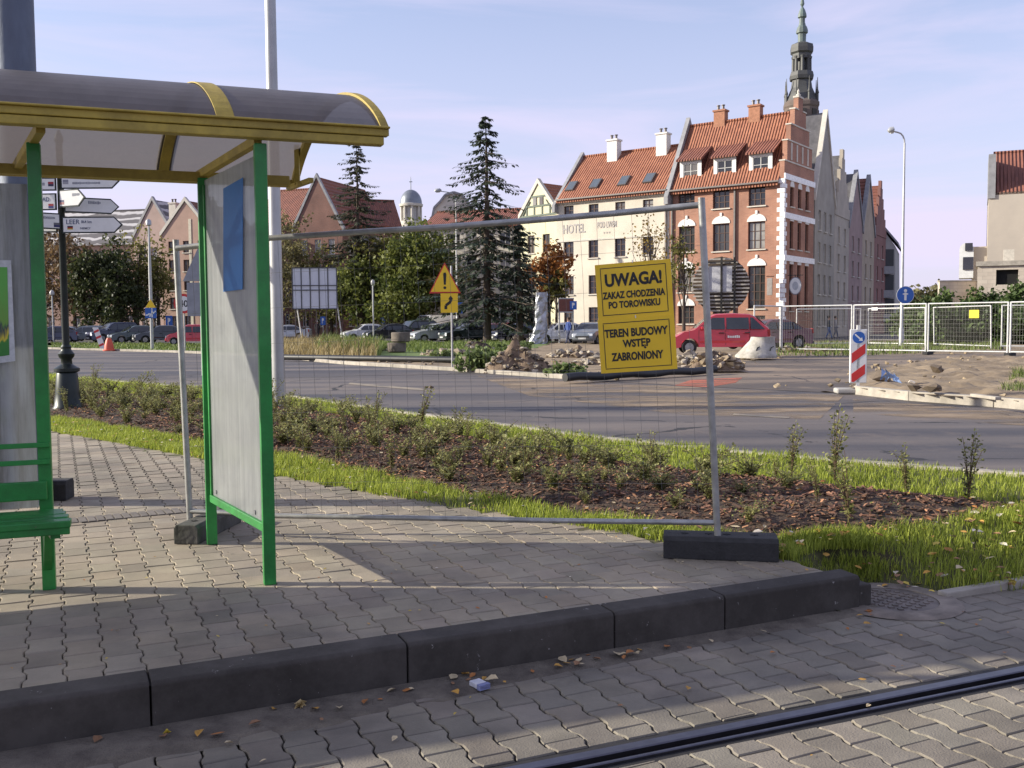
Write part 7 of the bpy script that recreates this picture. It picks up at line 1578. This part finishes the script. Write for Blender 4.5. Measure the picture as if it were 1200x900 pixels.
broadleaf('half bare olive tree before the peach house, behind the lane-sign column', 186, 102, 285, 22, lf_ol, GL, .2, 36, 40, .2, .6)
broadleaf('thin olive weeping birch between the steel pole and the billboard', 347, 104, 232, 30, lf_wl, None, .1, 76, 56, .2, .5, name='birch_tree', trunk=.14)
broadleaf('pale weeping birch behind the steel pole', 328, 100, 250, 20, lf_wl, None, .15, 36, 46, .2, .5, name='birch_tree', trunk=.12)
broadleaf('broad yellowish green tree behind the park lamp', 455, 101, 268, 42, lf_ol, None, .22, 90, 70, .25, .1)
broadleaf('full olive tree under the ragged larch', 424, 98, 296, 36, lf_gr, None, .12, 70, 70, .25, .1)
broadleaf('yellowing tree between the warning sign and the green bushy tree', 522, 96, 290, 26, lf_ol, None, .15, 56, 64, .24, .15)
broadleaf('bright green bushy tree left of the warning sign', 492, 97, 258, 42, lf_gr, None, .2, 110, 80, .25)
broadleaf('dark green lower tree behind the dark estate', 470, 95, 330, 38, lf_gr, None, .25, 60, 60, .25)
broadleaf('loose olive tree rising behind the billboard', 388, 104, 284, 34, lf_ol, None, .1, 70, 56, .22, .3)
broadleaf('orange brown tree between the spruce and the hotel', 643, 76, 283, 26, lf_or, None, .42, 54, 50, .2, .3, trunk=.2, squash=.9)
broadleaf('dark olive tree below the orange one, beside the silver sculpture', 652, 75, 314, 14, lf_ol, None, .5, 24, 50, .18, .2, trunk=.14)
broadleaf('thin yellow-leaved tree in front of the cream hotel, above the yellow signs', 762, 70, 246, 30, lf_ye, None, .5, 44, 15, .13, .5, trunk=.14)
broadleaf('thin olive tree in front of the brick house, right of the yellow signs', 801, 66, 258, 19, lf_ol, None, .42, 34, 26, .14, .5, trunk=.12)
for i, (px, Y, top, hwp, lb) in enumerate(((1075, 62, 346, 26, 'leftmost hedge bush behind the tall lamp'), (1112, 61, 341, 28, 'hedge bush behind the yellow fence notice, left side'), (1152, 60, 338, 28, 'hedge bush right of the yellow fence notice'), (1190, 58, 336, 28, 'hedge bush below the unfinished structure at the right'), (1228, 58, 334, 30, 'hedge bush cut by the right edge'), (1094, 57, 360, 24, 'lower hedge bush in front at the lamp side'), (1136, 57, 358, 28, 'lower hedge bush in front below the yellow notice'), (1176, 56, 356, 28, 'lower hedge bush in front at the right'), (1214, 55, 355, 28, 'lower hedge bush in front at the far right'))):
    broadleaf(lb, px, Y, top, hwp, lf_hd, 'bushes of the long hedge at the right', .0, 46, 70, .17, name='hedge_bush', trunk=.06, squash=1.05)
for px, Y, top, hwp, lb in ((1085, 140, 329, 26, 'distant brownish tree on the skyline right of the tall lamp'), (1122, 150, 326, 22, 'distant tree on the skyline left of the white bay'), (1062, 130, 338, 16, 'distant tree just right of the tall lamp')): broadleaf(lb, px, Y, top, hwp, lf_wl, 'distant skyline trees', .05, 36, 60, .4, name='deciduous_tree')
def conifer(label, px, Y, top, hw_px, lm, whorls=34, per=9, dens=1., name='spruce_tree', z0=.1, droop=.35, gap=0., prof=1., ex=.8):
    base = Vector((*PXY(px, Y), .2)); k = Y / F_PX; h = ZP(px, top, Y); R0_ = hw_px * k; t = thing(name, label, 'tree', tuple(base), U_(0, 6)); tk = MB(); fo = MB()
    tk.tube([(0, 0, -.3), (0, 0, h * .4), (.05, .03, h * .8), (0, 0, h)], [.32, .22, .09, .015], 8)
    for i in range(whorls):
        s = (i + .5) / whorls; z = h * (z0 + (1 - z0) * s); rr = R0_ * ((1 - s) ** ex * prof + .04) * U_(.8, 1.12)
        for j in range(per):
            if rnd() < gap: continue
            a = 2 * PI * (j + .5 * (i % 2)) / per + U_(-.3, .3); l = rr * U_(.5, 1.2); z = h * (z0 + (1 - z0) * (s + U_(-.55, .55) / whorls)); d = Vector((math.cos(a), math.sin(a), 0)); side = Vector((-d.y, d.x, 0))
            n_ = max(3, int(l / .5)); P = [Vector((0, 0, z)) + d * l * q - Vector((0, 0, l * droop * (q ** 1.3) - l * .16 * max(0, q - .7) * 2)) for q in [m_ / n_ for m_ in range(n_ + 1)]]
            tk.tube([P[0], P[n_ // 2], P[-1]], [.045 * (1 - s) + .015, .03 * (1 - s) + .01, .006], 4, cap=False)
            for m_ in range(int(n_ * 5.5 * dens) + 3):
                q = .12 + .9 * rnd() ** .8; x = min(n_ - 1e-3, q * n_); p = P[int(x)].lerp(P[int(x) + 1], x - int(x)) if q < 1 else P[-1]
                sd_ = side * random.choice((-1, 1)); dr = (sd_ * U_(.2, 1) + d * U_(.25, .8) - Vector((0, 0, U_(.1, .75)))).normalized(); L2 = U_(.28, .6) * (.55 + .5 * (1 - q)) * (1 + .4 * (1 - s)); wv = dr.cross(Vector((U_(-.4, .4), U_(-.4, .4), 1))).normalized() * L2 * U_(.14, .26)
                c = min(1, max(0, random.gauss(.4, .22))); fo.face([p, p + dr * L2 * .5 + wv, p + dr * L2, p + dr * L2 * .5 - wv], c=c)
    tk.build('trunk', m_bark, t, smooth=True); fo.build('crown', lm, t); return t
lf_sp = leaf_mat('spruce needles', (.018, .028, .021), (.115, .145, .095), .22); lf_la = leaf_mat('larch needles', (.03, .036, .024), (.15, .155, .10), .3)
conifer('large dark spruce towering behind the parked cars in the middle', 571, 71, 136, 92, lf_sp, 28, 10, 1.15, z0=.13, droop=.3, gap=.2)
conifer('second dark spruce trunk half merged with the right side of the large one', 609, 70, 262, 42, lf_sp, 18, 8, 1.1, z0=.15, gap=.2)
conifer('tall thin ragged larch with gaps standing before the red brick houses', 421, 100, 168, 52, lf_la, 30, 8, 1.9, 'larch_tree', .2, .2, .3, 1., .55)
# weeds and dry grass on the far verge
def tuft_field(name, poly, n, h0, h1, w, m, z):
    b = MB()
    for i in range(n):
        x, y = rand_in(poly); f = .7 + .6 * noise.noise(Vector((x * .5, y * .5, 2))); blades(b, (x, y, z), U_(h0, h1) * f, w * U_(.6, 1.3))
    o = b.build(name, m); o['kind'] = 'stuff'; return o
m_dry = leaf_mat('dry grass blade', (.20, .15, .06), (.48, .38, .19), .35); m_wd = leaf_mat('weed blade', (.06, .10, .02), (.24, .29, .08), .35)
tuft_field('dry_grass', [at(328, 420.5, .2)[:2], at(440, 421, .2)[:2], at(445, 408, .2)[:2], at(328, 406, .2)[:2]], 6500, .4, 1.0, .022, m_dry, .2)
tuft_field('dry_grass', [at(370, 417, .2)[:2], at(445, 419, .2)[:2], at(448, 407, .2)[:2], at(380, 404, .2)[:2]], 2600, .5, 1.2, .03, m_wd, .2)
tuft_field('grass', [at(440, 412, .2)[:2], at(540, 414, .2)[:2], at(600, 412, .2)[:2], at(600, 402, .2)[:2], at(440, 402, .2)[:2]], 6000, .15, .4, .03, m_wd, .2)
tuft_field('grass', [at(60, 409, .2)[:2], at(240, 412, .2)[:2], at(330, 417, .2)[:2], at(330, 404, .2)[:2], at(60, 402, .2)[:2]], 7000, .1, .25, .035, m_wd, .2)
tuft_field('grass', [at(880, 416, .25)[:2], at(990, 417, .25)[:2], at(1180, 409, .25)[:2], at(1180, 401, .25)[:2], at(880, 402, .25)[:2]], 6000, .12, .4, .02, m_wd, .22)
tuft_field('grass', [at(1170, 470, .25)[:2], at(1230, 472, .25)[:2], at(1230, 440, .25)[:2], at(1188, 446, .25)[:2]], 1800, .1, .35, .008, m_wd, .3)
def weed(label, px, py, wpx, hpx, n, z=.22):
    t, k, p = base_thing('weed_clump', label, 'weeds', px, py, z); st = MB(); fo = MB(); w_, h_ = wpx * k / 2, hpx * k
    for i in range(n):
        a = U_(0, 2 * PI); r = math.sqrt(rnd()) * w_; l = h_ * U_(.5, 1.1) * (1 - .4 * r / w_); bx = Vector((math.cos(a) * r, math.sin(a) * r * .6, 0)); tp = bx * 1.15 + Vector((U_(-.1, .1), U_(-.1, .1), l)); st.tube([bx, bx.lerp(tp, .5) + Vector((U_(-.04, .04), 0, 0)), tp], [.012, .009, .004], 4, cap=False)
        for q in range(22): f = U_(.1, 1.05); card(fo, bx.lerp(tp, f) + Vector((U_(-.07, .07), U_(-.07, .07), 0)), U_(.05, .12), min(1, max(0, random.gauss(.5, .25))))
    st.build('stem', m_shs, t); fo.build('foliage', leaf_mat('weed leaf', (.05, .09, .02), (.26, .32, .12), .35), t); return t
weed('tall green weeds between the warning sign pole and the brown stone heap', 562, 435, 50, 34, 46); weed('yellowish dry weeds right of the brown stone heap', 662, 441, 40, 17, 30); weed('green weeds left of the warning sign pole behind the black pipe', 520, 421, 34, 12, 22); heap('rubble_heap', 'low brown heap of soil and broken slabs before the parked grey car', 672, 418, 60, 11, [m_soil, m_chunk], 60, .2, .25, ((1.0, .9, .75), (.6, .5, .4), (1.2, 1.15, 1.05)))
weed('weedy clump at the foot of the silver sculpture', 606, 411, 40, 14, 24)
